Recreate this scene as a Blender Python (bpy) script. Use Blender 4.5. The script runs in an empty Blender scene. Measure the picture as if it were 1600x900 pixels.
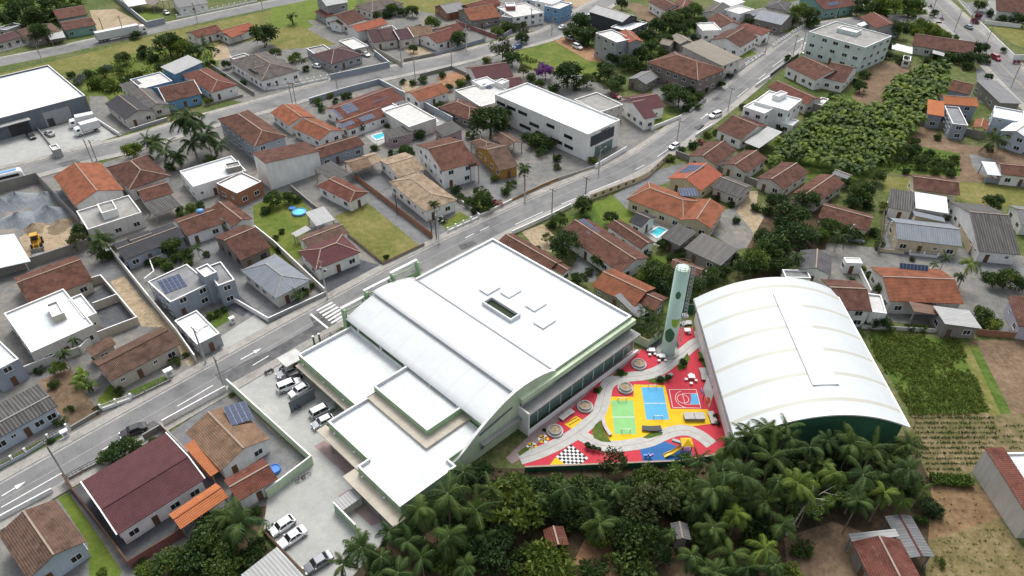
import bpy, bmesh, math, random
from mathutils import Vector, Matrix
R = math.radians
rng = random.Random(7)
sc = bpy.context.scene
col = sc.collection

# ------------------------------------------------------------------ camera, sky, sun, exposure
CAM_H, FOC, PITCH = 95.0, 1109.0, R(38)
cam = bpy.data.cameras.new('drone_camera'); camo = bpy.data.objects.new('drone_camera', cam); col.objects.link(camo)
camo.location = (0, 0, CAM_H); camo.rotation_euler = (R(90) - PITCH, 0, 0)
cam.sensor_width = 36.0; cam.lens = 36.0 * FOC / 1600.0; cam.clip_start = 1.0; cam.clip_end = 3000.0
sc.camera = camo
world = bpy.data.worlds.new('World'); sc.world = world; world.use_nodes = True
wn = world.node_tree
SUN_EL, SUN_AZ = R(56), R(4)         # azimuth measured from +Y (straight ahead) towards -X
sky = wn.nodes.new('ShaderNodeTexSky'); sky.sky_type = 'NISHITA'; sky.sun_disc = False
sky.sun_elevation = SUN_EL; sky.sun_rotation = SUN_AZ; sky.air_density = 1.0; sky.dust_density = 5.0; sky.ozone_density = 1.0
bg = wn.nodes['Background']; bg.inputs['Strength'].default_value = 0.15
hs_ = wn.nodes.new('ShaderNodeHueSaturation'); hs_.inputs['Saturation'].default_value = 0.35      # thin high cloud
wn.links.new(sky.outputs[0], hs_.inputs['Color']); wn.links.new(hs_.outputs[0], bg.inputs['Color'])
sun = bpy.data.lights.new('sun', 'SUN'); suno = bpy.data.objects.new('sun', sun); col.objects.link(suno)
sun.energy = 1.05; sun.angle = R(20); sun.color = (1.0, 0.97, 0.92)
sd = Vector((math.sin(SUN_AZ) * math.cos(SUN_EL), math.cos(SUN_AZ) * math.cos(SUN_EL), math.sin(SUN_EL)))
suno.rotation_euler = sd.to_track_quat('Z', 'Y').to_euler(); suno.location = sd * 200
sc.view_settings.view_transform = 'Standard'; sc.view_settings.look = 'None'
sc.view_settings.exposure = 0.62; sc.view_settings.gamma = 1.0; sc.view_settings.use_curve_mapping = False
sc.cycles.max_bounces = 4; sc.cycles.diffuse_bounces = 3; sc.cycles.glossy_bounces = 2; sc.cycles.transparent_max_bounces = 4
sc.cycles.use_denoising = True

# ------------------------------------------------------------------ survey: a pixel of the photograph -> the place it shows
CS, CC = math.sin(PITCH), math.cos(PITCH)
def P(x, y, z=0.0):
    rx = (x - 800) / FOC; ry = (y - 450) / FOC
    t = (z - CAM_H) / (-CS - ry * CC)
    return Vector((rx * t, (CC - ry * CS) * t, z))
def pix(p):
    y, z = p[1], p[2] - CAM_H
    f = y * CC - z * CS; u = y * CS + z * CC
    return 800 + FOC * p[0] / f, 450 - FOC * u / f
def depth(p): return p[1] * CC - (p[2] - CAM_H) * CS

# ------------------------------------------------------------------ materials
MATS = {}
def _mat(name, rough=0.8, spec=0.3):
    m = bpy.data.materials.new(name); m.use_nodes = True
    b = m.node_tree.nodes['Principled BSDF']
    b.inputs['Roughness'].default_value = rough; b.inputs['Specular IOR Level'].default_value = spec
    MATS[name] = m
    return m, m.node_tree.nodes, m.node_tree.links, b
def _noise(n, l, scale, detail=4, vec=None, rough=0.6):
    t = n.new('ShaderNodeTexNoise'); t.inputs['Scale'].default_value = scale; t.inputs['Detail'].default_value = detail
    t.inputs['Roughness'].default_value = rough
    if vec: l.new(vec, t.inputs['Vector'])
    return t
def _ramp(n, l, fac, stops):
    r = n.new('ShaderNodeValToRGB'); e = r.color_ramp.elements
    while len(e) < len(stops): e.new(0.5)
    for k, (p, c) in enumerate(stops):
        e[k].position = p; e[k].color = (*c, 1)
    l.new(fac, r.inputs[0]); return r
def _mix(n, l, fac, a, b, mode='MIX'):
    x = n.new('ShaderNodeMix'); x.data_type = 'RGBA'; x.blend_type = mode
    for s, v in ((0, fac), (6, a), (7, b)):
        if hasattr(v, 'links'): l.new(v, x.inputs[s])
        elif s == 0: x.inputs[s].default_value = v
        else: x.inputs[s].default_value = (*v, 1)
    return x.outputs[2]
def sc3(c, f): return tuple(min(1, x * f) for x in c)
def plain(name, c, rough=0.7, spec=0.3, var=0.18, scale=0.6, metal=0.0, fine=6.0):
    """painted / cast surface: broad uneven tone and fine grain, a little grime"""
    m, n, l, b = _mat(name, rough, spec)
    tc = n.new('ShaderNodeTexCoord'); o = tc.outputs['Object']
    a = _noise(n, l, scale, 5, o); f = _noise(n, l, fine, 3, o)
    r = _ramp(n, l, a.outputs[0], [(0.3, sc3(c, 1 - var)), (0.7, sc3(c, 1 + var * 0.6))])
    r2 = _ramp(n, l, f.outputs[0], [(0.3, (0.86,) * 3), (0.7, (1.0,) * 3)])
    l.new(_mix(n, l, 1.0, r.outputs[0], r2.outputs[0], 'MULTIPLY'), b.inputs['Base Color'])
    b.inputs['Metallic'].default_value = metal
    return m
def wallmat(name, c, grime=0.16):
    """rendered wall with rain streaks running down and a splash-dirty foot"""
    m, n, l, b = _mat(name, 0.85, 0.2)
    tc = n.new('ShaderNodeTexCoord'); mp = n.new('ShaderNodeMapping'); mp.inputs['Scale'].default_value = (1.3, 1.3, 0.12)
    l.new(tc.outputs['Object'], mp.inputs['Vector'])
    s = _noise(n, l, 1.4, 5, mp.outputs[0]); a = _noise(n, l, 0.35, 4, tc.outputs['Object'])
    r = _ramp(n, l, s.outputs[0], [(0.25, sc3(c, 1 - grime)), (0.6, c)])
    r2 = _ramp(n, l, a.outputs[0], [(0.3, (0.84, 0.83, 0.8)), (0.65, (1, 1, 1))])
    l.new(_mix(n, l, 1.0, r.outputs[0], r2.outputs[0], 'MULTIPLY'), b.inputs['Base Color'])
    return m
def tilemat(name, c, c2, dirt=0.5, row=0.36, colw=0.27, lich=(0.23, 0.21, 0.17)):
    """clay roof tiles: rows and pans from the UVs (metres), weathering blotches, lichen"""
    m, n, l, b = _mat(name, 0.85, 0.2)
    uv = n.new('ShaderNodeUVMap'); sp = n.new('ShaderNodeSeparateXYZ'); l.new(uv.outputs[0], sp.inputs[0])
    tc = n.new('ShaderNodeTexCoord'); oi = n.new('ShaderNodeObjectInfo')
    off = n.new('ShaderNodeVectorMath'); off.operation = 'MULTIPLY_ADD'
    l.new(oi.outputs['Random'], off.inputs[0]); off.inputs[1].default_value = (37, 53, 0); l.new(tc.outputs['Object'], off.inputs[2])
    big = _noise(n, l, 0.5, 6, off.outputs[0], 0.7); mid = _noise(n, l, 2.6, 4, off.outputs[0], 0.7)
    base = _mix(n, l, mid.outputs[0], c, c2)
    rr = _ramp(n, l, big.outputs[0], [(0.36, (1 - dirt,) * 3), (0.56, (1,) * 3), (0.8, (1.12,) * 3)])
    base = _mix(n, l, 1.0, base, rr.outputs[0], 'MULTIPLY')
    li = _noise(n, l, 1.1, 5, off.outputs[0], 0.75)
    lr = _ramp(n, l, li.outputs[0], [(0.56, (0,) * 3), (0.72, (0.5,) * 3)])
    base = _mix(n, l, lr.outputs[0], base, lich)
    # rows and pans darken in the hollows of the bump wave
    def wave(s, per):
        mm = n.new('ShaderNodeMath'); mm.operation = 'MULTIPLY'; mm.inputs[1].default_value = 2 * math.pi / per; l.new(s, mm.inputs[0])
        si = n.new('ShaderNodeMath'); si.operation = 'SINE'; l.new(mm.outputs[0], si.inputs[0]); return si.outputs[0]
    wv = wave(sp.outputs[1], row); wu = wave(sp.outputs[0], colw)
    add = n.new('ShaderNodeMath'); add.operation = 'ADD'; l.new(wv, add.inputs[0]); l.new(wu, add.inputs[1])
    rg = _ramp(n, l, add.outputs[0], [(0.0, (0.62,) * 3), (0.6, (1.0,) * 3)])
    base = _mix(n, l, 0.55, base, _mix(n, l, 1.0, base, rg.outputs[0], 'MULTIPLY'))
    ra = _ramp(n, l, oi.outputs['Random'], [(0.0, (0.86, 0.84, 0.84)), (0.5, (1, 1, 1)), (1.0, (1.1, 1.03, 0.97))])
    base = _mix(n, l, 1.0, base, ra.outputs[0], 'MULTIPLY')
    l.new(base, b.inputs['Base Color'])
    bp = n.new('ShaderNodeBump'); bp.inputs['Strength'].default_value = 0.5; bp.inputs['Distance'].default_value = 0.05
    l.new(add.outputs[0], bp.inputs['Height']); l.new(bp.outputs[0], b.inputs['Normal'])
    return m
def sheetmat(name, c, per=0.35, streak=0.3, rough=0.6, metal=0.0, contrast=0.8):
    """corrugated / trapezoid sheet roof with streaks down the slope"""
    m, n, l, b = _mat(name, rough, 0.3)
    uv = n.new('ShaderNodeUVMap'); sp = n.new('ShaderNodeSeparateXYZ'); l.new(uv.outputs[0], sp.inputs[0])
    mp = n.new('ShaderNodeMapping'); mp.inputs['Scale'].default_value = (1.2, 0.13, 1); l.new(uv.outputs[0], mp.inputs[0])
    s = _noise(n, l, 1.0, 6, mp.outputs[0], 0.7); a = _noise(n, l, 0.3, 4, uv.outputs[0])
    r = _ramp(n, l, s.outputs[0], [(0.33, sc3(c, 1 - streak)), (0.66, sc3(c, 1.06))])
    r2 = _ramp(n, l, a.outputs[0], [(0.35, (0.88,) * 3), (0.6, (1,) * 3)])
    base = _mix(n, l, 1.0, r.outputs[0], r2.outputs[0], 'MULTIPLY')
    mm = n.new('ShaderNodeMath'); mm.operation = 'MULTIPLY'; mm.inputs[1].default_value = 2 * math.pi / per; l.new(sp.outputs[0], mm.inputs[0])
    si = n.new('ShaderNodeMath'); si.operation = 'SINE'; l.new(mm.outputs[0], si.inputs[0])
    rg = _ramp(n, l, si.outputs[0], [(0.0, (contrast,) * 3), (0.5, (1,) * 3)])
    l.new(_mix(n, l, 1.0, base, rg.outputs[0], 'MULTIPLY'), b.inputs['Base Color'])
    bp = n.new('ShaderNodeBump'); bp.inputs['Strength'].default_value = 0.4; bp.inputs['Distance'].default_value = 0.04
    l.new(si.outputs[0], bp.inputs['Height']); l.new(bp.outputs[0], b.inputs['Normal'])
    b.inputs['Metallic'].default_value = metal
    return m
def groundmat(name, stops, scale=0.12, fine=1.6, rough=0.95, grain=0.35, bump=0.3, mid=0.6, weeds=0.0):
    m, n, l, b = _mat(name, rough, 0.15)
    tc = n.new('ShaderNodeTexCoord'); o = tc.outputs['Object']
    a = _noise(n, l, scale, 8, o, 0.65); f = _noise(n, l, fine, 5, o, 0.7); g = _noise(n, l, mid, 4, o, 0.6)
    mm = n.new('ShaderNodeMath'); mm.operation = 'MULTIPLY_ADD'; mm.inputs[1].default_value = 0.45
    l.new(g.outputs[0], mm.inputs[0])
    sub = n.new('ShaderNodeMath'); sub.operation = 'MULTIPLY'; sub.inputs[1].default_value = 0.55; l.new(a.outputs[0], sub.inputs[0])
    l.new(sub.outputs[0], mm.inputs[2])
    r = _ramp(n, l, mm.outputs[0], stops)
    r2 = _ramp(n, l, f.outputs[0], [(0.3, (1 - grain,) * 3), (0.68, (1 + grain * 0.35,) * 3)])
    base = r.outputs[0]
    if weeds:      # moss, weeds and soil creeping over the paving
        wd_ = _noise(n, l, 0.22, 9, o, 0.72); wr = _ramp(n, l, wd_.outputs[0], [(0.56, (0,) * 3), (0.66, (weeds,) * 3)]); base = _mix(n, l, wr.outputs[0], base, _mix(n, l, g.outputs[0], (0.06, 0.085, 0.025), (0.17, 0.13, 0.085)))
    l.new(_mix(n, l, 1.0, base, r2.outputs[0], 'MULTIPLY'), b.inputs['Base Color'])
    if bump:
        bp = n.new('ShaderNodeBump'); bp.inputs['Strength'].default_value = bump; bp.inputs['Distance'].default_value = 0.15
        l.new(f.outputs[0], bp.inputs['Height']); l.new(bp.outputs[0], b.inputs['Normal'])
    return m
def leafmat(name, dark, light, tint=0.25):
    """leaf clumps: every clump carries its own tone (young and old leaves), every plant its own hue"""
    m, n, l, b = _mat(name, 0.6, 0.25)
    at = n.new('ShaderNodeAttribute'); at.attribute_name = 'tone'
    oi = n.new('ShaderNodeObjectInfo')
    r = _ramp(n, l, at.outputs['Fac'], [(0.0, dark), (1.0, light)])
    ra = _ramp(n, l, oi.outputs['Random'], [(0.0, (1 - tint, 1 - tint * 0.7, 1 - tint * 0.4)), (0.5, (1, 1, 1)), (1.0, (1 + tint, 1 + tint * 0.55, 1))])
    c = _mix(n, l, 1.0, r.outputs[0], ra.outputs[0], 'MULTIPLY')
    l.new(c, b.inputs['Base Color'])
    tr = n.new('ShaderNodeBsdfTranslucent'); l.new(c, tr.inputs['Color'])
    ms = n.new('ShaderNodeMixShader'); ms.inputs[0].default_value = 0.3
    l.new(b.outputs[0], ms.inputs[1]); l.new(tr.outputs[0], ms.inputs[2])
    l.new(ms.outputs[0], n['Material Output'].inputs['Surface'])
    return m

tilemat('tile_brown', (0.150, 0.067, 0.047), (0.115, 0.055, 0.042))
tilemat('tile_red', (0.185, 0.066, 0.047), (0.132, 0.053, 0.041), 0.42)
tilemat('tile_orange', (0.305, 0.115, 0.062), (0.255, 0.095, 0.052), 0.4, lich=(0.2, 0.12, 0.08))
tilemat('tile_bright', (0.46, 0.17, 0.07), (0.40, 0.145, 0.065), 0.15, lich=(0.40, 0.16, 0.07))
tilemat('tile_salmon', (0.36, 0.115, 0.07), (0.31, 0.10, 0.062), 0.22, lich=(0.3, 0.12, 0.08))
tilemat('tile_maroon', (0.120, 0.048, 0.052), (0.100, 0.043, 0.047), 0.18, lich=(0.11, 0.06, 0.06))
tilemat('tile_wine', (0.105, 0.058, 0.064), (0.088, 0.052, 0.058), 0.25, lich=(0.11, 0.08, 0.08))
tilemat('tile_tan', (0.46, 0.36, 0.25), (0.36, 0.27, 0.18), 0.45, lich=(0.12, 0.09, 0.07))
tilemat('tile_dry', (0.25, 0.17, 0.115), (0.19, 0.125, 0.085), 0.4, lich=(0.3, 0.25, 0.19))
tilemat('tile_old', (0.175, 0.105, 0.077), (0.125, 0.078, 0.06), 0.5, lich=(0.24, 0.19, 0.14))
tilemat('tile_slate', (0.060, 0.062, 0.072), (0.050, 0.052, 0.060), 0.2, lich=(0.08, 0.08, 0.09))
tilemat('tile_grey', (0.145, 0.145, 0.15), (0.115, 0.115, 0.12), 0.35, lich=(0.2, 0.2, 0.19))
tilemat('tile_stone', (0.17, 0.15, 0.135), (0.12, 0.108, 0.10), 0.5, lich=(0.25, 0.23, 0.2))
sheetmat('sheet_white', (0.62, 0.65, 0.67), 0.9, 0.10, 0.5, contrast=0.95)
sheetmat('sheet_pale', (0.42, 0.43, 0.42), 0.5, 0.25)
sheetmat('sheet_grey', (0.20, 0.205, 0.21), 0.45, 0.4)
sheetmat('sheet_blue', (0.21, 0.235, 0.27), 0.5, 0.25)
sheetmat('sheet_dark', (0.115, 0.11, 0.105), 0.4, 0.5)
sheetmat('fibre_old', (0.155, 0.15, 0.145), 0.55, 0.6, 0.9, contrast=0.55)
sheetmat('fibre_tan', (0.30, 0.27, 0.22), 0.5, 0.35, 0.9)
sheetmat('sheet_rust', (0.24, 0.14, 0.10), 0.4, 0.6)
plain('roof_white', (0.62, 0.645, 0.65), 0.7, 0.2, 0.10, 0.22, fine=2.0)
plain('roof_pale', (0.55, 0.55, 0.53), 0.8, 0.2, 0.18, 0.5)
plain('roof_concrete', (0.30, 0.295, 0.28), 0.9, 0.2, 0.3, 0.4)
plain('roof_grey', (0.24, 0.245, 0.25), 0.9, 0.2, 0.3, 0.4)
_n, _l = MATS['roof_white'].node_tree.nodes, MATS['roof_white'].node_tree.links; _b = _n['Principled BSDF']; _o = _b.inputs['Base Color'].links[0].from_socket
_t = _n.new('ShaderNodeTexCoord'); _k = _n.new('ShaderNodeTexBrick'); _k.inputs['Scale'].default_value = 1; _k.inputs['Brick Width'].default_value = 6.0; _k.inputs['Row Height'].default_value = 1.5; _k.inputs['Mortar Size'].default_value = 0.035
_k.inputs['Color1'].default_value = (1, 1, 1, 1); _k.inputs['Color2'].default_value = (.965, .97, .975, 1); _k.inputs['Mortar'].default_value = (.86, .87, .88, 1); _l.new(_t.outputs['Object'], _k.inputs['Vector']); _l.new(_mix(_n, _l, 1.0, _o, _k.outputs[0], 'MULTIPLY'), _b.inputs['Base Color'])
for nm, c in dict(white=(0.80, 0.80, 0.785), offwhite=(0.58, 0.56, 0.52), cream=(0.60, 0.53, 0.38), beige=(0.47, 0.43, 0.36), grey=(0.34, 0.35, 0.36),
                  bluegrey=(0.30, 0.34, 0.40), steel=(0.15, 0.175, 0.20), teal=(0.20, 0.36, 0.33), mint=(0.56, 0.66, 0.63), blue=(0.17, 0.33, 0.52), paleblue=(0.44, 0.51, 0.60),
                  yellow=(0.38, 0.215, 0.06), pink=(0.42, 0.30, 0.33), brickwall=(0.33, 0.16, 0.10), wood=(0.20, 0.18, 0.16), green=(0.32, 0.46, 0.28), palegreen=(0.52, 0.63, 0.46),
                  darkgreen=(0.05, 0.155, 0.09), raw=(0.25, 0.235, 0.215), darkgrey=(0.07, 0.075, 0.085), lilac=(0.45, 0.43, 0.50), rosewall=(0.30, 0.13, 0.12), red=(0.45, 0.05, 0.06)).items():
    wallmat('wall_' + nm, c)
plain('trim_white', (0.78, 0.78, 0.77), 0.6, 0.3, 0.06)
plain('trim_cream', (0.33, 0.265, 0.21), 0.85, 0.2, 0.2)
plain('trim_grey', (0.30, 0.30, 0.29), 0.8, 0.2, 0.2)
plain('trim_dark', (0.05, 0.05, 0.055), 0.6, 0.3, 0.2)
plain('trim_brown', (0.11, 0.06, 0.04), 0.8, 0.2, 0.2)
plain('concrete', (0.33, 0.325, 0.31), 0.9, 0.2, 0.22, 0.8)
plain('concrete_pale', (0.47, 0.465, 0.44), 0.9, 0.2, 0.15, 0.8)
plain('metal_grey', (0.30, 0.31, 0.32), 0.5, 0.4, 0.1)
plain('metal_dark', (0.06, 0.06, 0.065), 0.5, 0.4, 0.1)
plain('timber', (0.22, 0.15, 0.10), 0.85, 0.2, 0.3)
plain('trunk', (0.13, 0.10, 0.075), 0.95, 0.1, 0.35, 2.0)
plain('palm_trunk', (0.25, 0.22, 0.185), 0.95, 0.1, 0.3, 2.0)
plain('white_bark', (0.50, 0.47, 0.42), 0.9, 0.1, 0.25, 2.0)
plain('door_wood', (0.14, 0.075, 0.045), 0.7, 0.3, 0.25)
plain('gate_white', (0.62, 0.63, 0.63), 0.6, 0.3, 0.06)
plain('tank_blue', (0.10, 0.27, 0.50), 0.5, 0.4, 0.1)
plain('plastic_white', (0.78, 0.78, 0.78), 0.45, 0.4, 0.04)
plain('plastic_yellow', (0.80, 0.50, 0.02), 0.4, 0.4, 0.06)
plain('plastic_red', (0.60, 0.04, 0.04), 0.4, 0.4, 0.06)
plain('plastic_blue', (0.04, 0.20, 0.60), 0.4, 0.4, 0.06)
plain('plastic_purple', (0.40, 0.22, 0.52), 0.4, 0.4, 0.06)
plain('loader_yellow', (0.55, 0.30, 0.03), 0.5, 0.4, 0.2)
plain('tyre', (0.02, 0.02, 0.02), 0.9, 0.2, 0.1)
plain('rim', (0.42, 0.43, 0.45), 0.35, 0.5, 0.05, metal=0.6)
plain('lamp_glass', (0.75, 0.77, 0.78), 0.2, 0.5, 0.03)
plain('tail_red', (0.40, 0.015, 0.015), 0.3, 0.5, 0.05)
m, n, l, b = _mat('glass', 0.12, 0.5); b.inputs['Base Color'].default_value = (0.018, 0.022, 0.026, 1)
m, n, l, b = _mat('glass_green', 0.15, 0.5); b.inputs['Base Color'].default_value = (0.10, 0.17, 0.16, 1)
m, n, l, b = _mat('solar_cell', 0.5, 0.12)
uv = n.new('ShaderNodeUVMap'); br = n.new('ShaderNodeTexBrick'); br.offset = 0
br.inputs['Color1'].default_value = (0.030, 0.050, 0.115, 1); br.inputs['Color2'].default_value = (0.036, 0.058, 0.125, 1); br.inputs['Mortar'].default_value = (0.10, 0.11, 0.13, 1)
br.inputs['Scale'].default_value = 1.0; br.inputs['Mortar Size'].default_value = 0.012; br.inputs['Brick Width'].default_value = 0.17; br.inputs['Row Height'].default_value = 0.17
l.new(uv.outputs[0], br.inputs['Vector']); l.new(br.outputs[0], b.inputs['Base Color'])
m, n, l, b = _mat('pool_water', 0.08, 0.5)
tc = n.new('ShaderNodeTexCoord'); nz = _noise(n, l, 1.2, 2, tc.outputs['Object'])
rp = _ramp(n, l, nz.outputs[0], [(0.35, (0.05, 0.42, 0.50)), (0.7, (0.10, 0.55, 0.62))]); l.new(rp.outputs[0], b.inputs['Base Color'])
bp = n.new('ShaderNodeBump'); bp.inputs['Strength'].default_value = 0.1; l.new(nz.outputs[0], bp.inputs['Height']); l.new(bp.outputs[0], b.inputs['Normal'])

groundmat('ground', [(0.34, (0.045, 0.075, 0.018)), (0.46, (0.08, 0.112, 0.03)), (0.55, (0.125, 0.135, 0.055)), (0.66, (0.19, 0.15, 0.09))], 0.05, 1.2)
groundmat('asphalt', [(0.36, (0.125, 0.127, 0.128)), (0.48, (0.18, 0.181, 0.18)), (0.66, (0.235, 0.233, 0.228))], 0.06, 3.0, 0.9, 0.2, 0.05, 0.28)
groundmat('asphalt_new', [(0.38, (0.075, 0.076, 0.080)), (0.6, (0.135, 0.136, 0.138))], 0.15, 3.0, 0.9, 0.14, 0.05)
groundmat('pavement', [(0.36, (0.23, 0.222, 0.20)), (0.5, (0.31, 0.30, 0.275)), (0.65, (0.38, 0.365, 0.33))], 0.12, 2.0, 0.9, 0.2, 0.1)
groundmat('paved_yard', [(0.36, (0.125, 0.13, 0.135)), (0.5, (0.17, 0.175, 0.18)), (0.66, (0.225, 0.225, 0.22))], 0.14, 2.2, 0.9, 0.22, 0.1, weeds=0.5)
groundmat('paved_dark', [(0.36, (0.06, 0.065, 0.075)), (0.62, (0.105, 0.11, 0.118))], 0.2, 2.2, 0.9, 0.2, 0.1)
groundmat('paved_pale', [(0.36, (0.31, 0.315, 0.30)), (0.52, (0.36, 0.365, 0.35)), (0.66, (0.42, 0.42, 0.40))], 0.10, 2.5, 0.9, 0.12, 0.05)
groundmat('paved_rose', [(0.36, (0.26, 0.19, 0.185)), (0.62, (0.34, 0.255, 0.25))], 0.3, 4.0, 0.9, 0.2, 0.05)
groundmat('gravel', [(0.36, (0.13, 0.135, 0.133)), (0.5, (0.182, 0.182, 0.172)), (0.66, (0.28, 0.25, 0.21))], 0.1, 3.0, 0.95, 0.24, weeds=0.6)
groundmat('dirt', [(0.34, (0.105, 0.075, 0.05)), (0.5, (0.18, 0.125, 0.08)), (0.66, (0.26, 0.185, 0.125))], 0.12, 1.6)
groundmat('sand', [(0.36, (0.26, 0.20, 0.13)), (0.5, (0.36, 0.285, 0.19)), (0.64, (0.42, 0.35, 0.25))], 0.2, 1.6)
groundmat('clay', [(0.36, (0.22, 0.12, 0.065)), (0.6, (0.36, 0.21, 0.125))], 0.2, 1.6)
groundmat('lawn', [(0.36, (0.065, 0.11, 0.018)), (0.5, (0.115, 0.15, 0.028)), (0.64, (0.18, 0.18, 0.05))], 0.16, 2.2, grain=0.3)
groundmat('lawn_dry', [(0.36, (0.095, 0.115, 0.026)), (0.5, (0.155, 0.155, 0.045)), (0.66, (0.25, 0.205, 0.09))], 0.12, 2.0, grain=0.3)
groundmat('lawn_fresh', [(0.36, (0.08, 0.13, 0.02)), (0.62, (0.145, 0.185, 0.035))], 0.2, 2.2, grain=0.25)
groundmat('straw', [(0.36, (0.095, 0.085, 0.035)), (0.5, (0.175, 0.14, 0.065)), (0.64, (0.27, 0.21, 0.12))], 0.14, 1.8)
groundmat('tilled', [(0.36, (0.15, 0.092, 0.05)), (0.5, (0.21, 0.135, 0.075)), (0.64, (0.27, 0.18, 0.10))], 0.15, 1.3)
groundmat('field_green', [(0.34, (0.045, 0.085, 0.016)), (0.48, (0.075, 0.125, 0.022)), (0.6, (0.11, 0.15, 0.032)), (0.7, (0.16, 0.15, 0.06))], 0.14, 1.4, grain=0.4)
groundmat('forest_floor', [(0.34, (0.035, 0.032, 0.018)), (0.52, (0.075, 0.055, 0.034)), (0.66, (0.16, 0.105, 0.066))], 0.1, 1.4)
groundmat('crop_soil', [(0.36, (0.085, 0.095, 0.03)), (0.5, (0.16, 0.13, 0.065)), (0.64, (0.24, 0.185, 0.11))], 0.15, 1.6)
groundmat('pile_grey', [(0.34, (0.16, 0.18, 0.20)), (0.5, (0.22, 0.245, 0.265)), (0.66, (0.30, 0.315, 0.325))], 0.12, 2.5)
groundmat('pile_tan', [(0.36, (0.20, 0.155, 0.10)), (0.64, (0.31, 0.25, 0.17))], 0.2, 2.5)
plain('mark_white', (0.72, 0.72, 0.70), 0.8, 0.2, 0.14, 1.5)
plain('mark_worn', (0.40, 0.40, 0.39), 0.9, 0.2, 0.25, 1.2)
plain('mark_yellow', (0.45, 0.40, 0.26), 0.9, 0.2, 0.25, 1.2)
plain('play_red', (0.50, 0.035, 0.055), 0.75, 0.25, 0.10, 0.5)
plain('play_yellow', (0.72, 0.46, 0.012), 0.75, 0.25, 0.10, 0.5)
plain('play_green', (0.24, 0.52, 0.20), 0.75, 0.25, 0.08, 0.5)
plain('play_blue', (0.10, 0.39, 0.66), 0.75, 0.25, 0.08, 0.5)
plain('play_deep', (0.025, 0.125, 0.34), 0.75, 0.25, 0.12, 0.5)
plain('play_black', (0.02, 0.02, 0.022), 0.7, 0.25, 0.1)
plain('play_orange', (0.75, 0.14, 0.03), 0.6, 0.25, 0.08)
plain('tower_mint', (0.50, 0.69, 0.60), 0.5, 0.35, 0.06, 0.4)
plain('drop_dark', (0.035, 0.15, 0.07), 0.5, 0.35, 0.06)
plain('drop_lime', (0.24, 0.40, 0.045), 0.5, 0.35, 0.06)
leafmat('leaf_dark', (0.014, 0.036, 0.010), (0.062, 0.108, 0.024))
leafmat('leaf_mid', (0.022, 0.050, 0.012), (0.085, 0.135, 0.028))
leafmat('leaf_light', (0.040, 0.082, 0.012), (0.155, 0.215, 0.035))
leafmat('leaf_yellow', (0.045, 0.078, 0.010), (0.165, 0.205, 0.030))
leafmat('leaf_olive', (0.035, 0.048, 0.016), (0.110, 0.125, 0.040))
leafmat('leaf_palm', (0.008, 0.024, 0.005), (0.072, 0.125, 0.026))
leafmat('leaf_banana', (0.030, 0.070, 0.010), (0.150, 0.215, 0.032))
leafmat('leaf_purple', (0.075, 0.020, 0.13), (0.20, 0.075, 0.30))
leafmat('leaf_pink', (0.13, 0.03, 0.06), (0.30, 0.09, 0.14))
leafmat('leaf_grass', (0.05, 0.09, 0.014), (0.17, 0.21, 0.045))
leafmat('leaf_silver', (0.09, 0.12, 0.10), (0.19, 0.22, 0.18))
M = MATS

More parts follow.
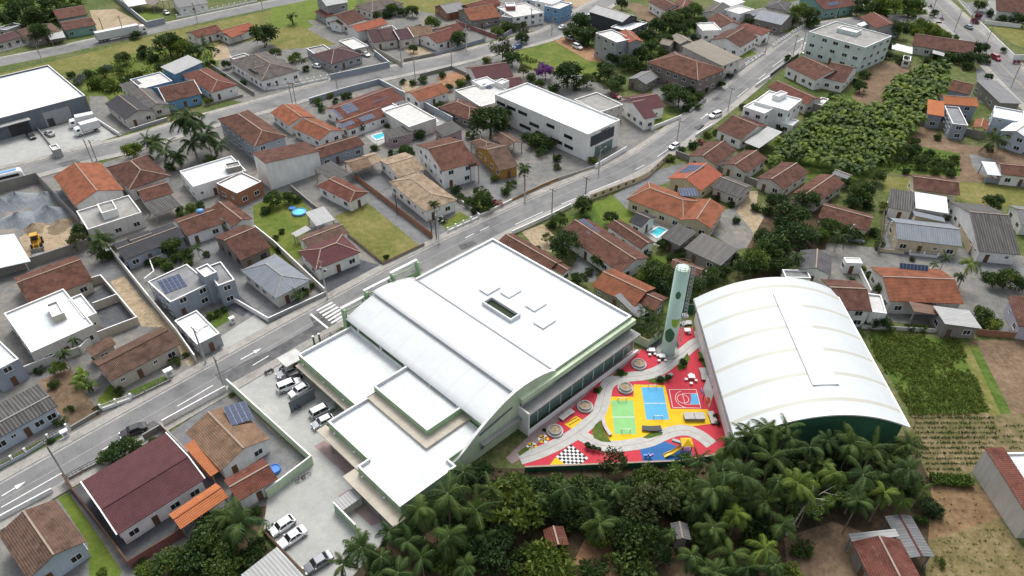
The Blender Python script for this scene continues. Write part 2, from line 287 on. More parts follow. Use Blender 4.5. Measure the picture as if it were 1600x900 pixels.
# ------------------------------------------------------------------ mesh collecting
class MB:
    def __init__(s): s.v = []; s.f = []; s.uv = []; s.tone = []; s.smooth = []
    def face(s, pts, uv=None, tone=0.5, smooth=False):
        i = len(s.v); s.v += [Vector(p) for p in pts]; s.f.append(tuple(range(i, i + len(pts))))
        s.uv.append(uv or [(p[0], p[1]) for p in pts]); s.tone.append(tone); s.smooth.append(smooth)
    def box(s, c, u, v, w, du, dv, dw, bottom=True):
        """box centred on c, half sizes du dv dw along the unit axes u v w"""
        c = Vector(c); u = Vector(u) * du; v = Vector(v) * dv; w = Vector(w) * dw
        q = [c + a * u + b_ * v + d * w for d in (-1, 1) for a, b_ in ((-1, -1), (1, -1), (1, 1), (-1, 1))]
        for idx, (sx, sy) in (((4, 5, 6, 7), (du, dv)), ((0, 1, 5, 4), (du, dw)), ((1, 2, 6, 5), (dv, dw)), ((2, 3, 7, 6), (du, dw)), ((3, 0, 4, 7), (dv, dw))) + ((((3, 2, 1, 0), (du, dv)),) if bottom else ()):
            s.face([q[k] for k in idx], [(0, 0), (2 * sx, 0), (2 * sx, 2 * sy), (0, 2 * sy)])
    def zbox(s, x0, y0, z0, x1, y1, z1):
        s.box(((x0 + x1) / 2, (y0 + y1) / 2, (z0 + z1) / 2), (1, 0, 0), (0, 1, 0), (0, 0, 1), abs(x1 - x0) / 2, abs(y1 - y0) / 2, abs(z1 - z0) / 2)
    def bar(s, a, b, w, h=None, up=(0, 0, 1)):
        a = Vector(a); b = Vector(b); d = b - a; L = d.length
        if L < 1e-6: return
        d /= L; sd_ = d.cross(Vector(up))
        if sd_.length < 1e-3: sd_ = d.cross(Vector((1, 0, 0)))
        sd_.normalize(); w2 = sd_.cross(d)
        s.box((a + b) / 2, d, sd_, w2, L / 2, w / 2, (h or w) / 2)
    def prism(s, poly, z0, z1, bottom=False):
        """poly: ring of xy (counter-clockwise), walls and top"""
        a = sum(poly[i][0] * poly[(i + 1) % len(poly)][1] - poly[(i + 1) % len(poly)][0] * poly[i][1] for i in range(len(poly)))
        if a < 0: poly = poly[::-1]
        s.face([(p[0], p[1], z1) for p in poly])
        for i in range(len(poly)):
            p, q = poly[i], poly[(i + 1) % len(poly)]
            L = math.hypot(q[0] - p[0], q[1] - p[1])
            s.face([(p[0], p[1], z0), (q[0], q[1], z0), (q[0], q[1], z1), (p[0], p[1], z1)], [(0, 0), (L, 0), (L, z1 - z0), (0, z1 - z0)])
        if bottom: s.face([(p[0], p[1], z0) for p in poly[::-1]])
    def tube(s, pts, rad, n=8, cap=True, tone=0.5, smooth=True):
        pts = [Vector(p) for p in pts]; rings = []
        for i, p in enumerate(pts):
            d = (pts[min(i + 1, len(pts) - 1)] - pts[max(i - 1, 0)])
            d = d.normalized() if d.length > 1e-6 else Vector((0, 0, 1))
            a = d.cross(Vector((0, 0, 1)))
            if a.length < 1e-3: a = Vector((1, 0, 0))
            a.normalize(); b_ = d.cross(a)
            r = rad[i] if isinstance(rad, (list, tuple)) else rad
            rings.append([p + r * (math.cos(2 * math.pi * k / n) * a + math.sin(2 * math.pi * k / n) * b_) for k in range(n)])
        for i in range(len(rings) - 1):
            for k in range(n):
                k2 = (k + 1) % n
                s.face([rings[i][k2], rings[i][k], rings[i + 1][k], rings[i + 1][k2]], tone=tone, smooth=smooth)
        if cap:
            s.face(rings[-1][::-1] if False else rings[-1], tone=tone); s.face(rings[0][::-1], tone=tone)
    def lathe(s, c, prof, n=20, smooth=True):
        c = Vector(c)
        rr = [[c + Vector((r * math.cos(2 * math.pi * k / n), r * math.sin(2 * math.pi * k / n), z)) for k in range(n)] for r, z in prof]
        for i in range(len(rr) - 1):
            for k in range(n):
                k2 = (k + 1) % n
                s.face([rr[i][k], rr[i][k2], rr[i + 1][k2], rr[i + 1][k]], smooth=smooth)
        if prof[-1][0] > 0.001: s.face(rr[-1])
    def mesh(s, name, mat, inv=None, tone=False):
        me = bpy.data.meshes.new(name)
        vs = [inv @ p for p in s.v] if inv is not None else s.v
        me.from_pydata([tuple(p) for p in vs], [], s.f)
        ul = me.uv_layers.new(name='UVMap'); flat = [c for u in s.uv for p in u for c in p]
        ul.data.foreach_set('uv', flat)
        me.polygons.foreach_set('use_smooth', s.smooth)
        if tone:
            at = me.attributes.new('tone', 'FLOAT', 'FACE'); at.data.foreach_set('value', s.tone)
        if any(s.smooth):
            bm = bmesh.new(); bm.from_mesh(me); bmesh.ops.remove_doubles(bm, verts=bm.verts, dist=0.0005); bm.to_mesh(me); bm.free()
        me.materials.append(mat if not isinstance(mat, str) else M[mat]); me.update()
        return me
    def build(s, name, mat, parent=None, tone=False):
        if not s.f: return None
        inv = wm(parent).inverted() if parent else None
        o = bpy.data.objects.new(name, s.mesh(name, mat, inv, tone)); col.objects.link(o)
        if parent: o.parent = parent
        return o
def wm(o):
    m = o.matrix_basis.copy()
    return wm(o.parent) @ m if o.parent else m
def link(name, me, parent=None, mw=None):
    o = bpy.data.objects.new(name, me); col.objects.link(o)
    if parent: o.parent = parent
    if mw is not None: o.matrix_basis = (wm(parent).inverted() @ mw) if parent else mw
    return o
def empty(name, loc, rz=0.0):
    o = bpy.data.objects.new(name, None); col.objects.link(o); o.location = loc; o.rotation_euler = (0, 0, rz)
    o.empty_display_size = 0.5
    return o
def tag(o, label=None, cat=None, group=None, kind=None):
    if label: o['label'] = label
    if cat: o['category'] = cat
    if group: o['group'] = group
    if kind: o['kind'] = kind
    return o
def copy_tree(o, parent=None):
    c = o.copy(); col.objects.link(c); c.parent = parent
    for ch in list(o.children): copy_tree(ch, c)
    return c
def frame(o, u, v, w):
    m = Matrix.Identity(4)
    for i, a in enumerate((u, v, w)):
        for k in range(3): m[k][i] = a[k]
    for k in range(3): m[k][3] = o[k]
    return m
def inpoly(x, y, poly):
    c = False; j = len(poly) - 1
    for i in range(len(poly)):
        if (poly[i][1] > y) != (poly[j][1] > y) and x < (poly[j][0] - poly[i][0]) * (y - poly[i][1]) / (poly[j][1] - poly[i][1]) + poly[i][0]: c = not c
        j = i
    return c
LAYER = {}
def sheet(name, mat, poly, z, kind='structure'):
    """a flush surface: polygon of photograph points lying on the ground"""
    mb = MB(); pts = [P(x, y, 0) for x, y in poly]
    a = sum(pts[i].x * pts[(i + 1) % len(pts)].y - pts[(i + 1) % len(pts)].x * pts[i].y for i in range(len(pts)))
    if a < 0: pts = pts[::-1]
    mb.face([(p.x, p.y, z) for p in pts])
    o = mb.build(name, mat); tag(o, kind=kind)
    bm = bmesh.new(); bm.from_mesh(o.data); bmesh.ops.triangulate(bm, faces=bm.faces); bm.to_mesh(o.data); bm.free()
    return o
# ------------------------------------------------------------------ ground, roads, yards
mb = MB(); mb.face([(-1500, -300, 0), (1500, -300, 0), (1500, 2600, 0), (-1500, 2600, 0)]); tag(mb.build('ground', 'ground'), kind='structure')

def strip(mb, pts, off0, off1, z, closed=False, step=6.0):
    """band along a polyline between two sideways offsets (left negative)"""
    prev = None; run = 0
    for i, p in enumerate(pts):
        a = pts[max(i - 1, 0)]; b_ = pts[min(i + 1, len(pts) - 1)]
        d = (b_ - a); d.z = 0; d.normalize(); nrm = Vector((d.y, -d.x, 0))
        q = (p + nrm * off0, p + nrm * off1)
        if prev: mb.face([(prev[0].x, prev[0].y, z), (prev[1].x, prev[1].y, z), (q[1].x, q[1].y, z), (q[0].x, q[0].y, z)])
        prev = q
def curve(px, n=6):
    """smooth line through photograph points"""
    p = [P(x, y) for x, y in px]; out = []
    for i in range(len(p) - 1):
        p0 = p[max(i - 1, 0)]; p1 = p[i]; p2 = p[i + 1]; p3 = p[min(i + 2, len(p) - 1)]
        for k in range(n):
            t = k / n
            out.append(0.5 * ((2 * p1) + (p2 - p0) * t + (2 * p0 - 5 * p1 + 4 * p2 - p3) * t * t + (3 * p1 - p0 - 3 * p2 + p3) * t ** 3))
    out.append(p[-1]); return out
def kerbed(mb, pts, off0, off1, h=0.13):
    for i in range(len(pts) - 1):
        def nr(k):
            d = pts[min(k + 1, len(pts) - 1)] - pts[max(k - 1, 0)]; d.normalize(); return Vector((d.y, -d.x, 0))
        a0 = pts[i] + nr(i) * off0; a1 = pts[i] + nr(i) * off1; b0 = pts[i + 1] + nr(i + 1) * off0; b1 = pts[i + 1] + nr(i + 1) * off1
        Z = Vector((0, 0, h))
        mb.face([a0 + Z, a1 + Z, b1 + Z, b0 + Z]); mb.face([a0, a0 + Z, b0 + Z, b0]); mb.face([a1 + Z, a1, b1, b1 + Z])
def road(px, w, mat, z, walks=(), sw=1.9, wmat='pavement'):
    pts = curve(px); mb = MB(); strip(mb, pts, w / 2, -w / 2, z); tag(mb.build('road', mat), kind='structure')
    for side in walks:
        k = MB(); s = -1 if side == 'l' else 1
        a, b_ = s * (w / 2 - 0.05), s * (w / 2 + sw)
        kerbed(k, pts, max(a, b_), min(a, b_)); tag(k.build('pavement', wmat), kind='structure')
        g = MB(); strip(g, pts, max(s * (w / 2 - 0.55), s * (w / 2 - 0.05)), min(s * (w / 2 - 0.55), s * (w / 2 - 0.05)), z + 0.004); tag(g.build('gutter', 'concrete'), kind='structure')
    return pts
MAIN = [(-120, 850), (0, 783), (250, 640), (515, 489), (680, 399), (806, 338), (893, 299), (975, 264), (1030, 232), (1083, 192), (1131, 156), (1200, 101), (1256, 57), (1290, 42), (1350, 33), (1412, 30), (1466, 30)]
SECOND = [(-120, 305), (-20, 280), (60, 262), (140, 240), (200, 226), (310, 193), (427, 161), (528, 132), (635, 108), (707, 93), (780, 74), (832, 62), (866, 50), (905, 26), (938, 8), (985, -16)]
TOPROAD = [(-90, 117), (0, 98), (80, 82), (153, 66), (240, 47), (330, 27), (425, 7), (520, -12)]
EASTROAD = [(1420, -34), (1446, -10), (1469, 12), (1500, 42), (1532, 70), (1560, 97), (1600, 137), (1650, 185), (1700, 235)]
pm = road(MAIN, 7.8, 'asphalt', 0.028, 'lr')
ps = road(SECOND, 8.6, 'asphalt', 0.024, 'lr', 2.2)
pt = road(TOPROAD, 8.6, 'asphalt', 0.020, 'l', 2.0)
pe = road(EASTROAD, 11.5, 'asphalt', 0.020, 'lr', 2.4)
LANE = [(1232, 394), (1285, 393), (1340, 397), (1447, 410), (1520, 416), (1600, 426), (1680, 436)]
mb = MB(); strip(mb, curve(LANE), 3.6, -3.6, 0.016); tag(mb.build('lane', 'gravel'), kind='structure')
sheet('asphalt_patch', 'asphalt_new', [(420, 549), (497, 505), (507, 524), (462, 546), (440, 556)], 0.034)
sheet('asphalt_patch', 'asphalt_new', [(335, 585), (420, 549), (440, 556), (352, 604)], 0.034)
for q_ in ([(716, 384), (738, 376), (746, 381), (722, 391)], [(1112, 154), (1122, 151), (1128, 155), (1117, 158)], [(1084, 199), (1098, 194), (1104, 199), (1090, 204)], [(560, 128), (590, 120), (600, 125), (570, 133)], [(90, 256), (118, 248), (126, 254), (98, 262)], [(215, 672), (240, 657), (252, 666), (228, 681)], [(640, 425), (654, 417), (662, 422), (648, 430)]): sheet('asphalt_patch', 'asphalt_new', q_, 0.032)
sheet('asphalt_patch', 'asphalt_new', [(484, 496), (515, 480), (527, 506), (497, 520)], 0.033)
# painted markings
marks = MB(); worn = MB(); yel = MB()
def line(mbx, a, b_, w=0.14, z=0.040):
    a = P(*a); b_ = P(*b_); d = (b_ - a).normalized(); nn = Vector((d.y, -d.x, 0)) * w / 2
    mbx.face([(p.x, p.y, z) for p in (a - nn, a + nn, b_ + nn, b_ - nn)][::-1])
def arrow(a, b_):
    a = P(*a); b_ = P(*b_); d = (b_ - a).normalized(); nn = Vector((d.y, -d.x, 0)); m_ = b_ - d * 1.6
    marks.face([(p.x, p.y, 0.041) for p in (a + nn * .12, m_ + nn * .12, m_ - nn * .12, a - nn * .12)])
    marks.face([(p.x, p.y, 0.041) for p in (m_ + nn * .5, b_, m_ - nn * .5)])
for a, b_ in (((2, 793), (97, 739)), ((160, 703), (192, 685)), ((277, 635), (333, 602)), ((805, 351), (848, 331)), ((877, 319), (900, 310)), ((920, 301), (968, 282)), ((993, 265), (1007, 258)), ((1027, 245), (1044, 233)),
              ((1152, 152), (1169, 138)), ((1185, 124), (1196, 115)), ((1207, 104), (1235, 84)), ((1251, 72), (1273, 57)), ((750, 361), (764, 354)), ((395, 571), (420, 556)), ((727, 372), (741, 365))): line(marks, a, b_, 0.2)
for i in range(0, 92):
    if i < 96 and i + 1 < len(pm):
        line(worn, pix(pm[i]), pix(pm[i + 1]), 0.09, 0.036)
for i in range(0, len(ps) - 1, 2): line(worn, pix(ps[i]), pix(ps[i] * 0.45 + ps[i + 1] * 0.55), 0.16, 0.036)
for off in (-0.28, 0.28):
    for i in range(len(pe) - 1):
        d = (pe[i + 1] - pe[i]).normalized(); nn = Vector((d.y, -d.x, 0)) * off
        line(yel, pix(pe[i] + nn), pix(pe[i + 1] + nn), 0.13, 0.036)
for off in (-4.3, 4.3):
    for i in range(len(pe) - 1):
        d = (pe[i + 1] - pe[i]).normalized(); nn = Vector((d.y, -d.x, 0)) * off
        line(worn, pix(pe[i] + nn), pix(pe[i + 1] + nn), 0.13, 0.034)
arrow((3, 775), (41, 752)); arrow((376, 562), (409, 544)); arrow((1095, 186), (1107, 177)); arrow((1244, 66), (1256, 60))
z0, z1 = (495, 485.5), (522, 509); w0, w1 = (519.5, 472.5), (546, 493.5)
for k in range(7):
    t = k / 6.0
    line(marks, (z0[0] + (z1[0] - z0[0]) * t, z0[1] + (z1[1] - z0[1]) * t), (w0[0] + (w1[0] - w0[0]) * t, w0[1] + (w1[1] - w0[1]) * t), 0.52, 0.042)
line(marks, (485, 490.5), (515, 515), 0.45, 0.042)
tag(marks.build('road_marking', 'mark_white'), kind='structure'); tag(worn.build('road_marking', 'mark_worn'), kind='structure'); tag(yel.build('road_marking', 'mark_yellow'), kind='structure')

# yards, lawns, fields: (name, material, photograph outline), each a few millimetres above the one before
YARDS = [
 ('ground_cover', 'gravel', [(-60, 300), (160, 255), (330, 200), (560, 130), (790, 84), (880, 95), (1000, 170), (1040, 220), (900, 285), (640, 398), (480, 480), (300, 590), (100, 700), (-60, 770)]),
 ('ground_cover', 'gravel', [(250, 130), (360, 60), (480, 40), (640, 10), (850, -10), (960, -10), (860, 42), (700, 80), (560, 110), (380, 160)]),
 ('ground_cover', 'gravel', [(-60, 885), (0, 830), (260, 680), (360, 610), (480, 720), (470, 760), (330, 900), (-60, 960)]),
 ('ground_cover', 'gravel', [(1010, 60), (1290, -10), (1420, 10), (1280, 30), (1230, 70), (1130, 140), (1080, 180), (1020, 150)]),
 ('ground_cover', 'gravel', [(1225, 400), (1440, 380), (1600, 400), (1640, 520), (1500, 515), (1370, 500), (1300, 440)]),
 ('verge', 'lawn_dry', [(-60, 128), (100, 92), (240, 56), (430, 14), (500, 2), (510, 20), (440, 55), (330, 75), (240, 75), (130, 110), (60, 140)]),
 ('verge', 'lawn', [(130, 112), (200, 85), (300, 70), (350, 76), (330, 130), (260, 122), (200, 150), (160, 165), (128, 140)]),
 ('lawn', 'lawn_fresh', [(425, 8), (500, -8), (500, 35), (440, 65), (420, 50)]),
 ('lawn', 'lawn_fresh', [(535, 0), (560, -5), (556, 12), (540, 18)]),
 ('lawn', 'lawn_dry', [(425, 45), (470, 40), (525, 70), (440, 78), (420, 68)]),
 ('lawn', 'lawn_dry', [(610, 0), (740, -10), (760, 2), (700, 10), (680, 22), (640, 14)]),
 ('paved_yard', 'gravel', [(480, 32), (505, 30), (545, 62), (520, 66)]),
 ('lawn', 'lawn_fresh', [(206, 22), (235, 14), (254, 26), (230, 34)]),
 ('dirt_yard', 'sand', [(140, 16), (180, 14), (232, 42), (200, 52), (150, 48)]),
 ('dirt_yard', 'sand', [(330, 75), (352, 66), (362, 90), (335, 95)]),
 ('paved_yard', 'paved_pale', [(-60, 225), (40, 208), (75, 200), (140, 182), (175, 200), (190, 210), (110, 236), (-60, 280)]),
 ('paved_yard', 'gravel', [(140, 150), (165, 150), (205, 205), (178, 212), (142, 182)]),
 ('gravel_yard', 'gravel', [(-60, 300), (60, 276), (130, 352), (-60, 392)]),
 ('dirt_yard', 'sand', [(30, 372), (60, 350), (118, 356), (140, 380), (70, 405), (46, 408)]),
 ('lawn', 'lawn', [(395, 322), (440, 300), (462, 302), (488, 330), (480, 362), (470, 402), (445, 425), (398, 365)]),
 ('lawn', 'lawn_dry', [(522, 338), (574, 316), (655, 383), (600, 411), (546, 366)]),
 ('paved_yard', 'paved_yard', [(574, 316), (590, 312), (684, 375), (656, 384)]),
 ('paved_yard', 'paved_yard', [(548, 276), (600, 262), (700, 350), (690, 372), (600, 310)]),
 ('paved_yard', 'paved_dark', [(500, 440), (560, 405), (596, 415), (600, 420), (525, 462), (510, 462)]),
 ('lawn', 'lawn', [(690, 352), (718, 330), (742, 345), (700, 362)]),
 ('lawn', 'lawn', [(735, 318), (752, 298), (782, 315), (755, 335)]),
 ('paved_yard', 'paved_yard', [(690, 280), (748, 258), (792, 306), (775, 315), (740, 298)]),
 ('paved_yard', 'gravel', [(775, 245), (820, 225), (905, 262), (880, 275), (830, 300), (800, 280)]),
 ('dirt_yard', 'clay', [(682, 122), (715, 110), (732, 120), (720, 135), (690, 134)]),
 ('dirt_yard', 'sand', [(624, 128), (650, 124), (655, 140), (630, 143)]),
 ('dirt_yard', 'sand', [(628, 75), (650, 70), (675, 82), (650, 92)]),
 ('lawn', 'lawn', [(808, 80), (862, 60), (945, 98), (935, 120), (870, 112), (815, 110)]),
 ('dirt_yard', 'clay', [(862, 62), (885, 55), (935, 80), (940, 97), (920, 95)]),
 ('dirt_yard', 'sand', [(870, 0), (950, -8), (925, 8), (885, 12)]),
 ('dirt_yard', 'dirt', [(975, 5), (995, 5), (1050, 25), (1030, 40), (1000, 28)]),
 ('lawn', 'lawn', [(1012, 190), (1040, 178), (1065, 183), (1025, 203)]),
 ('lawn', 'lawn_fresh', [(1150, 84), (1172, 78), (1183, 84), (1160, 92)]),
 ('lawn', 'lawn_fresh', [(1222, 46), (1238, 39), (1250, 46), (1232, 54)]),
 ('lawn', 'lawn_fresh', [(925, 318), (962, 306), (995, 334), (985, 350), (960, 355), (935, 345)]),
 ('lawn', 'field_green', [(890, 340), (925, 318), (945, 352), (920, 360)]),
 ('paved_yard', 'paved_yard', [(958, 305), (1030, 265), (1070, 255), (1085, 268), (1030, 290), (985, 332)]),
 ('paved_yard', 'gravel', [(1100, 358), (1130, 330), (1160, 318), (1205, 345), (1180, 385), (1150, 390)]),
 ('dirt_yard', 'sand', [(1150, 330), (1165, 300), (1185, 298), (1180, 330), (1205, 352), (1180, 385), (1175, 360)]),
 ('pool_deck', 'paved_pale', [(995, 352), (1020, 338), (1054, 350), (1030, 385), (1010, 378)]),
 ('pool_deck', 'paved_pale', [(568, 210), (590, 195), (618, 205), (615, 216), (590, 228)]),
 ('pool_deck', 'paved_pale', [(650, 190), (690, 176), (700, 190), (672, 202)]),
 ('dirt_yard', 'sand', [(815, 362), (848, 350), (870, 372), (862, 395), (835, 385)]),
 ('paved_yard', 'paved_yard', [(890, 425), (905, 398), (935, 425), (930, 440), (905, 440)]),
 ('dirt_yard', 'sand', [(172, 440), (195, 432), (225, 470), (282, 525), (308, 566), (295, 572), (250, 512), (222, 510)]),
 ('paved_yard', 'paved_dark', [(128, 468), (165, 445), (188, 466), (215, 500), (150, 528), (146, 490)]),
 ('paved_yard', 'paved_yard', [(140, 420), (180, 405), (205, 425), (160, 440)]),
 ('paved_yard', 'paved_yard', [(295, 372), (340, 362), (440, 470), (490, 470), (400, 510), (345, 460)]),
 ('paved_yard', 'paved_pale', [(330, 535), (398, 492), (420, 510), (360, 552)]),
 ('paved_yard', 'paved_dark', [(350, 480), (366, 455), (395, 480), (380, 495)]),
 ('lawn', 'field_green', [(320, 490), (350, 480), (362, 498), (336, 514)]),
 ('dirt_yard', 'dirt', [(60, 595), (110, 575), (158, 650), (112, 668), (88, 640)]),
 ('lawn', 'lawn', [(152, 625), (172, 600), (190, 612), (186, 628), (160, 640)]),
 ('lawn', 'field_green', [(200, 612), (262, 585), (275, 592), (215, 618)]),
 ('lawn', 'field_green', [(-20, 735), (60, 690), (100, 672), (104, 680), (0, 735)]),
 ('lawn', 'lawn_fresh', [(90, 778), (108, 770), (190, 892), (180, 925), (140, 925), (138, 850)]),
 ('paved_yard', 'paved_dark', [(108, 768), (262, 680), (345, 760), (290, 838), (206, 886)]),
 ('paved_yard', 'paved_yard', [(262, 680), (330, 632), (400, 655), (480, 722), (420, 775), (345, 750)]),
 ('forest_floor', 'forest_floor', [(240, 905), (330, 800), (420, 790), (400, 840), (440, 870), (390, 960), (250, 960)]),
 ('car_park', 'paved_pale', [(358, 602), (520, 512), (620, 640), (700, 760), (640, 830), (560, 890), (500, 960), (440, 960), (470, 890), (412, 830), (418, 775), (489, 722)]),
 ('walkway', 'paved_rose', [(490, 697), (507, 688), (560, 737), (548, 748)]),
 ('walkway', 'paved_rose', [(528, 775), (546, 764), (600, 815), (580, 822)]),
 ('forest_floor', 'forest_floor', [(640, 800), (720, 730), (815, 732), (1070, 722), (1160, 690), (1430, 680), (1490, 770), (1460, 900), (1480, 990), (480, 990), (560, 890)]),
 ('dirt_yard', 'clay', [(895, 880), (915, 840), (985, 860), (1050, 840), (1055, 870), (980, 905), (930, 910)]),
 ('dirt_yard', 'dirt', [(1225, 840), (1300, 815), (1345, 830), (1350, 920), (1235, 930)]),
 ('field', 'field_green', [(1360, 520), (1500, 530), (1545, 645), (1430, 650), (1370, 560)]),
 ('field', 'crop_soil', [(1422, 645), (1560, 645), (1640, 650), (1640, 720), (1540, 735), (1450, 745), (1425, 690)]),
 ('field', 'dirt', [(1515, 532), (1640, 530), (1640, 650), (1560, 645)]),
 ('field', 'tilled', [(1455, 760), (1525, 755), (1565, 800), (1560, 830), (1520, 850), (1450, 850)]),
 ('field_path', 'lawn_dry', [(1498, 535), (1512, 535), (1564, 648), (1546, 648)]),
 ('verge', 'field_green', [(1514, 540), (1528, 540), (1580, 645), (1564, 648)]),
 ('lawn', 'straw', [(1450, 845), (1560, 810), (1610, 870), (1640, 960), (1440, 960)]),
 ('field', 'field_green', [(1200, 265), (1206, 230), (1268, 184), (1330, 140), (1390, 125), (1480, 100), (1490, 140), (1440, 215), (1400, 265), (1310, 290), (1215, 262)]),
 ('dirt_yard', 'dirt', [(1330, 150), (1372, 98), (1420, 100), (1425, 115), (1395, 130), (1375, 170), (1345, 170)]),
 ('dirt_yard', 'dirt', [(1390, 260), (1440, 195), (1500, 225), (1600, 235), (1640, 262), (1540, 285), (1420, 285)]),
 ('lawn', 'lawn_dry', [(1380, 275), (1500, 285), (1640, 295), (1640, 325), (1530, 322), (1500, 312), (1380, 300)]),
 ('lawn', 'field_green', [(1365, 250), (1420, 225), (1500, 240), (1500, 275), (1400, 272)]),
 ('lawn', 'lawn', [(1415, 30), (1455, 34), (1505, 62), (1430, 55), (1405, 45)]),
 ('lawn', 'field_green', [(1355, 22), (1370, -10), (1425, -10), (1458, 24), (1400, 24)]),
 ('lawn', 'lawn_dry', [(1545, 42), (1590, 45), (1640, 55), (1640, 85), (1585, 70)]),
 ('paved_yard', 'paved_yard', [(1500, 5), (1540, 2), (1560, 28), (1530, 35)]),
 ('paved_yard', 'paved_yard', [(1525, 105), (1560, 115), (1610, 155), (1560, 170), (1530, 160)]),
 ('paved_yard', 'paved_yard', [(1515, 240), (1555, 250), (1545, 280), (1520, 262)]),
 ('paved_yard', 'paved_yard', [(1385, 318), (1480, 325), (1500, 390), (1560, 405), (1600, 410), (1600, 430), (1480, 415), (1380, 395)]),
 ('wood_floor', 'field_green', [(-60, 60), (0, 40), (60, 45), (120, 10), (160, -20), (-60, -30)]),
 ('wood_floor', 'field_green', [(1000, 70), (1090, 10), (1110, 40), (1060, 62), (1020, 110), (985, 110)]),
 ('wood_floor', 'forest_floor', [(1180, 440), (1160, 400), (1210, 310), (1300, 310), (1290, 390), (1230, 395), (1225, 440)]),
 ('wood_floor', 'field_green', [(930, 430), (1010, 400), (1060, 400), (1090, 440), (1080, 490), (1000, 490)]),
]
for k, (nm, mt, poly) in enumerate(YARDS): sheet(nm, mt, poly, 0.004 + 0.00018 * k)
# ------------------------------------------------------------------ houses
BLOCKS = []           # (centre, u, v, half length, half width, height) of every block, to keep windows out of neighbours
HOUSES = []           # (ref, anchor point, pixel)
def rect(A, B, C, h):
    a, b_, c = P(*A, h), P(*B, h), P(*C, h)
    u = b_ - a; v = c - b_
    if u.length >= v.length: u_ = u.normalized(); v_ = v - u_ * v.dot(u_); v_.normalize()
    else: v_ = v.normalized(); u_ = u - v_ * u.dot(v_); u_.normalize()
    L = max(0.6, abs(u.dot(u_))); W = max(0.6, abs(v.dot(v_)))
    ctr = (a + c) / 2; ctr.z = 0
    return ctr, u_, v_, L / 2, W / 2
def slab(mb, q, th=0.12):
    """thick tile plane from its four (or three) corners, first edge = eave, UV in metres"""
    q = [Vector(p) for p in q]
    e = (q[1] - q[0]).normalized(); nrm = (q[1] - q[0]).cross(q[2] - q[0]).normalized()
    if nrm.z < 0: q = [q[1], q[0]] + q[2:][::-1]; e = -e; nrm = -nrm
    t = nrm.cross(e)
    if t.z < 0: t = -t
    uv = [((p - q[0]).dot(e), (p - q[0]).dot(t)) for p in q]
    mb.face(q, uv)
    dn = Vector((0, 0, -th)); m_ = len(q)
    mb.face([p + dn for p in q][::-1], uv[::-1])
    for i in range(m_):
        a, b_ = q[i], q[(i + 1) % m_]
        mb.face([a + dn, b_ + dn, b_, a], [(0, 0), (1, 0), (1, th), (0, th)])
WIN = {}
def window_mesh(w, h):
    k = (round(w, 1), round(h, 1))
    if k not in WIN:
        f = MB(); t = 0.07
        f.box((0, 0, h / 2 + t / 2), (1, 0, 0), (0, 1, 0), (0, 0, 1), w / 2 + t, 0.05, t / 2); f.box((0, -0.02, -h / 2 - t / 2), (1, 0, 0), (0, 1, 0), (0, 0, 1), w / 2 + t + .06, 0.09, t / 2)
        for s in (-1, 1): f.box((s * (w / 2 + t / 2), 0, 0), (1, 0, 0), (0, 1, 0), (0, 0, 1), t / 2, 0.05, h / 2)
        f.box((0, -0.005, 0), (1, 0, 0), (0, 1, 0), (0, 0, 1), 0.03, 0.04, h / 2)
        g = MB(); g.box((0, 0.0, 0), (1, 0, 0), (0, 1, 0), (0, 0, 1), w / 2, 0.02, h / 2)
        d = MB(); d.box((0, 0, 0), (1, 0, 0), (0, 1, 0), (0, 0, 1), w / 2, 0.04, h / 2)
        WIN[k] = (f.mesh('window', 'trim_white'), g.mesh('pane', 'glass'), d.mesh('door', 'door_wood'), f.mesh('window', 'trim_dark'))
    return WIN[k]
def blocked(p, me, h=99):
    for (c, u, v, a, b_, hh) in BLOCKS:
        if c is me: continue
        d = p - c
        if abs(d.dot(u)) < a + 0.05 and abs(d.dot(v)) < b_ + 0.05 and p.z < hh: return True
    return False
def openings(root, blk, storeys, door=True, wsp=3.1, ww=1.35, wh=1.1, dark=False):
    """windows (> pane) and one door on the walls that can be seen"""
    ctr, u, v, a, b_, h, z0 = blk
    done = not door
    sides = [(-v, u, a, b_), (v, -u, a, b_), (u, v, b_, a), (-u, -v, b_, a)]
    tocam = Vector((-ctr.x, -ctr.y, 0)).normalized()
    sides.sort(key=lambda s: -s[0].dot(tocam))
    st = max(1, storeys); sh = h / st
    for nrm, along, half, dist in sides:
        if nrm.dot(tocam) < -0.25: continue
        k = int(2 * half / wsp)
        if k < 1:
            if half < 0.9: continue
            k = 1
        for lev in range(st):
            for i in range(k):
                x = (i + 0.5) / k * 2 * half - half + rng.uniform(-.3, .3) * (half / k > 1.6)
                wz = sh * lev + (1.55 if sh > 2.4 else sh * 0.55)
                p = ctr + nrm * dist + along * x; p.z = wz + z0
                if blocked(p + nrm * 0.4, ctr): continue
                isdoor = (not done) and lev == 0 and i == (k - 1) // 2 and half > 1.6
                w_, h_ = (0.9, 2.1) if isdoor else ((ww, wh) if rng.random() > .22 else (0.7, 0.6))
                if isdoor: p.z = 1.06
                elif h_ < .7: p.z += .3
                fm, gm, dm, fd = window_mesh(w_, h_)
                mw = frame(p + nrm * 0.03, along, -nrm, Vector((0, 0, 1)))
                if isdoor: link('door', dm, root, mw); done = True
                else:
                    f = link('window', fd if dark else fm, root, mw); link('pane', gm, f, mw @ Matrix.Translation((0, -0.012, 0)))
